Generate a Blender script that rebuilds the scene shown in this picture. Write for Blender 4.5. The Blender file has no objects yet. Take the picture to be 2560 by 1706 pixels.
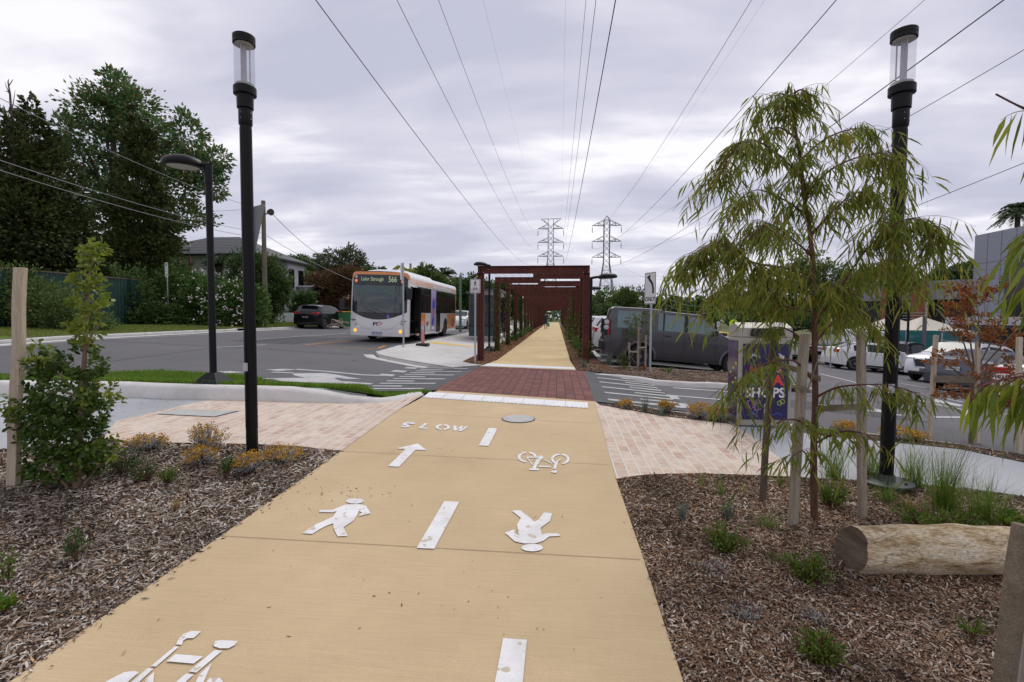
import bpy, bmesh, math, random
import numpy as np
from mathutils import Vector, Matrix, geometry
C = bpy.context; D = bpy.data
scn = C.scene
col = scn.collection
R = math.radians
rng = np.random.default_rng(7)
random.seed(7)

# ---------------------------------------------------------------- camera
CAMZ = 1.6
F_PX = 1235.0
yaw, tp = math.atan(112 / F_PX), 58.0 / F_PX
pit = math.atan(tp)
Fv = Vector((-math.sin(yaw) * math.cos(pit), math.cos(yaw) * math.cos(pit), -math.sin(pit)))
Rv = Vector((math.cos(yaw), math.sin(yaw), 0))
Uv = Rv.cross(Fv)
R2 = (Rv + 0.0044 * Uv).normalized()
U2 = R2.cross(Fv)
CAM = Vector((0, 0, CAMZ))
cd = D.cameras.new('camera'); cam = D.objects.new('camera', cd); col.objects.link(cam)
cd.sensor_width = 36; cd.lens = F_PX / 2560 * 36; cd.clip_end = 3000; cd.clip_start = 0.05
m = Matrix((R2, U2, -Fv)).transposed().to_4x4(); m.translation = CAM
cam.matrix_world = m
scn.camera = cam

def ray(px, py): return Fv + R2 * ((px - 1280) / F_PX) - U2 * ((py - 853) / F_PX)
def at(px, py, d): return CAM + ray(px, py) * d

# ---------------------------------------------------------------- terrain (level of kerb tops and footpaths)
KX = [-60, -40, -20, -16.5, -6.3, -2.6, 0.8, 3.5, 8, 20, 60]
KY = [-60, -5, 2.6, 6, 8.7, 12, 15, 21, 30, 50, 110]
KZ = [[1.2, .9, .6, .45, .1, -.05, -.05, -.15, -.4, -1.0, -1.4],
      [1.2, .9, .6, .45, .1, -.05, -.05, -.15, -.4, -1.0, -1.4],
      [1.3, 1.0, .75, .6, .12, .005, .005, -.12, -.4, -1.0, -1.4],
      [1.3, 1.05, .85, .7, .22, .13, .13, .0, -.30, -1.0, -1.4],
      [1.35, 1.1, .9, .75, .30, .225, .225, .17, -.2, -1.1, -1.4],
      [1.4, 1.2, 1.0, .85, .42, .225, .225, .14, -.24, -1.15, -1.5],
      [1.4, 1.25, 1.1, .93, .52, .225, .225, .10, -.28, -1.2, -1.5],
      [1.5, 1.3, 1.12, .97, .64, .24, .24, .07, -.32, -1.25, -1.6],
      [1.5, 1.3, 1.12, .98, .70, .28, .28, .12, -.3, -1.3, -1.6],
      [1.5, 1.3, 1.15, 1.0, .78, .40, .40, .2, -.25, -1.3, -1.6],
      [1.5, 1.3, 1.2, 1.1, .9, .65, .65, .55, 0.1, -.8, -1.4]]
def G(x, y):
    x = min(max(x, KX[0]), KX[-1] - 1e-6); y = min(max(y, KY[0]), KY[-1] - 1e-6)
    i = 0
    while x >= KX[i + 1]: i += 1
    j = 0
    while y >= KY[j + 1]: j += 1
    u = (x - KX[i]) / (KX[i + 1] - KX[i]); v = (y - KY[j]) / (KY[j + 1] - KY[j])
    a = KZ[j][i] * (1 - u) + KZ[j][i + 1] * u; b = KZ[j + 1][i] * (1 - u) + KZ[j + 1][i + 1] * u
    return a * (1 - v) + b * v
def g(px, py, off=0.0):
    """point where the sight line through a picture position meets the ground"""
    r = ray(px, py); t = 0.5; pt = 0.4
    while t < 400:
        p = CAM + r * t
        if p.z < G(p.x, p.y) + off: break
        pt = t; t *= 1.03
    for _ in range(30):
        mid = (pt + t) / 2; p = CAM + r * mid
        if p.z < G(p.x, p.y) + off: t = mid
        else: pt = mid
    return CAM + r * t
def hat(b, py):
    """height of a vertical thing standing at b whose top shows at picture row py"""
    k = (853 - py) / F_PX; v = Vector(b) - CAM; return (k * Fv.dot(v) - U2.dot(v)) / (U2.z - k * Fv.z)
def zz(ox, oy, s, pts): return [(ox + x / s, oy + y / s) for x, y in pts]
def gs(pts, off=0.0): return [tuple(g(x, y, off).xy) for x, y in pts]

# ---------------------------------------------------------------- materials
def nodes(m):
    m.use_nodes = True; nt = m.node_tree; return nt, nt.nodes, nt.links
def bsdf(m): return m.node_tree.nodes['Principled BSDF']
MATS = {}
def mat(name, c, rough=.6, metal=0, noise=0, nscale=8, bump=0, bscale=40, spec=.5, coat=0, c2=None, island=None, trans=0, stretch=None, emit=None):
    if name in MATS: return MATS[name]
    m = D.materials.new(name); nt, N, L = nodes(m); b = bsdf(m)
    b.inputs['Base Color'].default_value = (*c, 1); b.inputs['Roughness'].default_value = rough
    b.inputs['Metallic'].default_value = metal; b.inputs['Specular IOR Level'].default_value = spec
    b.inputs['Coat Weight'].default_value = coat
    tc = N.new('ShaderNodeTexCoord'); vec = tc.outputs['Object']
    if stretch:
        mp = N.new('ShaderNodeMapping'); mp.inputs['Scale'].default_value = stretch
        L.new(vec, mp.inputs['Vector']); vec = mp.outputs['Vector']
    if island:
        gi = N.new('ShaderNodeNewGeometry'); cr = N.new('ShaderNodeValToRGB')
        cr.color_ramp.interpolation = 'LINEAR'
        els = cr.color_ramp.elements
        while len(els) < len(island): els.new(0.5)
        for i, (p, cc) in enumerate(island): els[i].position = p; els[i].color = (*cc, 1)
        L.new(gi.outputs['Random Per Island'], cr.inputs['Fac']); L.new(cr.outputs['Color'], b.inputs['Base Color'])
        base = cr.outputs['Color']
    elif noise or c2:
        n = N.new('ShaderNodeTexNoise'); n.inputs['Scale'].default_value = nscale; n.inputs['Detail'].default_value = 6
        n.inputs['Roughness'].default_value = .62
        L.new(vec, n.inputs['Vector'])
        cr = N.new('ShaderNodeValToRGB'); e = cr.color_ramp.elements
        e[0].position = .3; e[1].position = .7
        a = c; d_ = c2 if c2 else tuple(x * (1 + noise) for x in c)
        if not c2: a = tuple(x * (1 - noise) for x in c)
        e[0].color = (*a, 1); e[1].color = (*d_, 1)
        L.new(n.outputs['Fac'], cr.inputs['Fac']); L.new(cr.outputs['Color'], b.inputs['Base Color'])
    if bump:
        n2 = N.new('ShaderNodeTexNoise'); n2.inputs['Scale'].default_value = bscale; n2.inputs['Detail'].default_value = 4
        L.new(vec, n2.inputs['Vector']); bp = N.new('ShaderNodeBump'); bp.inputs['Strength'].default_value = bump
        bp.inputs['Distance'].default_value = .02
        L.new(n2.outputs['Fac'], bp.inputs['Height']); L.new(bp.outputs['Normal'], b.inputs['Normal'])
    if trans:
        tr = N.new('ShaderNodeBsdfTranslucent'); mx = N.new('ShaderNodeMixShader'); mx.inputs[0].default_value = trans
        if island: L.new(base, tr.inputs['Color'])
        else: tr.inputs['Color'].default_value = (*c, 1)
        L.new(b.outputs[0], mx.inputs[1]); L.new(tr.outputs[0], mx.inputs[2])
        L.new(mx.outputs[0], N['Material Output'].inputs['Surface'])
    if emit:
        b.inputs['Emission Color'].default_value = (*c, 1); b.inputs['Emission Strength'].default_value = emit
    MATS[name] = m; return m
def leafmat(name, cols, trans=.35, rough=.5):
    n = len(cols); return mat(name, cols[0], rough, island=[(i / max(1, n - 1), c) for i, c in enumerate(cols)], trans=trans, spec=.3)
def glassmat(name, tint, alpha=.6, rough=.03, body=.08):
    if name in MATS: return MATS[name]
    m = D.materials.new(name); nt, N, L = nodes(m); b = bsdf(m)
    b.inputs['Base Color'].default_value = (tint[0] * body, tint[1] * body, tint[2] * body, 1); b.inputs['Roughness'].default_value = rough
    t = N.new('ShaderNodeBsdfTransparent'); t.inputs['Color'].default_value = (*tint, 1)
    mx = N.new('ShaderNodeMixShader'); mx.inputs[0].default_value = alpha
    L.new(b.outputs[0], mx.inputs[1]); L.new(t.outputs[0], mx.inputs[2]); L.new(mx.outputs[0], N['Material Output'].inputs['Surface'])
    MATS[name] = m; return m
def surf(name, ramp, scale, fine, finescale, bump=.3, rough=.9, stretch=None, speck=None):
    """ground surface: broad blotches multiplied by fine grain"""
    m = D.materials.new(name); nt, N, L = nodes(m); b = bsdf(m)
    tc = N.new('ShaderNodeTexCoord'); vec = tc.outputs['Object']
    if stretch:
        mp = N.new('ShaderNodeMapping'); mp.inputs['Scale'].default_value = stretch; L.new(vec, mp.inputs['Vector']); v2 = mp.outputs['Vector']
    else: v2 = vec
    n = N.new('ShaderNodeTexNoise'); n.inputs['Scale'].default_value = scale; n.inputs['Detail'].default_value = 7; n.inputs['Roughness'].default_value = .65
    L.new(v2, n.inputs['Vector']); cr = N.new('ShaderNodeValToRGB')
    els = cr.color_ramp.elements
    while len(els) < len(ramp): els.new(.5)
    for i, (p, c) in enumerate(ramp): els[i].position = p; els[i].color = (*c, 1)
    L.new(n.outputs['Fac'], cr.inputs['Fac'])
    f = N.new('ShaderNodeTexNoise'); f.inputs['Scale'].default_value = finescale; f.inputs['Detail'].default_value = 3
    L.new(v2 if stretch else vec, f.inputs['Vector'])
    mr = N.new('ShaderNodeMapRange'); mr.inputs[1].default_value = .25; mr.inputs[2].default_value = .75
    mr.inputs[3].default_value = 1 - fine; mr.inputs[4].default_value = 1 + fine
    L.new(f.outputs['Fac'], mr.inputs[0])
    mu = N.new('ShaderNodeMix'); mu.data_type = 'RGBA'; mu.blend_type = 'MULTIPLY'; mu.inputs[0].default_value = 1
    L.new(cr.outputs['Color'], mu.inputs[6]); L.new(mr.outputs[0], mu.inputs[7])
    out = mu.outputs[2]
    if speck:
        w = N.new('ShaderNodeTexNoise'); w.inputs['Scale'].default_value = speck[0]; w.inputs['Detail'].default_value = 2
        L.new(vec, w.inputs['Vector']); r2 = N.new('ShaderNodeMapRange'); r2.inputs[1].default_value = speck[1]; r2.inputs[2].default_value = speck[1] + .05
        L.new(w.outputs['Fac'], r2.inputs[0]); m2 = N.new('ShaderNodeMix'); m2.data_type = 'RGBA'
        L.new(r2.outputs[0], m2.inputs[0]); L.new(out, m2.inputs[6]); m2.inputs[7].default_value = (*speck[2], 1); out = m2.outputs[2]
    L.new(out, b.inputs['Base Color']); b.inputs['Roughness'].default_value = rough; b.inputs['Specular IOR Level'].default_value = .3
    if bump:
        bp = N.new('ShaderNodeBump'); bp.inputs['Strength'].default_value = bump; bp.inputs['Distance'].default_value = .01
        L.new(f.outputs['Fac'], bp.inputs['Height']); L.new(bp.outputs['Normal'], b.inputs['Normal'])
    MATS[name] = m; return m
def brickmat(name, cols, mortar, bw, bh, ms, rough=.85, rot=90, island=.5, bump=.6):
    m = D.materials.new(name); nt, N, L = nodes(m); b = bsdf(m)
    tc = N.new('ShaderNodeTexCoord'); mp = N.new('ShaderNodeMapping'); mp.inputs['Rotation'].default_value = (0, 0, R(rot))
    L.new(tc.outputs['Object'], mp.inputs['Vector'])
    br = N.new('ShaderNodeTexBrick'); br.inputs['Scale'].default_value = 1; br.inputs['Brick Width'].default_value = bw; br.inputs['Row Height'].default_value = bh
    br.inputs['Mortar Size'].default_value = ms; br.inputs['Mortar Smooth'].default_value = .3; br.inputs['Bias'].default_value = 0
    br.inputs['Color1'].default_value = (0, 0, 0, 1); br.inputs['Color2'].default_value = (1, 1, 1, 1); br.inputs['Mortar'].default_value = (.5, .5, .5, 1)
    L.new(mp.outputs['Vector'], br.inputs['Vector'])
    cr = N.new('ShaderNodeValToRGB'); els = cr.color_ramp.elements
    while len(els) < len(cols): els.new(.5)
    for i, c in enumerate(cols): els[i].position = i / (len(cols) - 1); els[i].color = (*c, 1)
    L.new(br.outputs['Color'], cr.inputs['Fac'])
    n = N.new('ShaderNodeTexNoise'); n.inputs['Scale'].default_value = 9; n.inputs['Detail'].default_value = 8; n.inputs['Roughness'].default_value = .7
    L.new(tc.outputs['Object'], n.inputs['Vector'])
    mr = N.new('ShaderNodeMapRange'); mr.inputs[1].default_value = .3; mr.inputs[2].default_value = .7; mr.inputs[3].default_value = .78; mr.inputs[4].default_value = 1.18
    L.new(n.outputs['Fac'], mr.inputs[0])
    mu = N.new('ShaderNodeMix'); mu.data_type = 'RGBA'; mu.blend_type = 'MULTIPLY'; mu.inputs[0].default_value = 1
    L.new(cr.outputs['Color'], mu.inputs[6]); L.new(mr.outputs[0], mu.inputs[7])
    mx = N.new('ShaderNodeMix'); mx.data_type = 'RGBA'; mx.inputs[7].default_value = (*mortar, 1)
    L.new(br.outputs['Fac'], mx.inputs[0]); L.new(mu.outputs[2], mx.inputs[6]); L.new(mx.outputs[2], b.inputs['Base Color'])
    b.inputs['Roughness'].default_value = rough; b.inputs['Specular IOR Level'].default_value = .3
    bp = N.new('ShaderNodeBump'); bp.inputs['Strength'].default_value = bump; bp.inputs['Distance'].default_value = .006; bp.invert = True
    L.new(br.outputs['Fac'], bp.inputs['Height']); L.new(bp.outputs['Normal'], b.inputs['Normal'])
    MATS[name] = m; return m

# ---------------------------------------------------------------- objects
def tag(o, label=None, cat=None, group=None, kind=None):
    if label: o['label'] = label
    if cat: o['category'] = cat
    if group: o['group'] = group
    if kind: o['kind'] = kind
    return o
def empty(name, loc=(0, 0, 0), rz=0, label=None, cat=None, group=None):
    o = D.objects.new(name, None); col.objects.link(o); o.location = loc; o.rotation_euler = (0, 0, rz)
    return tag(o, label, cat, group)
def thing(o, label, cat, group=None): return tag(o, label, cat, group)
def kids(o, _c={}): return [c for c in D.objects if c.parent == o]
def copy_tree(o, parent=None, ch=None):
    c = o.copy(); col.objects.link(c)
    if parent: c.parent = parent
    for k in kids(o): copy_tree(k, c)
    return c
def link_mesh(name, me, m, parent=None, smooth=False):
    o = D.objects.new(name, me); col.objects.link(o)
    for q in (m if isinstance(m, (list, tuple)) else [m]): me.materials.append(q)
    if parent: o.parent = parent
    if smooth: me.shade_smooth()
    return o
def npmesh(name, V, faces, m, parent=None, smooth=False):
    """V (n,3); faces: list of int arrays (k, nverts)"""
    me = D.meshes.new(name); V = np.asarray(V, dtype=np.float32)
    me.vertices.add(len(V)); me.vertices.foreach_set('co', V.ravel())
    tot = sum(f.size for f in faces); nf = sum(len(f) for f in faces)
    me.loops.add(tot); me.polygons.add(nf)
    me.loops.foreach_set('vertex_index', np.concatenate([f.ravel() for f in faces]).astype(np.int32))
    st = []; s = 0
    for f in faces:
        st.append(np.arange(len(f)) * f.shape[1] + s); s += f.size
    me.polygons.foreach_set('loop_start', np.concatenate(st).astype(np.int32))
    me.update(calc_edges=True)
    return link_mesh(name, me, m, parent, smooth)

class MB:
    def __init__(s): s.v = []; s.f = []; s.mi = []
    def add(s, vs, fs, mi=0):
        b = len(s.v); s.v += [tuple(v) for v in vs]; s.f += [tuple(b + i for i in f) for f in fs]; s.mi += [mi] * len(fs)
    def box(s, c, sz, rz=0, mi=0, M=None, top=1.0):
        x, y, z = (q / 2 for q in sz); vs = []
        for dz in (-1, 1):
            k = top if dz > 0 else 1
            for dx, dy in ((-1, -1), (1, -1), (1, 1), (-1, 1)): vs.append(Vector((dx * x * k, dy * y * k, dz * z)))
        rm = M if M is not None else Matrix.Rotation(rz, 3, 'Z')
        vs = [rm @ v + Vector(c) for v in vs]
        s.add(vs, [(3, 2, 1, 0), (4, 5, 6, 7), (0, 1, 5, 4), (1, 2, 6, 5), (2, 3, 7, 6), (3, 0, 4, 7)], mi)
    def beam(s, p, q, w, h, up=(0, 0, 1), mi=0):
        p = Vector(p); q = Vector(q); d = (q - p); l = d.length; d.normalize()
        u = Vector(up)
        if abs(d.dot(u)) > .99: u = Vector((0, 1, 0))
        a = d.cross(u).normalized(); b = a.cross(d)
        vs = []
        for t in (p, q):
            for i, j in ((-1, -1), (1, -1), (1, 1), (-1, 1)): vs.append(t + a * (i * w / 2) + b * (j * h / 2))
        s.add(vs, [(3, 2, 1, 0), (4, 5, 6, 7), (0, 1, 5, 4), (1, 2, 6, 5), (2, 3, 7, 6), (3, 0, 4, 7)], mi)
    def tube(s, pts, rad, n=8, cap=True, mi=0):
        pts = [Vector(p) for p in pts]; rs = rad if isinstance(rad, (list, tuple)) else [rad] * len(pts)
        vs = []; prev = None
        for i, p in enumerate(pts):
            d = (pts[min(i + 1, len(pts) - 1)] - pts[max(i - 1, 0)]); d = d.normalized() if d.length > 1e-9 else Vector((0, 0, 1))
            if prev is None: a = d.orthogonal().normalized()
            else:
                a = prev - d * prev.dot(d); a = a.normalized() if a.length > 1e-6 else d.orthogonal().normalized()
            prev = a; b = d.cross(a)
            for k in range(n):
                t = 2 * math.pi * k / n; vs.append(p + (a * math.cos(t) + b * math.sin(t)) * rs[i])
        fs = []
        for i in range(len(pts) - 1):
            for k in range(n):
                fs.append((i * n + k, i * n + (k + 1) % n, (i + 1) * n + (k + 1) % n, (i + 1) * n + k))
        if cap: fs.append(tuple(range(n))[::-1]); fs.append(tuple((len(pts) - 1) * n + k for k in range(n)))
        s.add(vs, fs, mi)
    def lathe(s, prof, c=(0, 0, 0), n=20, mi=0, M=None, sx=1, sy=1):
        vs = []; c = Vector(c)
        for r, z in prof:
            for k in range(n):
                t = 2 * math.pi * k / n; v = Vector((r * math.cos(t) * sx, r * math.sin(t) * sy, z))
                if M is not None: v = M @ v
                vs.append(v + c)
        fs = []
        for i in range(len(prof) - 1):
            for k in range(n): fs.append((i * n + k, i * n + (k + 1) % n, (i + 1) * n + (k + 1) % n, (i + 1) * n + k))
        fs.append(tuple(range(n))[::-1]); fs.append(tuple((len(prof) - 1) * n + k for k in range(n)))
        s.add(vs, fs, mi)
    def poly(s, pts, mi=0): s.add(pts, [tuple(range(len(pts)))], mi)
    def prism(s, pts2, M, t, mi=0):
        """flat outline pts2 in the local xy plane of 4x4 matrix M, thickness t along local z"""
        tri = geometry.tessellate_polygon([[Vector((x, y, 0)) for x, y in pts2]]); n = len(pts2)
        vs = [M @ Vector((x, y, t)) for x, y in pts2] + [M @ Vector((x, y, 0)) for x, y in pts2]
        fs = [tuple(q) for q in tri] + [tuple(n + i for i in reversed(q)) for q in tri] + [(i, n + i, n + (i + 1) % n, (i + 1) % n) for i in range(n)]
        s.add(vs, fs, mi)
    def build(s, name, m, parent=None, smooth=False, bevel=0, auto=None):
        me = D.meshes.new(name); me.from_pydata(s.v, [], s.f)
        ml = m if isinstance(m, (list, tuple)) else [m]
        if len(ml) > 1: me.polygons.foreach_set('material_index', s.mi)
        bm = bmesh.new(); bm.from_mesh(me); bmesh.ops.recalc_face_normals(bm, faces=bm.faces); bm.to_mesh(me); bm.free()
        o = link_mesh(name, me, m, parent)
        if bevel:
            bv = o.modifiers.new('bevel', 'BEVEL'); bv.width = bevel; bv.segments = 2; bv.limit_method = 'ANGLE'; bv.angle_limit = R(40)
        if smooth:
            me.shade_smooth()
            me.set_sharp_from_angle(angle=R(auto or 40))
        return o
    def thing(s, name, m, label, cat, group=None, **k):
        return tag(s.build(name, m, None, **k), label, cat, group)

CUTX = sorted(set([x for x in range(-20, 21)] + [-60, -40, -30, 25, 30, 40, 60] + KX))
CUTY = sorted(set([y for y in range(-4, 24)] + [-60, -30, -15, 26, 30, 35, 40, 50, 60, 80, 110] + KY))
def sheet(name, poly, m, off=0.0, offf=None, parent=None, skirt=0, struct=True):
    bm = bmesh.new(); poly = [Vector((p[0], p[1], 0)) for p in poly]
    vs = [bm.verts.new(p) for p in poly]
    for t in geometry.tessellate_polygon([poly]):
        try: bm.faces.new([vs[i] for i in t])
        except ValueError: pass
    x0 = min(p.x for p in poly); x1 = max(p.x for p in poly); y0 = min(p.y for p in poly); y1 = max(p.y for p in poly)
    for c in CUTX:
        if x0 < c < x1: bmesh.ops.bisect_plane(bm, geom=bm.verts[:] + bm.edges[:] + bm.faces[:], plane_co=(c, 0, 0), plane_no=(1, 0, 0), dist=1e-5)
    for c in CUTY:
        if y0 < c < y1: bmesh.ops.bisect_plane(bm, geom=bm.verts[:] + bm.edges[:] + bm.faces[:], plane_co=(0, c, 0), plane_no=(0, 1, 0), dist=1e-5)
    bmesh.ops.recalc_face_normals(bm, faces=bm.faces)
    for v in bm.verts: v.co.z = G(v.co.x, v.co.y) + (offf(v.co.x, v.co.y) if offf else off)
    if bm.faces and sum(f.normal.z * f.calc_area() for f in bm.faces) < 0: bmesh.ops.reverse_faces(bm, faces=bm.faces)
    if skirt:
        be = [e for e in bm.edges if len(e.link_faces) == 1]
        r = bmesh.ops.extrude_edge_only(bm, edges=be)
        for v in [q for q in r['geom'] if isinstance(q, bmesh.types.BMVert)]: v.co.z -= skirt
    me = D.meshes.new(name); bm.to_mesh(me); bm.free()
    o = link_mesh(name, me, m, parent)
    if struct and not parent: o['kind'] = 'structure'
    return o
def resample(pts, step):
    out = [Vector(pts[0])]
    for a, b in zip(pts[:-1], pts[1:]):
        a = Vector(a); b = Vector(b); n = max(1, int((b - a).length / step))
        for i in range(1, n + 1): out.append(a.lerp(b, i / n))
    return out
def kerb(name, line, m, w=.15, h=.15, base=-.13, top=0.0, round_=.03, tops=None, struct=True):
    """extruded kerb: line is the outer (road side) edge, body lies to its left"""
    pts = resample([Vector((p[0], p[1])) for p in line], .5); vs = []; fs = []; n = len(pts)
    for i, p in enumerate(pts):
        d = (pts[min(i + 1, n - 1)] - pts[max(i - 1, 0)]).normalized(); nn = Vector((-d.y, d.x))
        tp = tops(i / (n - 1)) if tops else top
        for o_, z in ((0, base), (round_ * .6, tp - round_), (round_ * 1.6, tp), (w - round_, tp), (w, tp - round_), (w, base)):
            q = p + nn * o_; vs.append((q.x, q.y, G(q.x, q.y) + z))
    for i in range(n - 1):
        for k in range(5): a = i * 6 + k; fs.append((a, a + 1, a + 7, a + 6))
    fs.append((0, 1, 2, 3, 4, 5)); fs.append(tuple((n - 1) * 6 + k for k in range(6)))
    b = MB(); b.add(vs, fs); o = b.build(name, m, smooth=True, auto=50)
    if struct: o['kind'] = 'structure'
    return o
def text(name, s, size, m, M, parent=None, ext=.002, align='CENTER', sx=1, bold=0, sp=1, shear=0):
    cu = D.curves.new(name, 'FONT'); cu.body = s; cu.size = size; cu.extrude = ext; cu.align_x = align; cu.align_y = 'CENTER'; cu.offset = bold; cu.space_character = sp; cu.shear = shear
    cu.resolution_u = 3
    t = D.objects.new(name, cu); col.objects.link(t)
    dg = C.evaluated_depsgraph_get(); me = D.meshes.new_from_object(t.evaluated_get(dg)); D.objects.remove(t)
    me.transform(Matrix.Diagonal((sx, 1, 1, 1))); me.transform(M)
    return link_mesh(name, me, m, parent)
def frame(o, x, y, z=None):
    """4x4 matrix with origin o, local x, local y"""
    x = Vector(x).normalized(); y = Vector(y); zz_ = x.cross(y).normalized(); y = zz_.cross(x)
    mm = Matrix((x, y, zz_)).transposed().to_4x4(); mm.translation = Vector(o); return mm

# ---------------------------------------------------------------- leaves
def unit(a): return a / (np.linalg.norm(a, axis=1, keepdims=True) + 1e-9)
def leaves(name, P, Dr, L, W, m, parent=None, curve=0.0, fold=.25, seg=1):
    P = np.asarray(P, float); n = len(P); Dr = unit(np.asarray(Dr, float)); L = np.broadcast_to(L, (n,))[:, None]; W = np.broadcast_to(W, (n,))[:, None]
    r = unit(rng.normal(size=(n, 3))); S = unit(np.cross(Dr, r)); Nn = np.cross(S, Dr)
    if seg == 1:
        V = np.stack([P, P + Dr * L * .45 + S * W / 2 + Nn * W * fold, P + Dr * L, P + Dr * L * .45 - S * W / 2 + Nn * W * fold], 1).reshape(-1, 3)
        i = np.arange(n)[:, None] * 4
        return npmesh(name, V, [i + np.array([[0, 1, 2, 3]])], m, parent)
    g_ = np.array([[0, 0, -1.0]])
    c = curve
    a = P; b = P + Dr * L * .35 + g_ * L * c * .1; d = P + Dr * L * .7 + g_ * L * c * .4; e = P + Dr * L + g_ * L * c
    V = np.stack([a, b + S * W / 2, b - S * W / 2, d + S * W * .38 + Nn * W * .2, d - S * W * .38 + Nn * W * .2, e], 1).reshape(-1, 3)
    i = np.arange(n)[:, None] * 6
    return npmesh(name, V, [i + np.array([[0, 2, 1]]), i + np.array([[3, 4, 5]]), i + np.array([[1, 2, 4, 3]])], m, parent)
def crown_pts(blobs, n, clump=.16, per=28, shell=.55, seed=1):
    r = np.random.default_rng(seed); P = []; Dd = []
    vol = np.array([b[1][0] * b[1][1] * b[1][2] for b in blobs]) ** .67; vol /= vol.sum()
    for (c, rad), w in zip(blobs, vol):
        k = max(1, int(n * w / per)); d = r.normal(size=(k, 3)); d /= np.linalg.norm(d, axis=1, keepdims=True)
        rr = shell + (1 - shell) * r.random((k, 1)) ** .7
        cc = d * rr * (1 + .12 * r.normal(size=(k, 1)))
        off = r.normal(size=(k, per, 3)) * clump * np.array([1, 1, .7])
        p = (cc[:, None, :] + off) * np.array(rad) + np.array(c)
        P.append(p.reshape(-1, 3)); dd = off + .5 * cc[:, None, :] + .6 * r.normal(size=(k, per, 3)) * .2; Dd.append(dd.reshape(-1, 3))
    return np.concatenate(P), np.concatenate(Dd)
# ================================================================ world and light
w = D.worlds.new('World'); scn.world = w; w.use_nodes = True
nt = w.node_tree; N = nt.nodes; L = nt.links; bg = N['Background']
SUN_EL, SUN_AZ = 55, 20
sky = N.new('ShaderNodeTexSky'); sky.sky_type = 'NISHITA'; sky.sun_disc = False
sky.sun_elevation = R(SUN_EL); sky.sun_rotation = R(SUN_AZ)
tc = N.new('ShaderNodeTexCoord'); sp = N.new('ShaderNodeSeparateXYZ'); L.new(tc.outputs['Generated'], sp.inputs[0])
def mth(op, a, b=None, c=None):
    n = N.new('ShaderNodeMath'); n.operation = op
    for i, v in enumerate((a, b, c)):
        if v is None: continue
        if isinstance(v, (int, float)): n.inputs[i].default_value = v
        else: L.new(v, n.inputs[i])
    return n.outputs[0]
zc = mth('MAXIMUM', sp.outputs['Z'], 0.0); zd = mth('ADD', zc, .16)
cx = mth('DIVIDE', sp.outputs['X'], zd); cy = mth('DIVIDE', sp.outputs['Y'], zd)
cb = N.new('ShaderNodeCombineXYZ'); L.new(cx, cb.inputs[0]); L.new(cy, cb.inputs[1])
def cloud(rot, sc, nsc, det, rough, dist, loc=(0, 0, 0)):
    mp = N.new('ShaderNodeMapping'); mp.inputs['Rotation'].default_value = (0, 0, R(rot)); mp.inputs['Scale'].default_value = sc; mp.inputs['Location'].default_value = loc
    L.new(cb.outputs[0], mp.inputs[0]); n = N.new('ShaderNodeTexNoise'); n.inputs['Scale'].default_value = nsc; n.inputs['Detail'].default_value = det
    n.inputs['Roughness'].default_value = rough; n.inputs['Distortion'].default_value = dist; L.new(mp.outputs[0], n.inputs['Vector']); return n.outputs['Fac']
n1 = cloud(8, (.75, 1.15, 1), 1.35, 5, .52, .35, (2.3, 1.1, 0))
n2 = cloud(4, (.32, 1.5, 1), 2.0, 4, .5, .2, (5, 3.1, 0))
mixf = mth('ADD', mth('MULTIPLY', n1, .68), mth('MULTIPLY', n2, .32))
cr = N.new('ShaderNodeValToRGB'); e = cr.color_ramp.elements
e[0].position = .40; e[0].color = (5.2, 5.25, 6.4, 1); e[1].position = .61; e[1].color = (9.5, 9.3, 9.7, 1)
x = e.new(.52); x.color = (6.7, 6.6, 7.6, 1)
L.new(mixf, cr.inputs['Fac'])
mx = N.new('ShaderNodeMix'); mx.data_type = 'RGBA'; mx.inputs[0].default_value = .94
L.new(sky.outputs[0], mx.inputs[6]); L.new(cr.outputs[0], mx.inputs[7])
L.new(mx.outputs[2], bg.inputs['Color']); bg.inputs['Strength'].default_value = .098
sl = D.lights.new('sun', 'SUN'); sl.energy = 1.5; sl.angle = R(28); sl.color = (1, .96, .9)
so = D.objects.new('sun', sl); col.objects.link(so)
sd = Vector((math.cos(R(SUN_EL)) * math.sin(R(SUN_AZ)), math.cos(R(SUN_EL)) * math.cos(R(SUN_AZ)), math.sin(R(SUN_EL))))
so.rotation_euler = sd.to_track_quat('Z', 'Y').to_euler()
scn.view_settings.view_transform = 'Standard'; scn.view_settings.look = 'None'; scn.view_settings.gamma = 1; scn.view_settings.exposure = 0.15
try: scn.cycles.max_bounces = 6; scn.cycles.transparent_max_bounces = 12
except Exception: pass

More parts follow.
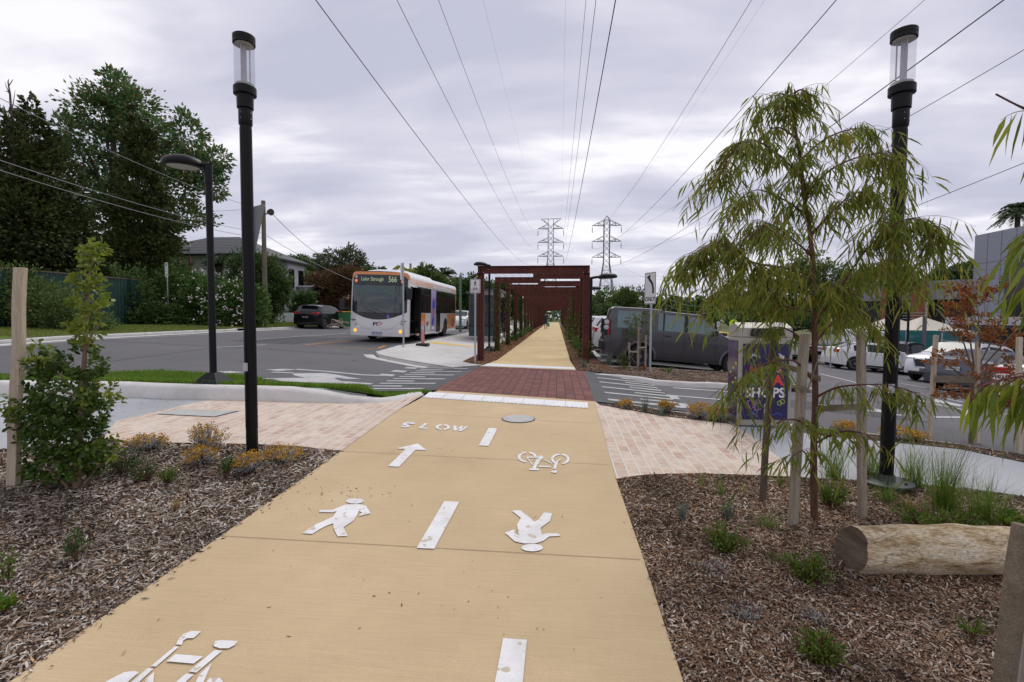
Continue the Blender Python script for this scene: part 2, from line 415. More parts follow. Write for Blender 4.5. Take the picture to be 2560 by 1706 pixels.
# ================================================================ surface materials
M_asph = surf('asphalt', [(.25, (.088, .086, .092)), (.45, (.118, .116, .122)), (.6, (.128, .126, .132)), (.8, (.16, .158, .162))], .45, .30, 120, .6, .85, speck=(2.3, .74, (.075, .073, .078)))
M_asph2 = surf('asphalt_ramp', [(.3, (.075, .077, .082)), (.7, (.11, .112, .118))], .8, .25, 150, .5, .85)
M_tan = surf('tan_concrete', [(.2, (.41, .305, .175)), (.40, (.50, .378, .222)), (.58, (.54, .41, .245)), (.8, (.61, .475, .30))], .9, .12, 260, .15, .85, speck=(38, .75, (.25, .17, .10)))
def broom(m):
    nt, N, L = nodes(m); b = bsdf(m); src = b.inputs['Base Color'].links[0].from_socket
    tc = N.new('ShaderNodeTexCoord'); mp = N.new('ShaderNodeMapping'); mp.inputs['Scale'].default_value = (3, 190, 1); mp.inputs['Rotation'].default_value = (0, 0, R(-3))
    n = N.new('ShaderNodeTexNoise'); n.inputs['Scale'].default_value = 1; n.inputs['Detail'].default_value = 3
    L.new(tc.outputs['Object'], mp.inputs[0]); L.new(mp.outputs[0], n.inputs[0])
    mr = N.new('ShaderNodeMapRange'); mr.inputs[1].default_value = .3; mr.inputs[2].default_value = .7; mr.inputs[3].default_value = .92; mr.inputs[4].default_value = 1.07
    L.new(n.outputs[0], mr.inputs[0]); mu = N.new('ShaderNodeMix'); mu.data_type = 'RGBA'; mu.blend_type = 'MULTIPLY'; mu.inputs[0].default_value = 1
    L.new(src, mu.inputs[6]); L.new(mr.outputs[0], mu.inputs[7]); L.new(mu.outputs[2], b.inputs['Base Color'])
broom(M_tan)
M_tan2 = surf('tan_concrete_far', [(.25, (.50, .37, .18)), (.5, (.58, .44, .23)), (.75, (.64, .50, .28))], .9, .08, 200, .1, .85)
M_conc = surf('pale_concrete', [(.25, (.42, .41, .39)), (.5, (.54, .53, .51)), (.75, (.60, .59, .57))], .9, .08, 120, .15, .85)
M_conc2 = surf('grey_concrete', [(.3, (.33, .34, .355)), (.7, (.43, .44, .455))], .6, .07, 120, .15, .85)
M_kerb = surf('kerb_concrete', [(.3, (.42, .41, .39)), (.55, (.56, .55, .52)), (.75, (.62, .61, .58))], 2.2, .10, 60, .2, .85, speck=(14, .72, (.25, .24, .22)))
M_wallw = surf('whitewashed_concrete', [(.25, (.46, .44, .41)), (.5, (.62, .60, .57)), (.8, (.70, .68, .65))], 2.0, .07, 60, .15, .8, speck=(9, .74, (.38, .33, .28)))
M_red = brickmat('red_pavers', [(.13, .050, .045), (.17, .065, .055), (.21, .085, .072), (.15, .055, .05)], (.045, .035, .035), .24, .165, .009)
M_cob = brickmat('pink_cobbles', [(.50, .35, .27), (.57, .45, .35), (.60, .49, .39), (.62, .52, .42), (.53, .40, .32), (.59, .50, .43)], (.66, .62, .55), .235, .118, .009, bump=.8)
M_white = surf('white_paint', [(.3, (.68, .68, .68)), (.7, (.80, .80, .80))], 3, .04, 200, .05, .6)
M_ppaint = surf('path_paint', [(.3, (.60, .59, .57)), (.5, (.72, .71, .70)), (.7, (.80, .80, .79))], 5, .08, 150, .15, .7, speck=(16, .63, (.52, .45, .36)))
M_worn = surf('worn_white_paint', [(.3, (.34, .34, .33)), (.7, (.54, .54, .53))], 3, .18, 120, .1, .8)
M_orangeline = mat('orange_line_paint', (.55, .25, .04), .8, noise=.15)
M_yellow = mat('yellow_tactile', (.72, .50, .08), .8, noise=.1)
M_green = mat('green_line_paint', (.32, .48, .38), .8, noise=.15)
M_mulchbase = surf('mulch_soil', [(.3, (.03, .018, .012)), (.55, (.075, .05, .035)), (.75, (.13, .10, .08))], 14, .5, 55, 1, 1)
M_soilgrass = surf('grass_ground', [(.3, (.05, .10, .016)), (.55, (.09, .15, .025)), (.75, (.20, .19, .06))], .5, .4, 30, .8, 1)
M_earth = surf('earth', [(.3, (.07, .09, .03)), (.7, (.14, .14, .06))], .2, .3, 12, .5, 1)

# ================================================================ ground
sheet('ground', [(-600, -60), (600, -60), (600, 900), (-600, 900)], M_earth, off=-.16)
sheet('road', [(-16.6, -58), (45, -58), (45, 75), (0.9, 75), (0.9, 109), (-16.6, 109)], M_asph, off=-.10)
BRK = gs(zz(900, 860, 3.5636, [(645, 412), (1075, 200), (2003, 240), (2085, 512)]), 0)
EZ = [Vector(p) for p in BRK]
# skewed raised crossing and its two asphalt ramps
dl = (EZ[1] - EZ[0]); dr = (EZ[2] - EZ[3])
sheet('crossing_pavers', BRK, M_red, off=.0)
def rampz(side):
    a, b = (EZ[0], EZ[1]) if side < 0 else (EZ[3], EZ[2])
    nrm = Vector((a.y - b.y, b.x - a.x)).normalized()
    if nrm.x * side < 0: nrm = -nrm
    def f(x, y): d = (Vector((x, y)) - a).dot(nrm); return -.004 - .094 * min(1, max(0, d / 1.55))
    return a, b, nrm, f
for sd_ in (-1, 1):
    a, b, nrm, f = rampz(sd_)
    ext = (b - a).normalized() * .2
    pl = [a - ext, b + ext, b + ext + nrm * .5, b + ext + nrm, b + nrm * 1.56, a + nrm * 1.56, a - ext + nrm, a - ext + nrm * .5]
    sheet('road_ramp', [a, b, b + nrm * .5, b + nrm, b + nrm * 1.56, a + nrm * 1.56, a + nrm, a + nrm * .5], M_asph2, offf=f)
    # teeth painted on the ramp
    n = 6; Ld = (b - a)
    for k in range(n):
        for wh, (s0, s1) in enumerate(((.25, 1.5), (.85, 1.5))):
            if wh and k == n - 1: continue
            t = (k + .35 + wh * .5) / n; wd = .07
            d = Ld.normalized()
            p = a + Ld * t + nrm * s0; q = a + Ld * t + nrm * s1
            if sd_ < 0: q = q + d * .05
            sheet('lane_marking', [p - d * wd, p + d * wd, q + d * wd, q - d * wd], M_worn, offf=lambda x, y, f=f: f(x, y) + .006)
# tan shared path, near
near = gs([(1075, 984), (1098, 976), (1487, 1004), (1540, 1198), (1610, 1401), (1709, 1706)]) 
near = near + [(0.66, .6), (0.66, -6), (-2.3, -6), (-2.3, .9)] + gs([(22, 1706), (270, 1533), (555, 1338), (853, 1128), (998, 1024)])
PATH_NEAR = near
sheet('path', near, M_tan, off=.0, skirt=.06)
# expansion joints in the path
M_joint = mat('joint', (.27, .19, .12), .9)
def line_sheet(name, a, b, wd, m, off, f=None):
    a = Vector(a); b = Vector(b); d = (b - a).normalized(); nn = Vector((-d.y, d.x)) * wd / 2
    return sheet(name, [a - nn, b - nn, b + nn, a + nn], m, off=off, offf=f)
for (p, q, wd) in (((555, 1341), (1600, 1400), .005), ((858, 1129), (1523, 1163), .005), ((1000, 1031), (1492, 1060), .005)):
    line_sheet('path_joint', g(*p).xy, g(*q).xy, wd, M_joint, .004)
# tactile strip
TS = gs(zz(900, 860, 3.5636, [(620, 432), (2028, 527), (2032, 577), (560, 480)]))
sheet('tactile_strip', TS, M_white, off=.006)
for k in range(1, 8):
    t = k / 8; a = Vector(TS[0]).lerp(Vector(TS[1]), t); b = Vector(TS[3]).lerp(Vector(TS[2]), t); line_sheet('tactile_joint', a, b, .008, MATS['kerb_concrete'], .012)
for k in range(40):
    t = (k + .5) / 40
    a = Vector(TS[0]).lerp(Vector(TS[1]), t); b = Vector(TS[3]).lerp(Vector(TS[2]), t); a, b = a.lerp(b, .06), b.lerp(a, .06)
    z = G(a.x, a.y) + .008
    if k == 0: tb = MB()
    tb.beam((a.x, a.y, z), (b.x, b.y, G(b.x, b.y) + .008), .03, .012)
o = tb.build('tactile_ribs', M_white); o['kind'] = 'structure'
# path under the pergola
PX0, PX1 = -1.92, .44
farp = gs([(1201, 916), (1441, 926)]); fy0, fy1 = farp[0][1], farp[1][1]
sheet('path', [(farp[0][0], fy0), (farp[1][0], fy1), (PX1, 16), (PX1, 109), (PX0, 109), (PX0, 20), (PX0 - .1, 15.5)], M_tan2, off=.0)
FS = gs(zz(1160, 640, 5.2278, [(265, 1405), (1445, 1460), (1450, 1485), (215, 1440)]))
sheet('tactile_strip', FS, M_white, off=.006)
for k in range(8):
    y = 18.5 + k * 5; line_sheet('path_joint', (PX0, y), (PX1, y - .1), .02, M_joint, .004)
# cobbled areas
CL = gs([(516, 1001), (289, 1054), (258, 1100), (308, 1104), (395, 1107), (520, 1109), (646, 1111.5), (752, 1117), (853, 1128), (998, 1024), (1062, 985), (1000, 998), (870, 1003), (640, 996)])
sheet('pavement', CL, M_cob, off=.004)
CR = gs([(1487, 1004), (1500, 1014), (1658, 1042), (1824, 1061), (1880, 1090), (1945, 1143), (2009, 1194), (1833, 1187), (1743, 1184), (1626, 1187), (1540, 1198)])
sheet('pavement', CR, M_cob, off=.004)
# brick edging of the cobbles, facing the mulch
M_edge = mat('rusty_brick_edge', (.30, .12, .05), .9, noise=.4, nscale=6)
for pl in ([(2009, 1194), (1945, 1190), (1833, 1187), (1743, 1184), (1626, 1187), (1540, 1198)], [(853, 1128), (752, 1117), (646, 1111.5), (520, 1109), (395, 1107), (308, 1104)]):
    kerb('paving_edge', gs(pl)[::-1], M_edge, w=.03, base=-.06, top=.001, round_=.004)
# grey concrete left and right
sheet('pavement', gs([(-600, 1004), (0, 991), (300, 990), (516, 1001), (289, 1054), (258, 1102), (0, 1124), (-600, 1175)]), M_conc2, off=.002)
CRP = gs([(1815, 1052), (1838, 1049), (2040, 1089), (2239, 1107), (2400, 1124), (2560, 1157), (3100, 1260), (3100, 1420), (2560, 1241), (2428, 1222), (2200, 1203), (2009, 1194), (1880, 1092)])
sheet('pavement', CRP, M_conc2, off=.0, skirt=.03)
# mulch beds (soil sheets; the chips come later)
LY0 = -5
edgeL = gs([(22, 1706), (270, 1533), (555, 1338), (853, 1128)])
BEDL = edgeL + gs([(752, 1117), (646, 1111.5), (395, 1107), (308, 1104), (258, 1102), (0, 1124), (-600, 1175)]) + [(-9, 4.0), (-9, LY0), (-2.3, LY0), (-2.3, .9)]
edgeR = gs([(1540, 1198), (1610, 1401), (1709, 1706)])
BEDR = gs([(1540, 1198), (1626, 1187), (1743, 1184), (1833, 1187), (2009, 1194), (2200, 1203), (2428, 1222), (2560, 1241), (3100, 1420)]) + [(5.5, 3.0), (5.5, LY0), (.66, LY0), (.66, .6)] + edgeR[::-1][:2]
BEDR2 = gs([(1500, 1014), (1540, 1006), (1640, 1022), (1740, 1036), (1838, 1044), (1824, 1059), (1658, 1040)])
BEDR3 = gs([(1995, 1062), (2100, 1075), (2250, 1092), (2400, 1110), (2560, 1135), (2900, 1190), (3100, 1258), (2560, 1155), (2400, 1122), (2239, 1105), (2040, 1087)])
MUL = []
for nm, pl in (('mulch_soil', BEDL), ('mulch_soil', BEDR), ('mulch_soil', BEDR2), ('mulch_soil', BEDR3)):
    sheet(nm, pl, M_mulchbase, off=-.035 if pl in (BEDL, BEDR) else -.005)
# low white wall left with lawn strip behind it
WL = gs([(-700, 1005), (0, 991), (300, 993), (640, 1003), (870, 1010), (960, 1008), (1010, 1000), (1062, 986)])
def wtop(t):
    return .215 if t < .80 else .215 - .19 * min(1, ((t - .80) / .14)) ** 1.0
kk = kerb('low_wall', WL, M_wallw, w=.28, base=-.05, round_=.05, tops=lambda t: .215 - .18 * (3 * min(1, max(0, (t - .72) / .2)) ** 2 - 2 * min(1, max(0, (t - .72) / .2)) ** 3), struct=False)
tag(kk, 'long low whitewashed concrete wall edging the lawn strip, tapering down at the path', 'wall')
wb = [Vector(p) for p in WL]
backl = gs([(-700, 925), (0, 932), (80, 940), (180, 931), (400, 924), (620, 936), (735, 962), (790, 979), (1000, 978), (1080, 978)])
front_l = [p + Vector((-(q - p).normalized().y, (q - p).normalized().x)) * .25 for p, q in zip(wb[:-1], wb[1:])] + [wb[-1] + Vector((-.03, .12))]
LAWN = [tuple(p) for p in front_l] + [tuple(p) for p in backl[::-1]]
def lawnz(x, y):
    # high against the wall, falling to the gutter
    best = 9; tt = 0
    for i in range(len(front_l) - 1):
        a, b = front_l[i], front_l[i + 1]; ab = b - a; t = max(0, min(1, (Vector((x, y)) - a).dot(ab) / ab.length_squared)); dd = (Vector((x, y)) - (a + ab * t)).length
        if dd < best: best = dd; tt = (i + t) / (len(front_l) - 1)
    h = .20 if tt < .6 else .20 - .2 * min(1, (tt - .6) / .25)
    return max(-.07, h - .18 * best)
sheet('lawn_soil', LAWN, M_soilgrass, offf=lawnz)
# traffic islands beyond the crossing
KL = gs(zz(500, 840, 3.565, [(1565, 140), (1600, 165), (1700, 188), (1900, 225), (2100, 256), (2250, 280), (2353, 272)])) 
kfar = gs([(1207, 913)])[0]
PL = KL + [kfar]
plaza = PL + [(PX0 - .95, 15.0), (PX0 - .95, 75), (-5.6, 75), (-5.6, 19.5), (-5.85, 18)]
pk = [Vector(p) for p in PL]
sheet('pavement', plaza, M_conc, off=.0)
kerb('kerb', [(-5.74, 74), (-5.74, 40), (-5.74, 19.5), (-5.97, 18)] + [tuple(p) for p in PL], M_kerb, w=.16, base=-.12, top=.004)
gut = [Vector(p) for p in KL[:6]]
kerb('gutter', [tuple(p + Vector((-.30, -.28)) if i < 2 else p + Vector((-.05, -.36))) for i, p in enumerate(gut)], M_kerb, w=.34, base=-.12, top=-.094, round_=.003)
# mulch beds along the pergola
bedp = gs(zz(900, 860, 3.5636, [(1000, 120), (1030, 145), (1100, 178)])) 
BEDP1 = [(PX0 - .95, 15.0), tuple(kfar), (farp[0][0] + .02, fy0 + .02), (PX0, 16), (PX0, 24.0), (PX0, 70), (PX0 - .95, 70), (PX0 - .95, 17.5)]
sheet('mulch_soil', BEDP1, M_mulchbase, off=.008)
BEDP2 = [(farp[1][0], fy1), (PX1 + .05, 16), (PX1, 20), (PX1, 70), (PX1 + .95, 70), (PX1 + .95, 17), (PX1 + 1.15, fy1 + .6), (PX1 + 1.2, fy1)]
sheet('mulch_soil', BEDP2, M_mulchbase, off=.004)
# bed with white kerb in front of the grey four-wheel drive
KR = gs(zz(1400, 900, 3.9217, [(160, 108), (300, 118), (560, 150), (780, 180), (915, 207), (1300, 232), (1710, 248)])) 
KRx = [Vector(p) for p in KR]; KRx.append(KRx[-1] + (KRx[-1] - KRx[-2]) * .5)
kerb('kerb', [tuple(p) for p in KRx], M_wallw, w=.17, base=-.12, tops=lambda t: -.08 + .10 * min(1, t / .3), round_=.03)
off2 = [p + Vector((0.05, .15)) for p in KRx]
top2 = gs(zz(1480, 660, 5.408, [(-80, 1360), (170, 1385), (560, 1395), (1200, 1435), (1935, 1475)])) + [(6.2, 12.6)]
BEDF = [tuple(p) for p in off2] + top2[::-1]
sheet('mulch_soil', BEDF, M_mulchbase, off=.0)
kerb('kerb', top2, M_kerb, w=.10, base=-.12, top=.008)
kerb('kerb', [(PX1 + 1.0, 18.3), (PX1 + 1.0, 60)][::-1], M_kerb, w=.22, base=-.12, top=.01)
ws = gs(zz(1100, 520, 3.647, [(1352, 1290), (1410, 1445), (1500, 1440), (1370, 1275)]))
# gravel of a thin kerb on the near road edge right
kerb('kerb', gs([(1487, 1004), (1540, 1004), (1640, 1020), (1740, 1034), (1850, 1046), (1990, 1060), (2100, 1073), (2250, 1090), (2400, 1108), (2560, 1133), (2900, 1190)]), M_kerb, w=.12, base=-.12, top=-.03)
# far verge of the street
VX = -16.5
sheet('verge', [(VX - .14, -50), (VX - .14, 109), (-60, 109), (-60, -50)], M_soilgrass, off=.0)
kerb('kerb', [(VX, -50), (VX, 19.5), (VX, 24)][::-1], M_kerb, w=.16, base=-.12, top=.005)
kerb('kerb', [(VX, 25.4), (VX, 108)][::-1], M_kerb, w=.16, base=-.12, top=.005)
kerb('gutter', [(VX + .34, -50), (VX + .34, 108)][::-1], M_kerb, w=.34, base=-.11, top=-.09, round_=.003)
sheet('driveway', [(VX - .02, 24), (VX - .02, 25.4), (VX - 1.6, 25.2), (VX - 3.5, 25.2), (VX - 3.5, 24.2), (VX - 1.6, 24.2)], M_conc, off=.006)
# ---- markings on roads
def mark(pts, m=None, off=-.094): sheet('lane_marking', gs(pts, -.1), m or M_worn, off=off)
def z3(p): return zz(500, 840, 3.565, p)
for p in ([(140, 320), (270, 317), (403, 326), (250, 337)], [(585, 303), (740, 296), (870, 303), (700, 316)], [(1575, 355), (1620, 340), (1742, 348), (1715, 363)],
          [(1695, 320), (1742, 306), (1852, 314), (1815, 330)], [(1810, 290), (1850, 279), (1950, 285), (1915, 298)]): mark(z3(p))
def zline(pts, hw, m=None):
    q = [Vector(v) for v in gs(pts, -.1)]; a, b = [], []
    for i, p in enumerate(q):
        d = (q[min(i + 1, len(q) - 1)] - q[max(i - 1, 0)]).normalized(); n = Vector((-d.y, d.x)) * hw; a.append(tuple(p + n)); b.append(tuple(p - n))
    sheet('lane_marking', a + b[::-1], m or M_worn, off=-.094)
zline(z3([(860, 300), (1150, 320), (1450, 350), (1600, 354)]), .07)
zline(z3([(145, 104), (400, 90), (590, 80)]), .06)
zline(z3([(640, 326), (830, 332)]), .06); zline(z3([(560, 384), (900, 380)]), .05)
mark(z3([(820, 336), (1120, 334), (1240, 352), (1330, 370), (1444, 387), (1300, 386), (1215, 376), (1200, 385), (1260, 405), (1400, 416), (1548, 426), (1520, 436), (1250, 432), (1030, 424), (975, 436), (860, 440), (640, 384), (940, 378), (840, 355)]))
mark(z3([(800, 447), (1000, 440), (1200, 458), (1640, 462), (1600, 475), (1150, 480), (800, 462)]), M_green)
zline(z3([(935, 82), (1200, 58), (1430, 42)]), .06, M_orangeline); zline(z3([(1030, 88), (1555, 122)]), .03, M_orangeline)
zline(z3([(1590, 112), (1650, 88)]), .06, M_orangeline)
zline([(-100, 873), (760, 826), (880, 817)], .05); 
zline([(630, 850), (700, 845), (868, 834)], .05); zline([(1180, 838), (1225, 834)], .05)
def z4(p): return zz(1400, 900, 3.9217, p)
zline(z4([(960, 340), (1710, 404)]), .06); zline(z4([(1110, 276), (1710, 325)]), .07)
mark(z4([(1000, 345), (1140, 352), (1185, 392), (1045, 384)])); mark(z4([(1083, 421), (1235, 432), (1292, 477), (1130, 468)]))
def z6(p): return zz(2200, 850, 4.4806, p)
zline(z6([(235, 490), (550, 545), (750, 585), (1000, 615)]), .07); zline(z6([(430, 595), (640, 640), (930, 700)]), .07)
zline(z6([(450, 680), (700, 740), (960, 790), (990, 870), (590, 868)]), .07); zline(z6([(1350, 828), (1700, 870)]), .07)
mark(z6([(590, 670), (620, 665), (930, 735), (890, 750), (600, 695)]))
mark(z6([(-60, 770), (180, 835), (300, 850), (170, 850), (-60, 800)]))
zline([(2030, 1010), (2120, 1022), (2230, 1034)], .07)
zline([(2050, 935), (2160, 962), (2260, 990)], .07); zline([(2080, 925), (2240, 945)], .05)
# parking bay lines right of the pergola
for k in range(9):
    y = 17.7 + 2.6 * k; line_sheet('bay_line', (PX1 + 1.5, y), (PX1 + 6.2, y), .09, M_worn, -.094)
line_sheet('bay_line', (PX1 + 1.5, 15.2), (PX1 + 6.0, 15.2), .09, M_worn, -.094)
# yellow tactile band on the plaza
sheet('tactile_strip', [(-5.4, 20.8), (-5.3, 21.2), (-3.4, 21.3), (-3.4, 20.9), (-5.4, 20.3)], M_yellow, off=.006)
# ---- white symbols painted on the shared path
def sym(ox, oy, s, *polys):
    for p in polys: sheet('path_marking', gs(zz(ox, oy, s, p)), M_ppaint, off=.007)
def ell(cx, cy, rx, ry, n=24): return [(cx + rx * math.cos(2 * math.pi * k / n), cy + ry * math.sin(2 * math.pi * k / n)) for k in range(n)]
def arc(cx, cy, rx, ry, a0, a1, wx, wy, n=14):
    o = []; i = []
    for k in range(n + 1):
        t = R(a0 + (a1 - a0) * k / n); o.append((cx + rx * math.cos(t), cy + ry * math.sin(t))); i.append((cx + (rx - wx) * math.cos(t), cy + (ry - wy) * math.sin(t)))
    return o + i[::-1]
A_ = (900, 860, 3.5636); E_ = (700, 1200, 3.096); B_ = (0, 1540, 3.096)
sym(*E_, ell(582, 170, 71, 20), [(500, 200), (600, 192), (664, 206), (704, 265), (610, 288), (620, 270), (637, 262), (612, 247), (590, 290), (570, 322), (492, 374), (523, 441), (447, 445), (415, 385), (413, 343), (360, 362), (310, 388), (250, 426), (173, 420), (280, 350), (412, 291), (438, 250), (404, 258), (304, 256), (304, 240), (404, 238)],
    [(1272, 169), (1386, 178), (1194, 541), (1057, 535)],
    ell(1952, 532, 84, 29), [(1890, 500), (1820, 485), (1740, 416), (1816, 389), (1824, 404), (1812, 415), (1848, 438), (1840, 390), (1834, 354), (1865, 303), (1795, 245), (1858, 242), (1936, 300), (1967, 332), (2002, 315), (2042, 258), (2106, 265), (2090, 325), (2016, 380), (2028, 430), (2062, 421), (2158, 422), (2172, 440), (2085, 446), (2040, 478), (2010, 490), (1970, 500)],
    [(1728, 1235), (1910, 1248), (1874, 1620), (1655, 1620)])
sym(*A_, [(1147, 753), (1226, 757), (1144, 916), (1056, 911)], [(514, 893), (592, 951), (494, 949), (348, 1101), (249, 1096), (402, 946), (323, 937)])
sym(*A_, [(375, 722), (395, 703), (435, 700), (497, 710), (480, 722), (430, 716), (415, 722), (445, 728), (440, 742), (405, 750), (358, 742), (370, 733), (410, 740), (418, 735), (385, 730)],
    [(575, 711), (603, 714), (560, 750), (603, 752), (596, 761), (519, 757)],
    arc(738, 746, 64, 26, 100, 260, 26, 12), arc(738, 746, 64, 26, -80, 80, 26, 12),
    [(832, 733), (862, 735), (858, 764), (900, 736), (918, 737), (905, 765), (940, 740), (968, 741), (905, 782), (880, 780), (893, 750), (858, 778), (832, 776)])
# bicycle (upside down) 
sym(*A_, arc(1490, 1014, 86, 48, 95, 262, 26, 13), arc(1490, 1014, 86, 48, 282, 375, 26, 13), arc(1784, 1032, 83, 49, 80, -80, 24, 13), arc(1784, 1032, 83, 49, 130, 265, 24, 13),
    ell(1608, 1018, 26, 17), [(1480, 1012), (1590, 1010), (1585, 1022), (1495, 1020), (1545, 1082), (1532, 1084)], [(1575, 1030), (1615, 1035), (1565, 1112), (1535, 1112)],
    [(1505, 1120), (1560, 1112), (1600, 1124), (1590, 1133), (1510, 1130)], [(1635, 1032), (1715, 1068), (1708, 1076), (1638, 1040)], [(1600, 1090), (1708, 1098), (1700, 1108), (1592, 1101)],
    [(1760, 1040), (1790, 1026), (1795, 1032), (1765, 1056), (1745, 1120), (1722, 1122), (1735, 1062)], [(1700, 1142), (1740, 1130), (1760, 1138), (1750, 1155), (1735, 1156), (1700, 1150)])
# near bicycle
sym(*B_, [(1362, 232), (1380, 190), (1420, 152), (1480, 127), (1558, 129), (1500, 183), (1450, 183), (1420, 200), (1406, 234)], [(1355, 245), (1386, 249), (1208, 404), (1168, 400)],
    [(1358, 306), (1572, 325), (1500, 381), (1290, 363)], [(1660, 276), (1722, 280), (1520, 451), (1463, 441)],
    [(1650, 222), (1665, 205), (1720, 198), (1842, 206), (1820, 235), (1770, 262), (1700, 262), (1655, 245)],
    [(1142, 415), (1188, 420), (1060, 540), (1000, 540)], [(1440, 458), (1500, 464), (1400, 560), (1320, 560)],
    [(820, 520), (960, 448), (1040, 438), (1076, 448), (1000, 514), (960, 560), (800, 560)], [(1130, 500), (1193, 446), (1185, 560), (1110, 560)], [(1640, 375), (1560, 560), (1500, 560), (1540, 470)],
    [(1600, 520), (1625, 492), (1700, 490), (1722, 515), (1740, 560), (1590, 560)])
# manhole lids
def lid(px, py, r, m1, m2):
    c = g(px, py); sheet('manhole_rim', [(c.x + r * 1.07 * math.cos(t * math.pi / 16), c.y + r * 1.07 * math.sin(t * math.pi / 16)) for t in range(32)], m2, off=.005)
    o = sheet('manhole_cover', [(c.x + r * math.cos(t * math.pi / 16), c.y + r * math.sin(t * math.pi / 16)) for t in range(32)], m1, off=.010); return o
M_lid = surf('cast_lid', [(.3, (.36, .36, .34)), (.7, (.50, .50, .48))], 5, .1, 90, .3, .7)
M_dk = mat('dark_joint', (.09, .085, .08), .8)
lid(1296, 1048, .225, M_lid, M_dk)
q = gs([(398, 1037), (444, 1025), (593, 1029.5), (535, 1044)])
sheet('service_cover_rim', [tuple(Vector(p) + (Vector(p) - sum((Vector(t) for t in q), Vector((0, 0))) / 4) * .06) for p in q], M_dk, off=.008); sheet('service_cover', q, M_lid, off=.013)

# patches and tar seams in the asphalt, leaf litter line handled later
M_patch = surf('asphalt_patch', [(.3, (.066, .066, .071)), (.7, (.095, .094, .10))], 1, .25, 130, .6, .9)
sheet('road_patch', [(-12.2, 17.5), (-9.6, 17.2), (-9.5, 21.0), (-12.0, 21.4)], M_patch, off=-.0965); sheet('road_patch', [(4.2, 9.3), (6.4, 9.0), (6.6, 10.4), (4.3, 10.6)], M_patch, off=-.0965)
line_sheet('tar_seam', (-10.9, 11), (-11.2, 60), .05, M_patch, -.0962); line_sheet('tar_seam', (-16, 15.3), (-6.4, 15.0), .04, M_patch, -.0958); line_sheet('tar_seam', (3.2, 11.6), (20, 12.4), .04, M_patch, -.0958)
# ================================================================ shared object materials
M_black = mat('black_powdercoat', (.006, .006, .007), .42, spec=.22)
M_steel = mat('galvanised_steel', (.42, .45, .48), .45, metal=.6, noise=.12, nscale=20)
M_rust = surf('red_oxide_steel', [(.25, (.075, .022, .017)), (.5, (.105, .030, .022)), (.75, (.135, .042, .030))], 3, .12, 60, .1, .7)
M_rust2 = mat('rusty_mesh', (.19, .062, .045), .8)
M_wood = surf('weathered_timber', [(.25, (.20, .165, .125)), (.5, (.33, .28, .22)), (.75, (.44, .39, .32))], 5, .18, 30, .5, .9, stretch=(6, 6, .6))
M_woodp = surf('pale_timber', [(.25, (.36, .29, .20)), (.5, (.50, .42, .31)), (.75, (.58, .52, .42))], 5, .15, 30, .4, .9, stretch=(6, 6, .5))
M_wooddk = surf('dark_timber', [(.25, (.06, .045, .035)), (.5, (.12, .09, .07)), (.75, (.2, .16, .13))], 5, .18, 30, .4, .9, stretch=(6, 6, .5))
M_signw = mat('sign_white', (.72, .72, .72), .4)
M_signk = mat('sign_black', (.01, .01, .01), .5)
M_pole = surf('pole_timber', [(.25, (.10, .085, .06)), (.5, (.16, .14, .10)), (.75, (.24, .21, .165))], 3, .2, 30, .5, .95, stretch=(6, 6, .5))
M_hess = surf('hessian_strap', [(.3, (.17, .135, .095)), (.7, (.27, .225, .165))], 20, .3, 200, .8, .95)
M_wire = mat('wire_dark', (.03, .03, .035), .6)
M_wireg = mat('wire_grey', (.28, .28, .30), .6)
M_lattice = mat('pylon_steel', (.20, .215, .225), .6, metal=.2)
M_clear = glassmat('lamp_glass', (.93, .93, .95), .90, .05)
M_lens = mat('lamp_lens', (.50, .50, .46), .3, noise=.15, nscale=30)
M_rubber = mat('black_rubber', (.02, .02, .02), .8)

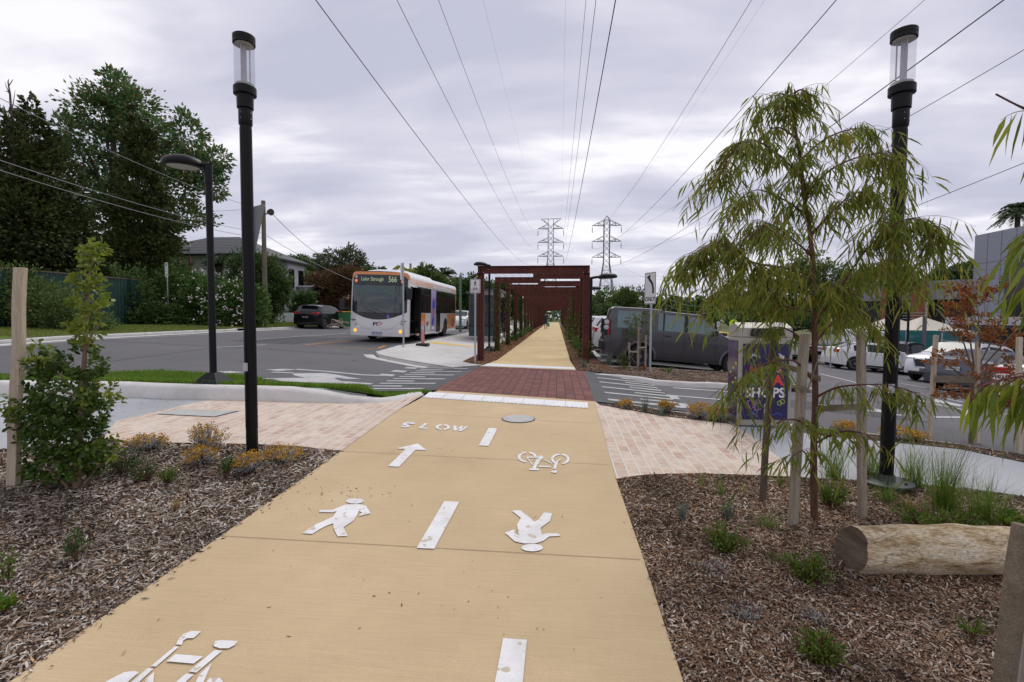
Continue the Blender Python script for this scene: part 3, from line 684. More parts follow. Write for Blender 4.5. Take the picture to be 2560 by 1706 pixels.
# ================================================================ glass column lamps
def column_lamp(px, py, d, label, foot, ty):
    base = at(px, py, d); o = empty('column_lamp', base, 0, label, 'street lamp', 'glass cylinder lamp posts beside the path'); o.scale = (1, 1, hat(base, ty + 10) / 4.51)
    p = MB(); n = 24; prof = []
    for k in range(n * 2): pass
    p.lathe([(.058, -.05), (.058, .02), (.056, 3.6)], n=20); 
    for k in range(10):
        t = 2 * math.pi * k / 10; p.beam((.0565 * math.cos(t), .0565 * math.sin(t), .3), (.055 * math.cos(t), .055 * math.sin(t), 3.55), .006, .006, up=(math.cos(t), math.sin(t), 0))
    p.build('pole', M_black, o, smooth=True)
    p = MB(); p.lathe([(.056, 3.57), (.066, 3.59), (.067, 3.745), (.062, 3.755), (.079, 3.757), (.081, 3.90)], n=28)
    p.build('sleeve', M_black, o, smooth=True)
    for z in (3.64, 3.70):
        for t in (-1.75, -.2): p = MB(); p.lathe([(.006, 0), (.006, .006)], (.066 * math.cos(t), .066 * math.sin(t), z), 8, M=Matrix.Rotation(math.pi / 2, 3, 'Y')); p.build('bolt', M_steel, o)
    p = MB(); p.lathe([(.10, 3.895), (.109, 3.90), (.109, 3.975), (.10, 3.985)], n=32); p.build('collar', M_black, o, smooth=True)
    p = MB(); p.lathe([(.088, 3.985), (.088, 4.01), (.07, 4.012)], n=32); p.build('light_plate', M_lens, o, smooth=True); p = MB(); p.lathe([(.09, 4.415), (.09, 4.422)], n=32); p.build('light_plate', M_lens, o, smooth=True)
    p = MB(); p.lathe([(.098, 3.98), (.098, 4.425)], n=36); p.f = p.f[:-2]; p.mi = p.mi[:-2]; p.build('glass_cylinder', M_clear, o, smooth=True)
    p = MB()
    for t in (.5, 2.6, 4.7): p.tube([(.05 * math.cos(t), .05 * math.sin(t), 4.0), (.05 * math.cos(t), .05 * math.sin(t), 4.42)], .0065, 8)
    p.tube([(0, 0, 4.0), (0, 0, 4.42)], .022, 12); p.build('tube_rod', mat('frosted_rod', (.75, .75, .78), .3, trans=.5), o, smooth=True)
    p = MB(); p.lathe([(.098, 4.424), (.107, 4.426), (.107, 4.462), (.1045, 4.464), (.1045, 4.468), (.107, 4.47), (.107, 4.508), (.10, 4.515)], n=36); p.build('cap', M_black, o, smooth=True)
    p = MB(); p.box((-.02, -.0565, .98), (.05, .012, .09)); p.build('label_sticker', mat('sticker', (.55, .55, .6), .5), o)
    if foot:
        p = MB(); p.lathe([(.21, .0), (.225, .01), (.225, .022), (.21, .03), (.075, .032), (.07, .09)], n=32)
        for k in range(6):
            t = k * math.pi / 3; p.lathe([(.014, .03), (.014, .055)], (.17 * math.cos(t), .17 * math.sin(t), 0), 6)
        p.build('base_flange', mat('dark_flange', (.06, .065, .075), .5), o, smooth=True)
        p = MB(); p.lathe([(.10, -.26), (.10, -.02), (.08, 0)], n=20); p.build('footing', M_rubber, o, smooth=True)
    return o
column_lamp(631, 1137, 5.27, 'black lamp post with clear glass cylinder standing in the mulch left of the path', False, 82)
column_lamp(2215, 1207, 4.82, 'black lamp post with glass cylinder and round base flange behind the weeping tree', True, 68)

def head(p, c, dirx, s=1.0):
    """flat oval lamp head, long axis towards dirx, lens underneath"""
    M = Matrix.Rotation(math.atan2(dirx[1], dirx[0]), 3, 'Z') @ Matrix.Rotation(R(-3), 3, 'Y')
    p.lathe([(.05 * s, .115 * s), (.16 * s, .105 * s), (.25 * s, .07 * s), (.30 * s, .02 * s), (.31 * s, -.02 * s), (.29 * s, -.055 * s), (.24 * s, -.065 * s)][::-1], c, 28, M=M, sx=1.08, sy=.85)
def arm_lamp(base, h, dirx, label, group, skirt=True, arm=.12, s=1.0, w=.11, lens=True, hook=False):
    o = empty('arm_lamp', base, 0, label, 'street lamp', group)
    dv = Vector((dirx[0], dirx[1], 0)).normalized()
    p = MB(); p.tube([(0, 0, 0), (0, 0, h - .12)], w / 2, 16); p.tube([(0, 0, h - .35), (0, 0, h - .02), ], w / 2 + .008, 16); p.build('pole', M_black, o, smooth=True)
    if skirt:
        p = MB(); p.box((0, 0, .10), (.5, .5, .20), top=.30); p.build('base_skirt', M_black, o, bevel=.005)
    p = MB(); p.tube([Vector((0, 0, h - .05)), dv * .10 + Vector((0, 0, h - .03)), dv * (arm + .05) + Vector((0, 0, h))], .045, 12); p.build('arm', M_black, o, smooth=True)
    c = dv * (arm + .30 * s) + Vector((0, 0, h + .0)); p = MB(); head(p, c, dv, s); p.build('lamp_head', M_black, o, smooth=True)
    if lens:
        p = MB(); p.lathe([(.2 * s, -.075 * s), (.235 * s, -.068 * s)], c, 28, M=Matrix.Rotation(math.atan2(dv.y, dv.x), 3, 'Z') @ Matrix.Rotation(R(-3), 3, 'Y'), sx=1.08, sy=.85); p.build('lens', M_lens, o)
    return o
b = at(534, 960, 8.45); arm_lamp(b, hat(b, 408), (-1, -.1, 0), 'black arm lamp with oval head and pyramid base on the lawn strip at left', None)
LG = 'oval headed lamps beside the pergola'
b = g(1223, 878); b.z = G(b.x, b.y); arm_lamp(b, (878 - 657) / 1235 * (b.y - .3), (-1, 0, 0), 'black lamp with slim head pointing left, just inside the first pergola frame', LG, s=.85, w=.09, arm=.1)
def plamp(px, py, d, label, a=.4):
    c = at(px, py, d); x0 = PX1 + .72; zb = G(x0, c.y)
    arm_lamp(Vector((x0, c.y, zb)), c.z - zb, (1, 0, 0), label, LG, s=c.x and 1.0, w=.1, arm=max(.15, c.x - x0 - .3))
plamp(1519, 692, 17.0, 'black oval lamp head reaching right from the pergola, the nearer and larger of two')
plamp(1487, 722, 25.5, 'black oval lamp head reaching right from the pergola, the farther and smaller of two')

# ================================================================ pergola frames
PTOP = 3.22
def ibeam(p, x0, x1, y, zt, h=.235, w=.18):
    p.box(((x0 + x1) / 2, y, zt - .006), (x1 - x0, w, .012)); p.box(((x0 + x1) / 2, y, zt - h + .006), (x1 - x0, w, .012))
    p.box(((x0 + x1) / 2, y, zt - h / 2), (x1 - x0, .012, h - .024))
def post(p, x, y, z0, z1, w=.20):
    p.box((x - w / 2 + .006, y, (z0 + z1) / 2), (.012, .18, z1 - z0)); p.box((x + w / 2 - .006, y, (z0 + z1) / 2), (.012, .18, z1 - z0))
    p.box((x, y, (z0 + z1) / 2), (w - .024, .012, z1 - z0))
def meshpanel(p, x, y, z0, z1, w=.20, st=.10):
    k = 0; z = z0 + .05
    while z < z1: p.box((x, y, z), (w, .006, .006)); z += st
    for i in (-.33, 0, .33): p.box((x + i * w, y - .007, (z0 + z1) / 2), (.006, .006, z1 - z0))
XL, XR = -2.40, .90
def frame_arch(y, kind, label, detail):
    o = empty('pergola_frame', ((XL + XR) / 2 if kind == 'full' else (XL if kind == 'left' else XR), y, G(0, y)), 0, label, 'pergola frame', 'red oxide steel frames of the pergola')
    ox, oz = o.location.x, o.location.z
    def Y(p, name, m):
        p.v = [(v[0] - ox, v[1] - y, v[2] - oz) for v in p.v]; return p.build(name, m, o)
    zt = PTOP + .0015 * (y - 15)
    for sx, x in (('l', XL), ('r', XR)):
        if kind == 'left' and x > 0 or kind == 'right' and x < 0: continue
        z0 = G(x, y) - .1; p = MB(); post(p, x, y, z0, zt - .236); Y(p, 'post', M_rust)
        if detail:
            p = MB(); meshpanel(p, x, y - .097, z0 + .1, zt - .3, .19, .10 if detail > 1 else .2)
            if detail > 1 and x > 0:
                zz0 = z0 + .55
                for k in range(9): p.box((x, y - .112, zz0 + k * .055), (.17, .008, .012))
                for k in range(4): p.box((x - .08 + k * .053, y - .112, zz0 + .22), (.010, .008, .45))
            Y(p, 'climbing_mesh', M_rust2)
    x0, x1 = {'full': (XL - .1, XR + .1), 'left': (XL - .1, -.66), 'right': (-.86, XR + .1)}[kind]
    p = MB(); ibeam(p, x0, x1, y, zt); 
    if detail > 1:
        for x in (XL, XR): 
            if x0 - .1 < x < x1 + .1: p.box((x - .02, y - .045, zt - .118), (.010, .085, .205))
    Y(p, 'beam', M_rust)
    if detail > 1:
        for k in range(11): x = XL + .25 + k * (XR - XL - .5) / 10; p = MB(); p.lathe([(.009, 0), (.009, .012)], (x, y - .018, zt - .11), 8, M=Matrix.Rotation(math.pi / 2, 3, 'X')); Y(p, 'bolt', M_steel)
        for x in (XL - .06, XL + .1, XR - .1, XR + .06): p = MB(); p.lathe([(.012, 0), (.012, .014)], (x, y - .095, zt - .21), 6, M=Matrix.Rotation(math.pi / 2, 3, 'X')); Y(p, 'bolt', M_steel)
    return o
ys = [15.5] + [15.5 + 2.18 * k for k in range(1, 43)]
ords = ['first', 'second', 'third', 'fourth', 'fifth', 'sixth', 'seventh', 'eighth', 'ninth', 'tenth']
for i, y in enumerate(ys):
    kind = 'full' if i == 0 else ('right' if i % 2 else 'left')
    if i == 0: lb = 'front full-width red oxide steel frame of the pergola, nearest the crossing'
    elif i < 20: lb = '%s half frame of the pergola counted from the crossing on the %s side' % (ords[(i - 1) // 2], kind)
    elif i < 40: lb = '%s half frame back from the tenth one on the %s side of the pergola' % (ords[(i - 21 + 1) // 2], kind)
    else: lb = ['last right hand half frame at the far end of the pergola tunnel', 'last left hand half frame at the far end', 'very last steel half frame at the far mouth of the pergola'][i - 40]
    frame_arch(y, kind, lb, 2 if i == 0 else (1 if i < 9 else 0))
for k in range(11):
    x = XL + .25 + k * (XR - XL - .5) / 10; p = MB(); p.tube([(x, 15.4, PTOP - .11), (x, 60, PTOP + .07 - .11)], .004, 4)
    p.thing('trellis_cable', M_wireg, 'thin steel cable number %d from the left strung through the pergola beams' % (k + 1) if 0 else ['thin steel cable strung along the pergola roof, ' + w_ for w_ in ('leftmost one', 'second from left', 'third from left', 'fourth from left', 'fifth from left', 'middle one', 'fifth from right', 'fourth from right', 'third from right', 'second from right', 'rightmost one')][k], 'cable', 'steel cables along the pergola roof')

# ================================================================ pylons
def pylon(px, dist, peak, arms, halfw, bodyw, flare, label, ground=.7, top='peak', topbar=None):
    f = dist / 1235; X = (px - 1392) * f; Z = lambda y: 1.6 + (795 - y) * f
    o = empty('transmission_pylon', (X, dist, ground), 0, label, 'pylon', 'lattice power pylons beyond the pergola')
    hb = bodyw * f; tw = .20
    def W_(z):
        z1 = Z(flare[0]); return hb if z >= z1 else hb + (z1 - z) / (z1 - ground) * (flare[1] * f - hb)
    def cor(z): w_ = W_(z); return [Vector((sx * w_, sy * w_, z - ground)) for sx, sy in ((-1, -1), (1, -1), (1, 1), (-1, 1))]
    ztop = Z(arms[0]) + (Z(arms[0]) - Z(arms[1])) * .33
    zs = [ztop]; z = ztop
    while z > ground + 1:
        z -= max(2.2 * hb, 1.75 * W_(z)); zs.append(max(z, ground))
    for k in range(4):
        p = MB()
        for a, b in zip(zs[:-1], zs[1:]): p.beam(cor(a)[k], cor(b)[k], tw * 1.35, tw * 1.35)
        p.build('leg', M_lattice, o)
    p = MB()
    for a, b in zip(zs[:-1], zs[1:]):
        A = cor(a); B = cor(b)
        for k in range(4):
            j = (k + 1) % 4; p.beam(A[k], B[j], tw * .5, tw * .5); p.beam(A[j], B[k], tw * .5, tw * .5)
            if W_(b) > hb * 1.2: p.beam(B[k], B[j], tw * .6, tw * .6)
    p.build('bracing', M_lattice, o)
    if top == 'peak':
        p = MB(); ap = Vector((0, 0, Z(peak) - ground))
        for c in cor(ztop): p.beam(c, ap, tw * .8, tw * .8)
        A = cor(ztop)
        for k in range(4): p.beam(A[k], A[(k + 1) % 4], tw * .7, tw * .7)
        p.build('peak', M_lattice, o)
    else:
        p = MB(); zt = Z(peak) - ground; hw = topbar * f
        for sy in (-1, 1):
            p.beam((-hw, 0, zt), (hw, 0, zt + .1), tw * .8, tw * .8)
            for sx in (-1, 1):
                p.beam((sx * hw, 0, zt), (sx * hb, sy * hb, ztop - ground), tw * .8, tw * .8); p.beam((sx * hb, sy * hb, ztop - ground), (sx * hb, sy * hb, zt), tw, tw)
                p.beam((sx * hw * .6, 0, zt), (sx * (hb + (hw - hb) * .5), sy * hb * .5, (zt + ztop - ground) / 2), tw * .5, tw * .5)
        p.build('top_beam', M_lattice, o)
    hw = halfw * f; tips = []
    for ya in arms:
        z = Z(ya) - ground; rise = (Z(arms[0]) - Z(arms[1])) * .33
        for sx in (-1, 1):
            p = MB(); t = Vector((sx * hw, 0, z))
            for sy in (-1, 1):
                p.beam((sx * hb, sy * hb, z), t, tw * .9, tw * .9); p.beam((sx * hb, sy * hb, z + rise), t, tw * .7, tw * .7)
                m1 = Vector((sx * hb, sy * hb, z)).lerp(t, .5); m2 = Vector((sx * hb, sy * hb, z + rise)).lerp(t, .5); p.beam(m1, m2, tw * .6, tw * .6); p.beam(m2, (sx * hb, sy * hb, z), tw * .5, tw * .5)
            p.beam((sx * hb, -hb, z), (sx * hb, hb, z), tw * .6, tw * .6)
            arm = p.build('cross_arm', M_lattice, o)
            ln = 17.3 * f; p = MB(); p.tube([t, t - Vector((0, 0, ln * .35))], .06, 5); p.tube([t - Vector((0, 0, ln * .35)), t - Vector((0, 0, ln))], .13, 6)
            p.build('insulator', mat('insulator', (.12, .10, .10), .4), arm)
            tips.append(Vector((X + sx * hw, dist, Z(ya) - ln)))
    return tips, Vector((X, dist, Z(peak)))
TL, _ = pylon(1375, 220, 551, (574.8, 608, 642.5), 31.5, 6.4, (643, 26), 'flat-topped lattice power pylon rising behind the pergola, left of two', top='bar', topbar=24.5)
TR, PK = pylon(1511.5, 200, 545, (568.5, 607, 645.6), 35, 6.9, (658, 27), 'pointed lattice power pylon standing right of the pergola')
def powerline(tip, pxA, pyA, label, r=.018, dA=None, y0=40, mat_=None):
    d = dA or tip.x * 1235 / (pxA - 1392)
    A = at(pxA, pyA, d); yA, yB = A.y, tip.y
    xA = A.x; k = (tip.z - A.z) / ((yB - y0) ** 2 - (yA - y0) ** 2)
    P = []
    for i in range(61):
        t = i / 60; y = -25 + (yB + 25) * t; x = xA + (tip.x - xA) * (y - yA) / (yB - yA); P.append((x, y, A.z + k * ((y - y0) ** 2 - (yA - y0) ** 2)))
    p = MB(); p.tube(P, r, 5); p.thing('power_line', mat_ or M_wire, label, 'power line', 'overhead power lines to the pylons')
powerline(TL[4], 789, 0, 'overhead power line to the lowest left arm of the flat-topped pylon', .020)
powerline(TL[2], 992, 0, 'overhead power line to the middle left arm of the flat-topped pylon', .018)
powerline(TL[0], 1096, 0, 'overhead power line to the upper left arm of the flat-topped pylon', .018)
powerline(Vector((-7.1, 220, 1.6 + 243 * .178)), 1208, 0, 'thin earth wire to the left tip of the flat-topped pylon', .007, dA=50)
powerline(Vector((1.5, 220, 1.6 + 243 * .178)), 1414, 0, 'thin earth wire to the right tip of the flat-topped pylon', .008, dA=55)
powerline(TL[1], 1465, 0, 'overhead power line to the upper right arm of the flat-topped pylon', .020)
powerline(TL[3], 1490, 0, 'overhead power line to the middle right arm of the flat-topped pylon', .020)
powerline(TL[5], 1539, 0, 'thick overhead power line to the lowest right arm of the flat-topped pylon', .026)
powerline(TR[0], 1879, 0, 'overhead power line to the upper left arm of the pointed pylon', .020)
powerline(PK, 1912, 0, 'thin earth wire to the top of the pointed pylon', .008, dA=46)
powerline(TR[2], 2091, 0, 'overhead power line to the middle left arm of the pointed pylon', .024)
powerline(TR[4], 2510, 0, 'overhead power line to the lowest left arm of the pointed pylon', .022)
powerline(TR[1], 2312, 0, 'overhead power line to the upper right arm of the pointed pylon', .018)
powerline(TR[3], 2560, 125, 'overhead power line to the middle right arm of the pointed pylon', .022)
powerline(TR[5], 2560, 408, 'overhead power line to the lowest right arm of the pointed pylon', .020, y0=70)

# ================================================================ poles and service lines
def sagline(P, Q, sag, r, label, m=None, n=24, group='service cables in the street', cat='cable'):
    P = Vector(P); Q = Vector(Q); p = MB(); p.tube([P.lerp(Q, i / n) - Vector((0, 0, sag * 4 * (i / n) * (1 - i / n))) for i in range(n + 1)], r, 5)
    return p.thing('service_cable', m or M_wireg, label, cat, group)
wp = at(664, 811, 31.2); wt = at(668, 506, 31.2)
o = empty('utility_pole', wp, 0, 'tall weathered timber utility pole with a floodlight, beside the white house', 'utility pole')
h = wt.z - wp.z
p = MB(); p.tube([(0, 0, -.2), (0, 0, h * .5), (0, 0, h)], [.16, .14, .125], 12); p.build('pole', M_pole, o, smooth=True)
p = MB(); p.tube([(.15, -.1, h - .85), (.45, -.2, h - .82)], .04, 8); p.build('bracket', M_black, o)
p = MB(); p.tube([(.40, -.15, h - .72), (.62, -.3, h - .76), (.70, -.35, h - .78)], [.10, .18, .21], 14); p.build('floodlight', mat('brown_floodlight', (.06, .04, .035), .5), o, smooth=True)
p = MB(); p.box((-.16, -.17, h - .95), (.12, .1, .5)); p.build('junction_box', M_steel, o)
sagline(at(0, 246, 14), at(652, 523, 31.2), .3, .011, 'thin cable from the upper left edge to the top of the timber pole')
sagline(at(0, 401, 14), at(664, 584, 31.2), .25, .012, 'upper of the paired cables running from the left edge to the timber pole')
sagline(at(0, 426, 14), at(664, 597, 31.2), .25, .012, 'lower of the paired cables running from the left edge to the timber pole')
sagline(at(676, 530, 31.2), at(812, 642, 60), .4, .022, 'cable running down right from the floodlight towards the gum trees')
sagline(at(668, 590, 31.2), at(884, 703, 27), .15, .014, 'pale cable sagging from the timber pole towards the bus')
sagline(at(480, 528, 45), at(664, 519, 31.2), .1, .012, 'short dark cable between big tree and timber pole top')
sagline(at(2300, 674, 30), at(2700, 664, 18), .1, .012, 'dark cable crossing in front of the grey panelled building', M_wire)
def plainpole(px, top, base_y, d, r, m, label, arms=(), r2=None, lampdir=None):
    b = at(px, base_y, d); b.z = G(b.x, b.y) - .1; t = at(px, top, d)
    o = empty('power_pole', b, 0, label, 'utility pole', 'distant power poles'); h = t.z - b.z
    p = MB(); p.tube([(0, 0, 0), (0, 0, h)], [r, r * .75], 8); p.build('pole', m, o, smooth=True)
    for (dz, wd) in arms: p = MB(); p.box((0, -.1, h - dz), (wd, .12, .12)); p.build('cross_arm', M_wooddk, o)
    for (dz, wd) in arms:
        for s_ in (-.45, -.2, .2, .45): p = MB(); p.lathe([(.05, 0), (.07, .06), (.03, .16)], (wd * s_, -.1, h - dz + .06), 6); p.build('insulator', M_steel, o)
    if lampdir: p = MB(); p.tube([(0, 0, h * .8), (lampdir * .6, 0, h * 1.02), (lampdir * 1.6, 0, h * 1.05)], .05, 6); p.build('lamp_arm', M_steel, o)
    return o
plainpole(1589, 730, 796, 110, .13, M_wooddk, 'slim distant power pole with one crossarm left of the one-way arrow sign', ((.1, 4.5),), lampdir=None)
plainpole(1664, 734, 800, 95, .24, M_wood, 'stout distant power pole with two crossarms right of the arrow sign', ((.3, 3.6), (1.5, 3.2)))
plainpole(1027, 660, 800, 70, .22, M_wood, 'short stub of a timber pole showing above the bus roof', ())
plainpole(1151, 687, 828, 34, .10, mat('green_pole', (.10, .17, .11), .6), 'slim dull green pole behind the tail of the bus', ())
for i, (a, b, sg) in enumerate((((1664, 742, 95), (1830, 752, 60), 1.2), ((1664, 760, 95), (1850, 745, 60), 1.6), ((1664, 752, 95), (1589, 737, 110), .6), ((1560, 700, 120), (1655, 792, 95), .2))):
    sagline(at(*a), at(*b), sg, .022, ['upper distant cable right of the stout power pole', 'lower distant cable right of the stout power pole', 'distant cable between the two power poles', 'stay wire falling to the foot of the stout power pole'][i])

# ================================================================ signs
def plate(o, w, h, z, rz, name='plate', m=None, t=.004, r=.03, y=-.035):
    pts = []
    for cx_, cy_, a0 in ((w / 2 - r, h / 2 - r, 0), (-w / 2 + r, h / 2 - r, 90), (-w / 2 + r, -h / 2 + r, 180), (w / 2 - r, -h / 2 + r, 270)):
        for k in range(5): a = R(a0 + 22.5 * k); pts.append((cx_ + r * math.cos(a), cy_ + r * math.sin(a)))
    rm = Matrix.Rotation(rz, 4, 'Z') @ Matrix.Translation((0, y, z)) @ Matrix.Rotation(math.pi / 2, 4, 'X')
    p = MB(); p.prism(pts, rm, t); pl = p.build(name, m or M_signw, o); return pl, rm @ Matrix.Translation((0, 0, t + .001))
def stroke(p, M, pts, w, t=.0015):
    n = len(pts); L_ = []; R_ = []
    for i, q in enumerate(pts):
        a = Vector(pts[max(i - 1, 0)]); b = Vector(pts[min(i + 1, n - 1)]); d = (b - a).normalized(); nn = Vector((-d.y, d.x)) * w / 2; q = Vector(q); L_.append(tuple(q + nn)); R_.append(tuple(q - nn))
    p.prism(L_ + R_[::-1], M, t)
def ring(p, M, cx_, cy_, r, w, n=20, a0=0, a1=360):
    stroke(p, M, [(cx_ + r * math.cos(R(a0 + (a1 - a0) * k / n)), cy_ + r * math.sin(R(a0 + (a1 - a0) * k / n))) for k in range(n + 1)], w)
def border(o, M, w, h, m, ww=.01):
    p = MB(); a, b = w / 2 - .018, h / 2 - .018
    stroke(p, M, [(-a, -b), (a, -b)], ww); stroke(p, M, [(-a, b), (a, b)], ww); stroke(p, M, [(-a, -b + ww), (-a, b - ww)], ww); stroke(p, M, [(a, -b + ww), (a, b - ww)], ww); return p.build('border', m, o)
# walkers and bicycles sign
b = at(1188, 893, 14.9); b.z = G(b.x, b.y); hh = hat(b, 694)
o = empty('shared_path_sign', b, 0, 'white sign with walker above bicycle on a grey pole, left of the pergola', 'traffic sign')
p = MB(); p.tube([(0, 0, -.1), (0, 0, hh)], .027, 12); p.build('pole', M_steel, o, smooth=True)
f = b.y / 1235; zc_ = hh - (716 - 694) * f; pl, M = plate(o, 26 * f, 35 * f, zc_, R(8)); border(pl, M, 26 * f, 35 * f, M_signk)
w_ = 26 * f; p = MB(); S = lambda q: [(x * w_, y * w_) for x, y in q]
p.prism(S([(-.05, .50), (.03, .52), (.06, .45), (.0, .42), (.09, .33), (.10, .27), (.03, .33), (.05, .2), (.12, .05), (.09, .03), (0, .14), (-.08, .03), (-.13, .04), (-.05, .18), (-.07, .3), (-.1, .24), (-.13, .26), (-.08, .38), (-.03, .42)]), M, .002)
ring(p, M, -.22 * w_, -.38 * w_, .13 * w_, .028 * w_); ring(p, M, .22 * w_, -.38 * w_, .13 * w_, .028 * w_)
for q in ([(-.22, -.38), (-.12, -.2), (.12, -.2), (.22, -.38)], [(-.12, -.2), (0, -.38), (.12, -.2)], [(-.22, -.38), (0, -.38)], [(.12, -.2), (.1, -.12), (.17, -.1)], [(-.12, -.2), (-.14, -.13)], [(-.19, -.13), (-.09, -.13)]): stroke(p, M, S(q), .035 * w_)
p.build('symbols', M_signk, pl)
# left arrow ONLY sign
b = g(1625, 931.5); b.z = G(b.x, b.y); f = b.y / 1235; hh = (931 - 686) * f
o = empty('left_turn_sign', b, 0, 'tall white sign with bent left arrow above ONLY, in front of the grey four-wheel drive', 'traffic sign')
p = MB(); p.tube([(0, 0, -.1), (0, 0, hh - .02)], .03, 12); p.build('pole', M_steel, o, smooth=True)
pl, M = plate(o, .46, 77 * f, hh - 39 * f, R(-62), y=-.04); border(pl, M, .46, 77 * f, M_signk)
p = MB(); stroke(p, M, [(.12, -.14), (.12, .0), (.09, .1), (.03, .18), (-.04, .24)], .07); p.prism([(-.14, .30), (.0, .17), (-.0, .36)], M, .002); p.build('arrow', M_signk, pl)
tx = text('lettering', 'ONLY', .15, M_signk, M @ Matrix.Translation((0, -.29, 0)), pl, ext=.001, bold=.004)
# edge-on post by the bus
b = g(1009, 868); f = b.y / 1235; hh = (868 - 653) * f
o = empty('bus_stop_post', b, 0, 'grey steel post carrying a sign seen edge-on, in front of the bus', 'sign post')
p = MB(); p.tube([(0, 0, -.1), (0, 0, hh)], .031, 12); p.build('pole', M_steel, o, smooth=True)
plate(o, .45, .62, hh - .33, R(93), m=M_signw, y=.045)
p = MB(); p.lathe([(.06, 0), (.06, .03), (.035, .05)], (0, 0, 0), 12); p.build('base_collar', M_steel, o)
# red and white bollard
b = g(1058, 856); b = Vector((b.x, b.y, G(b.x, b.y))); b = at(1057, 851, 19.3); b.z = G(b.x, b.y); f = b.y / 1235
o = empty('safety_bollard', b, 0, 'faded pink temporary bollard with grey reflective band on black rubber base', 'bollard')
p = MB(); p.box((0, 0, .05), (.48, .40, .1), top=.92); p.build('rubber_base', M_rubber, o, bevel=.02)
h_ = 66 * f; p = MB(); p.lathe([(.07, .1), (.06, h_ * .58), (.062, h_ * .6)], n=16); p.lathe([(.06, h_ * .8), (.055, h_ * .9), (.035, h_ * .93), (.03, h_ * .97), (.015, h_)], n=16); p.build('post', mat('faded_pink_plastic', (.62, .24, .24), .6), o, smooth=True)
p = MB(); p.lathe([(.064, h_ * .6), (.062, h_ * .8)], n=16); p.build('reflective_band', mat('grey_band', (.45, .43, .45), .5), o, smooth=True)
# 2P sign
b = at(422, 821, 27.0); b.z = G(b.x, b.y); f = 27 / 1235; hh = (821 - 666) * f
o = empty('parking_sign', b, 0, 'green and white 2P parking sign on a grey pole in front of the flowering hedge', 'parking sign')
p = MB(); p.tube([(0, 0, -.1), (0, 0, hh)], .035, 10); p.build('pole', M_steel, o, smooth=True)
pl, M = plate(o, 12.5 * f, 37 * f, hh - 18.5 * f, R(-20)); Mg = mat('sign_green', (.02, .22, .16), .6)
text('lettering', '2P', .22, Mg, M @ Matrix.Translation((0, .27, 0)), pl, .001, bold=.008)
text('lettering', '8-5', .12, Mg, M @ Matrix.Translation((0, .09, 0)), pl, .001); text('lettering', '8-12', .11, Mg, M @ Matrix.Translation((0, -.06, 0)), pl, .001)
p = MB(); stroke(p, M, [(-.09, -.25), (.09, -.25)], .025); stroke(p, M, [(-.06, -.31), (.06, -.31)], .02); p.build('arrow', Mg, pl)
# yellow marker post
b = at(657, 815, 30); b.z = G(b.x, b.y); f = 30 / 1235
o = empty('marker_post', b, 0, 'yellow marker post with small white notice beside the timber pole', 'marker post')
p = MB(); p.box((0, 0, .95), (.10, .05, 2.3)); p.build('post', mat('yellow_post', (.80, .38, .02), .6), o)
p = MB(); p.box((.02, -.04, (815 - 733) * f), (.27, .02, .52)); pl = p.build('notice', M_signw, o); p = MB(); p.box((.02, -.052, (815 - 724) * f), (.2, .01, .1)); p.build('red_heading', mat('sign_red', (.45, .03, .03), .5), pl)
# back of a triangular sign
b = g(636, 935); b = at(636, 960, 9.6); b.z = G(b.x, b.y) - .05; f = 9.6 / 1235; zt = at(636, 515, 9.6).z - b.z
o = empty('give_way_sign', b, 0, 'grey back of a triangular give way sign seen obliquely behind the near lamp post', 'traffic sign')
p = MB(); p.tube([(0, 0, 0), (0, 0, zt)], .028, 10); p.build('pole', M_steel, o, smooth=True)
rm = Matrix.Rotation(R(-31), 4, 'Z') @ Matrix.Translation((0, .035, zt - .1)) @ Matrix.Rotation(math.pi / 2, 4, 'X'); p = MB(); p.prism([(-.46, 0), (-.42, .05), (.42, .05), (.46, 0), (.04, -.86), (-.04, -.86)], rm, .004); p.build('plate', mat('sign_back', (.17, .18, .175), .5, metal=.3), o)
# round fluoro signs and little white signs in the car park
Mf = mat('fluoro_sign', (.55, .80, .02), .5)
def rsign(px, py, d, label):
    c = at(px, py, d); b = Vector((c.x, c.y, G(c.x, c.y) - .1)); h_ = c.z - b.z
    o = empty('crossing_sign', b, 0, label, 'traffic sign', 'round fluorescent crossing signs in the car park')
    p = MB(); p.tube([(0, 0, 0), (0, 0, h_ + .2)], .035, 8); p.build('pole', M_steel, o)
    p = MB(); p.lathe([(.26, -.06), (.26, -.045)], (0, 0, h_), 24, M=Matrix.Rotation(math.pi / 2, 3, 'X')); 
    p = MB(); rm = Matrix.Translation((0, -.05, h_)) @ Matrix.Rotation(math.pi / 2, 4, 'X'); p.prism(ell(0, 0, .3, .3), rm, .004); pl = p.build('disc', Mf, o)
    p = MB(); rm2 = Matrix.Translation((0, -.056, h_)) @ Matrix.Rotation(math.pi / 2, 4, 'X'); stroke(p, rm2, [(-.1, -.15), (-.02, .02), (.08, -.14)], .07); stroke(p, rm2, [(-.02, .0), (.02, .17)], .08); p.build('walker_symbol', M_signk, pl)
rsign(1833, 809, 36, 'round fluorescent yellow walker sign above the litter bin')
rsign(1624, 780, 44, 'round fluorescent yellow sign peeking over the roof of the grey four-wheel drive')
def wsign(px, py, d, w, h, label, s='1'):
    c = at(px, py, d); b = Vector((c.x, c.y, G(c.x, c.y) - .1)); h_ = c.z - b.z
    o = empty('bay_sign', b, 0, label, 'parking sign', 'small white parking signs'); p = MB(); p.tube([(0, 0, 0), (0, 0, h_ + .1)], .03, 8); p.build('pole', M_steel, o)
    pl, M = plate(o, w, h, h_, 0); p = MB(); p.prism([(-.02, -h * .3), (.03, -h * .3), (.03, h * .3), (-.02, h * .3)], M, .002); p.build('mark', M_signk, pl)
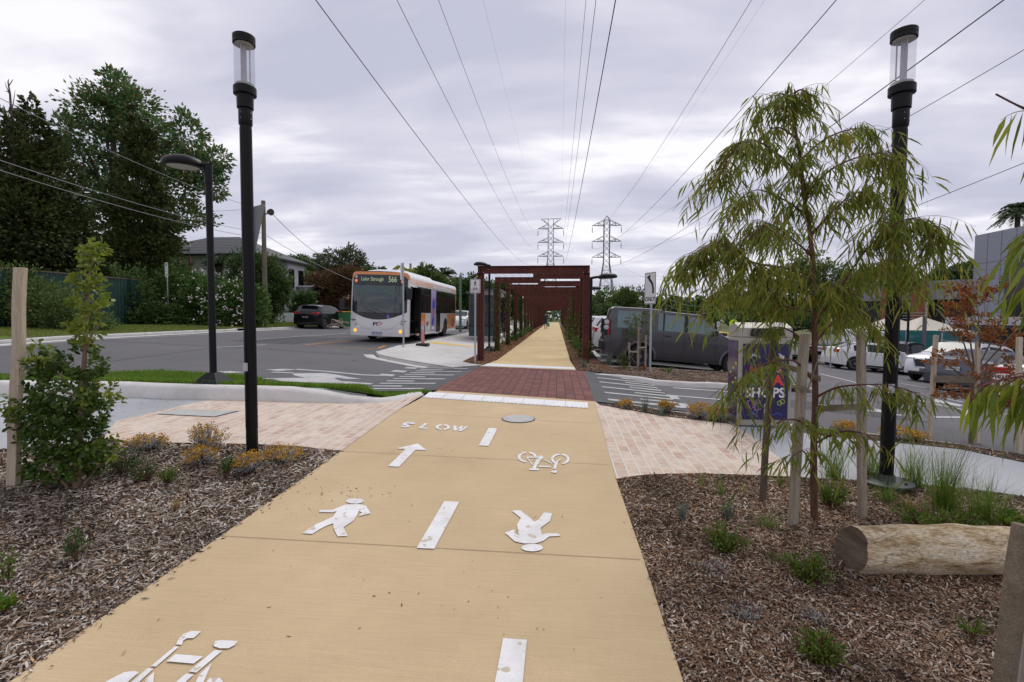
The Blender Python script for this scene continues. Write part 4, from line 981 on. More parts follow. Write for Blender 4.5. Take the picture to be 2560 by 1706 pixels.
wsign(1795, 811, 40, .2, .42, 'small white parking sign left of the round walker sign')
wsign(1932, 806, 24, .21, .30, 'small white sign peeping over the top of the litter bin')
wsign(2080, 806, 24, .2, .32, 'small white sign between the two right tree stakes')

# ================================================================ litter bin
Mst = mat('brushed_stainless', (.40, .39, .36), .35, metal=.85, noise=.05, nscale=60)
Mcream = mat('bin_cream_steel', (.38, .36, .31), .5, metal=.1)
bx0, bx1 = at(1870, 1000, 6.55).x, at(1996, 1000, 6.55).x; by = 6.75; bw = bx1 - bx0; bd = .40
bb = g(1930, 1071); zc_ = bb.z; o = empty('litter_bin', ((bx0 + bx1) / 2, bb.y + bd / 2, zc_), R(2), 'cream steel litter bin with navy illustrated SHOPS poster, beside the cobbled paving', 'litter bin')
by = bb.y; sc_ = by / 6.55; H_ = (1071 - 816) / 1235 * by; bw *= sc_
p = MB(); p.box((0, 0, H_ * .42 + .03), (bw, bd, H_ * .84 - .0)); p.build('cabinet', Mcream, o, bevel=.012)
p = MB(); zt = H_ * .84 + .035
p.add([(-bw / 2, -bd / 2, zt), (bw / 2, -bd / 2, zt), (bw / 2, bd / 2, zt), (-bw / 2, bd / 2, zt), (-bw / 2, -bd / 2 + .02, H_ * .95), (bw / 2, -bd / 2 + .02, H_ * .95), (bw / 2, 0, H_ * 1.0), (bw / 2, bd / 2, H_ * .96), (-bw / 2, bd / 2, H_ * .96), (-bw / 2, 0, H_)],
      [(0, 1, 5, 4), (4, 5, 6, 9), (9, 6, 7, 8), (2, 3, 8, 7), (1, 2, 7, 6, 5), (3, 0, 4, 9, 8), (3, 2, 1, 0)]); p.build('hood', Mcream, o, bevel=.008)
p = MB(); fm = Matrix.Translation((0, -bd / 2 - .001, 0)) @ Matrix.Rotation(math.pi / 2, 4, 'X')
p.prism([(-.22, zt + .02), (-.1, zt - .0), (.1, zt), (.22, zt + .02), (.20, H_ * .945), (-.20, H_ * .945)], fm, .022); p.build('mouth', M_signk, o)
Mnavy = mat('poster_navy', (.022, .014, .085), .35)
pw, ph = bw * .86, H_ * .72; pc = H_ * .44
p = MB(); p.box((0, -bd / 2 - .004, pc), (pw, .008, ph)); pst = p.build('poster', Mnavy, o, bevel=.0)
PM = Matrix.Translation((0, -bd / 2 - .0085, pc)) @ Matrix.Rotation(math.pi / 2, 4, 'X')
text('lettering', 'SHOPS', .185, M_signw, PM @ Matrix.Translation((0, -.155, 0)), pst, .001, bold=.006, sx=.98)
Mred = mat('poster_red', (.70, .06, .04), .5); Mteal = mat('poster_teal', (.08, .55, .50), .5); Mpink = mat('poster_pink', (.68, .30, .52), .5); Mblue = mat('poster_blue', (.06, .12, .55), .5); Mlime = mat('poster_lime', (.50, .62, .04), .5)
for ch, x, mm in (('G', -.17, Mteal), ('J', -.03, Mpink), ('i', .06, Mteal), ('A', .17, Mred)): text('lettering', ch, .20, mm, PM @ Matrix.Translation((x, .02, 0)), pst, .001, bold=.008)
for ch, x, mm in (('M', -.17, Mred), ('A', -.05, Mpink), ('N', .06, Mteal), ('S', .18, Mpink)): text('lettering', ch, .12, mm, PM @ Matrix.Translation((x, .17, 0)), pst, .001, bold=.004)
p = MB()
for k in range(9): a = R(20 * k + 10); stroke(p, PM, [(-.16 + .03 * math.cos(a), .33 + .03 * math.sin(a)), (-.16 + .09 * math.cos(a), .33 + .07 * math.sin(a))], .008)
stroke(p, PM, [(.17, .40), (.25, .36), (.22, .22), (.17, .40)], .008); stroke(p, PM, [(.19, .36), (.24, .30)], .006); stroke(p, PM, [(.24, .37), (.20, .28)], .006)
p.build('firework_drawing', M_signw, pst)
p = MB(); p.prism([(.06, .3), (.1, .27), (.17, .3), (.2, .26), (.14, .24), (.1, .23), (.07, .25)], PM, .001); p.build('butterfly_drawing', Mred, pst)
p = MB(); stroke(p, PM, [(-.24, -.27), (-.17, -.25), (-.13, -.33), (-.19, -.38), (-.24, -.27)], .007); stroke(p, PM, [(-.13, -.30), (-.06, -.28), (-.05, -.38), (-.13, -.39), (-.13, -.30)], .007); ring(p, PM, -.095, -.28, .03, .006, 10, 0, 180); p.build('bag_drawing', Mpink, pst)
p = MB(); stroke(p, PM, [(.0, -.30), (.0, -.46), (.05, -.48), (.08, -.44), (.07, -.30)], .007); stroke(p, PM, [(.03, -.27), (.09, -.27), (.09, -.34), (.03, -.34), (.03, -.27)], .006); p.build('bottle_drawing', M_signw, pst)
p = MB(); ring(p, PM, .2, -.29, .03, .007); ring(p, PM, .235, -.27, .03, .007); p.build('leaf_drawing', Mlime, pst)
p = MB(); stroke(p, PM, [(-.24, -.47), (-.16, -.42), (-.08, -.48)], .008); ring(p, PM, -.13, -.43, .03, .007); stroke(p, PM, [(.1, -.46), (.17, -.43), (.24, -.46)], .008); p.build('tool_drawing', Mblue, pst)
p = MB(); p.box((-bw / 2 - .004, 0, pc + .04), (.008, bd * .82, ph)); sp_ = p.build('side_poster', mat('side_poster', (.05, .03, .10), .12, noise=.6, nscale=7), o)
for k in range(8): p = MB() if k == 0 else p; p.box((-bw / 2 - .0095, -.12 + .09 * (k % 3), pc + .25 - .07 * k), (.003, .05, .03))
p.build('side_drawing', Mlime, sp_)
p = MB(); p.box((-bw / 2 - .003, 0, .1), (.006, bd * .9, .14)); p.build('kick_plate', Mst, o)

# ================================================================ log
lp0 = g(2160, 1437); lp1 = g(2640, 1452); lr = .146
d_ = (lp1 - lp0); d_.z = 0; ln = 2.0; d_.normalize(); nrm = Vector((-d_.y, d_.x, 0))
o = empty('log', lp0 + nrm * .12, math.atan2(d_.y, d_.x), 'thick bleached bark-free log lying on the mulch at right', 'log')
vs = []; n = 40; mI = 60; rr = np.random.default_rng(3)
from mathutils import noise as mn
for i in range(mI + 1):
    x = i / mI * ln; cz = lr * .70 + .012 * math.sin(x * 4)
    for k in range(n):
        t = 2 * math.pi * k / n; q = mn.noise(Vector((x * 1.2, math.cos(t) * 1.2, math.sin(t) * 1.2))) * .026 + mn.noise(Vector((x * 5, math.cos(t) * 4, math.sin(t) * 4 + 5))) * .012
        r_ = lr * (1.03 if i else 1.0) + q; vs.append((x + (.05 * math.sin(t) if i == 0 else 0), r_ * math.cos(t), cz + r_ * math.sin(t)))
p = MB(); p.add(vs, [(i * n + k, i * n + (k + 1) % n, (i + 1) * n + (k + 1) % n, (i + 1) * n + k) for i in range(mI) for k in range(n)])
M_log = surf('bleached_log', [(.28, (.13, .08, .04)), (.40, (.38, .27, .14)), (.52, (.56, .46, .31)), (.72, (.68, .61, .48))], 6, .4, 40, 1.0, .95, stretch=(.9, 3, 3))
def cracks(m):
    nt, N, L = nodes(m); b_ = bsdf(m); src = b_.inputs['Base Color'].links[0].from_socket
    tc = N.new('ShaderNodeTexCoord'); mp = N.new('ShaderNodeMapping'); mp.inputs['Scale'].default_value = (1.3, 4, 4); no = N.new('ShaderNodeTexNoise'); no.inputs['Scale'].default_value = 3; no.inputs['Detail'].default_value = 4
    va = N.new('ShaderNodeMixRGB'); va.inputs[0].default_value = .5; vo = N.new('ShaderNodeTexVoronoi'); vo.feature = 'DISTANCE_TO_EDGE'; vo.inputs['Scale'].default_value = 2.6
    L.new(tc.outputs['Object'], mp.inputs[0]); L.new(mp.outputs[0], no.inputs['Vector']); L.new(mp.outputs[0], va.inputs[1]); L.new(no.outputs['Color'], va.inputs[2]); L.new(va.outputs[0], vo.inputs['Vector'])
    mr = N.new('ShaderNodeMapRange'); mr.inputs[1].default_value = 0; mr.inputs[2].default_value = .012; mr.inputs[3].default_value = .3; L.new(vo.outputs['Distance'], mr.inputs[0])
    mu = N.new('ShaderNodeMix'); mu.data_type = 'RGBA'; mu.blend_type = 'MULTIPLY'; mu.inputs[0].default_value = 1; L.new(src, mu.inputs[6]); L.new(mr.outputs[0], mu.inputs[7]); L.new(mu.outputs[2], b_.inputs['Base Color'])
cracks(M_log)
p.build('trunk', M_log, o, smooth=True, auto=80)
M_end = surf('sawn_end', [(.3, (.07, .05, .035)), (.55, (.16, .12, .085)), (.75, (.26, .20, .15))], 3, .3, 30, .8, 1, stretch=(8, 1, 8))
p = MB(); p.add(vs[:n], [tuple(range(n))]); p.build('sawn_end', M_end, o)

# ================================================================ stakes and ties
def stake(px0, py0, px1, py1, d, w, m, label, group, below=.1, ground=True):
    a = at(px0, py0, d); b = at(px1, py1, d); a = b + (a - b); dirv = (b - a).normalized()
    p = MB(); nseg = 6; pts = [(a - dirv * below).lerp(b, i / nseg) + Vector((.004 * math.sin(i * 2.1), .004 * math.cos(i * 1.7), 0)) * (i > 0) for i in range(nseg + 1)]
    vs = []; 
    ry = Matrix.Rotation(R(12), 3, 'Z')
    for q in pts:
        for i, j in ((-1, -1), (1, -1), (1, 1), (-1, 1)): vs.append(q + ry @ Vector((i * w / 2, j * w / 2 * .8, 0)))
    fs = [(3, 2, 1, 0), tuple(4 * nseg + i for i in range(4))] + [(4 * s + k, 4 * s + (k + 1) % 4, 4 * s + 4 + (k + 1) % 4, 4 * s + 4 + k) for s in range(nseg) for k in range(4)]
    org = Vector(a); p.add([v - org for v in vs], fs)
    o = p.thing('tree_stake', m, label, 'stake', group, bevel=.004); o.location = org; return o
SG = 'timber tree stakes'
stake(33, 1205, 52, 670, 4.35, .075, M_woodp, 'pale square timber stake behind the bushy young tree at far left', SG)
stake(1905, 1252, 1935, 825, 4.3, .046, M_wooddk, 'dark narrow timber stake left of the weeping tree, in front of the bin', SG)
stake(1980, 1327, 2012, 835, 3.85, .060, M_wood, 'pale grey timber stake just left of the weeping tree trunk', SG)
stake(2155, 1297, 2153, 828, 4.05, .056, M_wood, 'upright grey timber stake right of the weeping tree trunk', SG)
stake(2323, 1105, 2340, 838, 7.2, .055, M_woodp, 'slim pale stake left of the russet tree', SG)
stake(2442, 1106, 2444, 855, 7.2, .054, M_woodp, 'pale stake directly behind the russet tree trunk', SG)
stake(2546, 1132, 2548, 843, 6.4, .056, M_woodp, 'pale stake right of the russet tree at the picture edge', SG)
# bottom right stake wrapped in hessian
a = at(2508, 1720, 1.9); b = at(2556, 1312, 1.9); dirv = (b - a).normalized()
o = empty('hessian_wrapped_stake', a, 0, 'leaning stake wrapped in woven hessian strap at the bottom right corner', 'stake')
p = MB(); p.beam(Vector((.035, .02, 0)) - dirv * .5, b - a + Vector((.05, .02, -.1)), .05, .05); p.build('stake', M_wood, o)
p = MB(); pts = [(b - a) * t - dirv * .5 * (1 - t) for t in (0, .3, .6, .85, 1)]
p.tube(pts, [.030, .031, .034, .036, .030], 14); p.build('hessian_strap', M_hess, o, smooth=True)
def tie(pts, w, label, m=M_hess):
    p = MB(); n = len(pts); vs = []
    for q in pts: vs += [q + Vector((0, 0, w / 2)), q - Vector((0, 0, w / 2)), q - Vector((0, -.004, w / 2)), q + Vector((0, .004, w / 2))]
    fs = [(4 * i + k, 4 * i + (k + 1) % 4, 4 * i + 4 + (k + 1) % 4, 4 * i + 4 + k) for i in range(n - 1) for k in range(4)] + [(3, 2, 1, 0), tuple(4 * n - 4 + k for k in range(4))]
    p.add(vs, fs); return p.thing('tree_tie', m, label, 'tree tie', 'hessian ties between trees and stakes')
tie([at(2040, 1025, 3.88), at(2060, 1022, 3.9), at(2150, 1017, 3.98), at(2166, 1016, 4.0), at(2168, 1020, 4.06)], .05, 'hessian tie from the weeping tree trunk to the right hand stake')
tie([at(1938, 908, 4.22), at(1990, 925, 4.05), at(2040, 945, 3.92), at(2052, 948, 3.9)], .045, 'hessian tie from the dark stake to the weeping tree trunk')
tie([at(1998, 968, 3.78), at(2020, 975, 3.8), at(2045, 900, 3.85)], .035, 'knotted hessian tie around the pale stake left of the trunk')
tie([at(2338, 948, 7.1), at(2380, 948, 7.1), at(2440, 950, 7.12)], .10, 'broad hessian tie from the slim stake to the russet tree')
tie([at(2444, 968, 7.1), at(2500, 972, 6.9), at(2548, 975, 6.3)], .10, 'broad hessian tie from the russet tree to the right edge stake')
# ================================================================ vehicles
M_glassd = glassmat('car_glass', (.55, .75, .75), .30, .04)
M_glassk = mat('dark_tinted_glass', (.008, .012, .014), .06, spec=.4)
M_tyre = mat('tyre', (.015, .015, .016), .8)
M_rim = mat('alloy', (.20, .20, .21), .35, metal=.8)
M_blk = mat('black_trim', (.012, .012, .013), .55)
M_lred = mat('tail_light', (.45, .012, .012), .15, coat=.5)
M_lclr = mat('head_light', (.5, .52, .55), .12, coat=.5)
M_amb = mat('amber_lamp', (.9, .42, .03), .3, emit=1.2)
M_plate = mat('number_plate', (.6, .6, .58), .5)
def paint(name, c, met=.3): return mat(name, c, .25, metal=met, coat=.5, noise=.02, nscale=3)
M_roadz = -.10
def place(o, x, y, ang, wb=2.7, tr=1.5):
    c, s = math.cos(ang), math.sin(ang)
    def h(a, b): X = x + a * c - b * s; Y = y + a * s + b * c; return G(X, Y) + M_roadz
    f = (h(wb / 2, tr / 2) + h(wb / 2, -tr / 2)) / 2; r = (h(-wb / 2, tr / 2) + h(-wb / 2, -tr / 2)) / 2
    l = (h(wb / 2, tr / 2) + h(-wb / 2, tr / 2)) / 2; rr = (h(wb / 2, -tr / 2) + h(-wb / 2, -tr / 2)) / 2
    ex = Vector((c, s, (f - r) / wb)).normalized(); ey = Vector((-s, c, (l - rr) / tr)).normalized(); ez = ex.cross(ey).normalized(); ey = ez.cross(ex)
    mm = Matrix((ex, ey, ez)).transposed().to_4x4(); mm.translation = Vector((x, y, (f + r) / 2)); o.matrix_world = mm
def car(name, label, cat, group, L, W, H, prof, belt, mp, wheels, wr=.34, wins=(), wsh=None, rwin=None, tum=.24, low=.22, trim=True, detail=1, glass=None, tail=None, hl=None, plate=None, rims=None, arch=None):
    """x forward, centre at origin; prof: (s from rear, z); wheels: s of rear, front axle; wins: [(s0,s1)] side panes"""
    o = empty(name, (0, 0, 0), 0, label, cat, group); glass = glass or M_glassd
    ra = wr * 1.13
    def ztop(s):
        for (a, za), (b, zb) in zip(prof[:-1], prof[1:]):
            if a <= s <= b: return za + (zb - za) * ((s - a) / (b - a) if b > a else 0)
        return prof[-1][1]
    st = set([0, L]) | {p[0] for p in prof} | {a for w_ in wins for a in w_}
    if wsh: st |= set(wsh)
    if rwin: st |= set(rwin)
    for w_ in wheels:
        for k in range(13): st.add(w_ - ra * math.cos(math.pi * k / 12))
    s0 = sorted(st); S = [s0[0]]
    for a in s0[1:]:
        if a - S[-1] < .004: continue
        n = max(1, round((a - S[-1]) / .22)); b0 = S[-1]
        for k in range(1, n + 1): S.append(b0 + (a - b0) * k / n)
    def zlow(s):
        z = low + (.04 if s < .3 or s > L - .3 else 0)
        for w_ in wheels:
            if abs(s - w_) < ra - 1e-6: z = max(z, wr + math.sqrt(max(0, ra ** 2 - (s - w_) ** 2)))
        return z
    def plan(s):
        r = 1.0
        if s < .7: r -= .13 * (1 - s / .7) ** 2.2
        if s > L - .9: r -= .22 * (1 - (L - s) / .9) ** 2.2
        return r
    def hw(s, z):
        w_ = W / 2 * plan(s)
        if z <= belt: w_ *= 1 - .035 * abs((z - (belt * .72)) / (belt * .72)) ** 2
        else: w_ *= .995 - tum * (z - belt) / (H - belt) - .0
        return w_
    lows = [0, .12, .3, .55, .8, .93, 1.0]; ups = [.07, .5, .85]
    rings = []
    for s in S:
        zt = ztop(s); zl = zlow(s); zb = min(belt, zt - .03); ring_ = []
        for f in lows: z = zl + (zb - zl) * f; ring_.append((hw(s, z), z))
        for f in ups: z = zb + (zt - zb) * f; ring_.append((hw(s, z), z))
        wt = hw(s, zt) ; cr = .05 if zt < belt + .12 else .03
        ring_.append((wt * .975, zt)); ring_.append((wt * .85, zt + cr * .45)); ring_.append((wt * .45, zt + cr)); ring_.append((0, zt + cr * 1.15))
        rings.append(ring_)
    nr = len(rings[0]); V = []; 
    def ex(s, z):  # bumper bulge
        if s < 1e-6: return -.05 * max(0, 1 - abs(z - .5) / .35)
        if s > L - 1e-6: return .06 * max(0, 1 - abs(z - .45) / .35)
        return 0
    for s, rg in zip(S, rings):
        for (y, z) in rg: V.append((s + ex(s, z) - L / 2, y, z))
        for (y, z) in rg: V.append((s + ex(s, z) - L / 2, -y, z))
    def vid(i, j, side): return i * 2 * nr + j + (nr if side else 0)
    FB = []; FW = {}; FS = []; FR = []
    for i in range(len(S) - 1):
        sm = (S[i] + S[i + 1]) / 2
        for j in range(nr - 1):
            for side in (0, 1):
                q = (vid(i, j, side), vid(i + 1, j, side), vid(i + 1, j + 1, side), vid(i, j + 1, side))
                if side: q = q[::-1]
                dst = FB
                if 7 <= j < 9:
                    for k, (a, b) in enumerate(wins):
                        if a < sm < b: dst = FW.setdefault((k, side), [])
                if j >= 10 and wsh and wsh[0] < sm < wsh[1]: dst = FS
                if j >= 10 and rwin and rwin[0] < sm < rwin[1]: dst = FR
                dst.append(q)
    for i, e in ((0, 0), (len(S) - 1, 1)):
        for j in range(nr - 1):
            q = (vid(i, j, 0), vid(i, j + 1, 0), vid(i, j + 1, 1), vid(i, j, 1)); FB.append(q if not e else q[::-1])
    def sub(fs, nm, m, sm=True):
        if not fs: return None
        used = sorted({v for f in fs for v in f}); mp_ = {v: k for k, v in enumerate(used)}
        p = MB(); p.add([V[v] for v in used], [tuple(mp_[v] for v in f) for f in fs]); ob = p.build(nm, m, o, smooth=sm, auto=38)
        bm = bmesh.new(); bm.from_mesh(ob.data); bmesh.ops.remove_doubles(bm, verts=bm.verts, dist=.0005); bm.to_mesh(ob.data); bm.free(); return ob
    sub(FB, 'body', mp)
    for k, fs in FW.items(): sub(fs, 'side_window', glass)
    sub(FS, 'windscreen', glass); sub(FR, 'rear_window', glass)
    # black sills and wheel arch liners
    p = MB(); p.box((0, 0, low + .10), (L * .92, W * .80, .22)); p.box((0, 0, wr + .25), (L * .80, W * .70, .3)); p.build('underbody', M_blk, o)
    for w_ in wheels:
        for sy in (-1, 1):
            wh = empty('wheel', (w_ - L / 2, sy * (W / 2 - .115), wr)); wh.parent = o
            M = Matrix.Rotation(math.pi / 2, 3, 'X'); p = MB(); t = .105
            p.lathe([(wr * .62, -t), (wr * .93, -t), (wr, -t * .7), (wr, t * .7), (wr * .93, t), (wr * .62, t)], n=28, M=M); p.build('tyre', M_tyre, wh, smooth=True)
            p = MB(); yy = sy * t * .9; n = 10 if detail > 1 else 5
            p.lathe([(wr * .64, -.02), (wr * .64, .02)], (0, sy * .07, 0), 24, M=M); r_ = p.build('rim_dish', M_blk, wh)
            p = MB()
            for k in range(n):
                a = 2 * math.pi * k / n; p.beam((math.cos(a) * .05, yy, math.sin(a) * .05), (math.cos(a) * wr * .62, yy * .95, math.sin(a) * wr * .62), .045 if n > 5 else .07, .02, up=(0, 1, 0))
            vs_ = len(p.v)
            p.lathe([(wr * .66, -.006), (wr * .66, .014), (wr * .60, .014), (wr * .60, -.006)], (0, yy, 0), 24, M=M); p.f = p.f[:-2]; p.mi = p.mi[:-2]
            p.lathe([(.07, -.01), (.065, .012)], (0, yy, 0), 12, M=M); p.build('rim', M_rim, wh)
    if trim:
        # door seams, handles, mirrors
        def sidebar(nm, pts, w_, m, off=.002):
            for sy in (-1, 1):
                p = MB()
                for a, b in zip(pts[:-1], pts[1:]):
                    A = Vector((a[0] - L / 2, sy * (hw(*a) + off), a[1])); B = Vector((b[0] - L / 2, sy * (hw(*b) + off), b[1])); p.beam(A, B, w_, .006, up=(0, 1, 0))
                p.build(nm, m, o)
        if wins and detail:
            for k, (a, b) in enumerate(wins[:-1] if len(wins) > 2 else wins[:1]):
                s_ = b + .02; 
                if zlow(s_) < low + .1: sidebar('door_seam', [(s_, zz_) for zz_ in (low + .12, .5, .75, belt)], .010, M_blk)
            a = wins[-1][1] - .05
            if zlow(a) < low + .12: sidebar('door_seam', [(a, zz_) for zz_ in (low + .12, .5, .75, belt)], .010, M_blk)
            sidebar('sill_trim', [(wheels[0] + ra, low + .06), ((wheels[0] + wheels[1]) / 2, low + .06), (wheels[1] - ra, low + .06)], .09, M_blk)
            for k, (a, b) in enumerate(wins[-2:]):
                sidebar('door_handle', [(a + .05, belt - .12), (a + .24, belt - .12)], .03, mp if detail < 2 else M_blk, .012)
        sm = (wsh[0] if wsh else L * .6) - .05
        for sy in (-1, 1):
            p = MB(); x = (wins[-1][1] if wins else sm) - L / 2 - .12; p.box((x, sy * (W / 2 + .085), belt + .09), (.12, .20, .16)); p.box((x, sy * (W / 2 - .03), belt + .03), (.06, .10, .04)); p.build('mirror', mp if detail < 2 else M_blk, o, bevel=.03)
    for sy in (-1, 1):
        if tail:
            x0, z0, dz, dy = tail; p = MB(); p.box((x0 - L / 2, sy * (W / 2 * plan(max(0, x0)) - dy / 2 + .004), z0), (.16, dy, dz)); p.build('tail_light', M_lred, o, bevel=.02)
        if hl:
            x0, z0, dz, dy = hl; p = MB(); p.box((x0 - L / 2, sy * (W / 2 * plan(x0) - dy / 2 + .0), z0), (.30, dy, dz)); p.build('headlight', M_lclr, o, bevel=.03)
    if plate:
        side, z, m_, tx_ = plate; x = -L / 2 - .055 if side < 0 else L / 2 + .07
        p = MB(); p.box((x, 0, z), (.012, .38, .13)); pl = p.build('number_plate', m_, o)
        fr = frame((x + side * .0075, 0, z), (0, side, 0), (0, 0, 1)); 
        if tx_: text('lettering', tx_, .10, M_signw if m_ == M_blk else M_signk, fr, pl, .001)
    return o
SUVP = [(0, .80), (.02, 1.02), (.10, 1.12), (.30, 1.52), (.75, 1.62), (1.6, 1.66), (2.5, 1.60), (3.32, 1.14), (3.6, 1.06), (4.3, .92), (4.5, .72)]
HATP = [(0, .78), (.03, .98), (.12, 1.08), (.52, 1.42), (1.1, 1.49), (1.9, 1.50), (2.5, 1.40), (3.25, 1.0), (3.5, .95), (4.05, .82), (4.25, .62)]
SEDP = [(0, .80), (.05, 1.02), (.65, 1.08), (1.35, 1.40), (1.9, 1.46), (2.4, 1.44), (3.3, 1.02), (3.6, .96), (4.5, .80), (4.7, .62)]
PG = 'cars parked in the car park'
# the big grey four-wheel drive
Pg = paint('graphite_paint', (.052, .050, .058), .3)
DP = [(0, .75), (.03, 1.15), (.08, 1.28), (.16, 1.80), (.24, 1.86), (1.2, 1.88), (1.72, 1.87), (1.80, 1.83), (2.9, 1.80), (3.55, 1.24), (3.7, 1.17), (4.55, 1.08), (4.75, .95), (4.84, .70)]
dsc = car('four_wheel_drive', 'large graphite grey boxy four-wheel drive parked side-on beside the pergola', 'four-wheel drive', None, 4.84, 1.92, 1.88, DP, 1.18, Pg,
          (1.13, 4.02), .37, wins=((.36, 1.10), (1.62, 1.78), (1.80, 2.42), (2.52, 3.45)), wsh=(2.92, 3.55), rwin=(.08, .16), tum=.12, low=.30, detail=2, plate=(-1, .95, M_plate, None), glass=glassmat('painted_reflection_glass', (.62, .85, .88), .28, .02, .36))  # pale teal reflection on the windows is put into the glass base colour
for sy in (-1, 1):
    p = MB(); p.box((-2.40, sy * .87, 1.22), (.10, .16, .52)); tl = p.build('tail_light', M_blk, dsc, bevel=.02)
    for dz in (.12, -.05): p = MB(); p.lathe([(.02, .02), (.075, .012), (.08, -.01)], (-2.40, sy * .958, 1.25 + dz), 16, M=Matrix.Rotation(-sy * math.pi / 2, 3, 'X')); p.build('round_lens', M_lclr, tl, smooth=True)
    p = MB(); p.box((-2.325, sy * .935, 1.22), (.05, .06, .50)); p.build('red_lens', M_lred, tl)
    p = MB()
    for w_ in (1.13, 4.02):
        pts = [(w_ - 2.42 + .455 * math.cos(R(a)), sy * .965, .37 + .455 * math.sin(R(a))) for a in range(-8, 189, 14)]
        p = MB(); p.tube(pts, .045, 8); p.build('wheel_arch_trim', paint('arch_grey', (.075, .073, .082), .2), dsc, smooth=True)
    p = MB(); p.box((1.55, sy * .962, 1.0), (.25, .01, .07)); p.build('side_vent', M_blk, dsc); p = MB(); p.box((1.55, sy * .962, .91), (.25, .01, .05)); p.build('side_vent', M_blk, dsc)
p = MB(); p.box((-2.42, 0, .62), (.16, 1.7, .30)); p.build('rear_bumper', M_blk, dsc, bevel=.05)
p = MB(); p.tube([(-2.45, 0, .52), (-2.66, 0, .46), (-2.68, 0, .54)], .03, 8); p.build('tow_bar', M_blk, dsc)
for sy in (-1, 1):
    for s_ in (1.36, 1.79, 2.47): p = MB(); p.beam((s_ - 2.42, sy * .945, 1.20), (s_ - 2.42, sy * .868, 1.76), .50 if s_ == 1.36 else (.05 if s_ < 2 else .11), .012, up=(0, 1, 0)); p.build('pillar_trim', M_blk if s_ > 1.5 else Pg, dsc)
for (x, y) in ((.35, .4), (.35, -.4), (-.6, .4), (-.6, -.4)):
    p = MB(); p.box((x, y, 1.0), (.16, .46, .7)); p.box((x, y, 1.45), (.12, .26, .2)); p.build('seat', mat('seat_cloth', (.03, .03, .032), .8), dsc, bevel=.05)
p = MB(); p.lathe([(.17, -.015), (.19, 0), (.17, .015)], (1.0, -.4, 1.18), 20, M=Matrix.Rotation(R(65), 3, 'Y')); p.build('steering_wheel', M_blk, dsc)
place(dsc, 1.47 + 2.42, 16.75, R(-1.5), 2.9)
car_d = car('small_suv', 'dark grey car whose tail shows just left of the big four-wheel drive', 'car', PG, 4.5, 1.82, 1.66, SUVP, 1.0, paint('dark_grey_paint', (.06, .06, .068)), (.85, 3.5), .35, ((.55, 1.3), (1.38, 2.25), (2.33, 3.1)), (2.5, 3.32), (.10, .30), detail=1, tail=(.06, .98, .2, .36), glass=M_glassk)
place(car_d, 1.75 + 2.25, 19.9, 0)
wcar = paint('white_paint_car', (.70, .70, .71), 0)
c2 = car('small_suv', 'white hatchback with big red tail light, nose-in beside the pergola behind the four-wheel drive', 'car', PG, 4.5, 1.82, 1.66, SUVP, 1.0, wcar, (.85, 3.5), .35, ((.55, 1.3), (1.38, 2.25), (2.33, 3.1)), (2.5, 3.32), (.10, .30), tail=(.06, 1.0, .2, .42), glass=M_glassk, plate=(-1, .62, M_plate, None))
place(c2, 1.62 + 2.25, 23.0, 0)
c3 = copy_tree(c2); tag(c3, 'second white car along the pergola, half hidden by the white hatchback'); place(c3, 1.5 + 2.25, 25.9, 0)
c4 = copy_tree(c2); tag(c4, 'third white car along the pergola with only its roof showing'); place(c4, 1.6 + 2.25, 28.8, 0)
c5 = copy_tree(c2); tag(c5, 'small white car farthest along the pergola row'); place(c5, 1.6 + 2.25, 34.2, 0)
# street vehicles
bk = mat('black_paint', (.008, .008, .011), .22, spec=.35, coat=.15)
cx = car('hatchback', 'black hatchback parked at the far kerb of the street, seen from behind', 'car', None, 4.27, 1.76, 1.53, HATP, .98, bk, (.80, 3.37), .35, ((.62, 1.15), (1.25, 2.05), (2.13, 3.0)), (2.5, 3.25), (.12, .52), tail=(.10, .97, .16, .42), glass=M_glassk, plate=(-1, .74, M_blk, '1XH 2DC'), detail=1, low=.24)
p = MB(); p.lathe([(.05, 0), (.06, .01)], (-2.09, 0, .93), 16, M=Matrix.Rotation(-math.pi / 2, 3, 'Y')); p.build('round_badge', M_rim, cx)
p = MB(); p.box((-2.10, 0, .36), (.10, 1.2, .14)); p.build('rear_diffuser', M_blk, cx)
p = MB(); p.box((-1.72, 0, 1.47), (.22, 1.1, .03)); p.build('roof_spoiler', bk, cx, bevel=.01)
place(cx, -15.55, 31.6, R(89))
w1 = car('small_suv', 'small white car on the street just behind the tail of the bus', 'car', 'white cars on the street', 4.3, 1.8, 1.58, HATP, .98, wcar, (.80, 3.37), .35, ((.62, 1.15), (1.25, 2.05), (2.13, 3.0)), (2.5, 3.25), (.12, .52), hl=(4.0, .78, .14, .35), glass=M_glassk)
place(w1, -8.25, 41.5, R(-90))
w2 = copy_tree(w1); tag(w2, 'distant white car parked by the trees seen left of the pergola sign'); place(w2, -13.2, 56, R(-90))
w3 = copy_tree(w1); tag(w3, 'white car seen through the pergola posts beyond the bus shelter'); place(w3, -7.3, 54, R(-90))
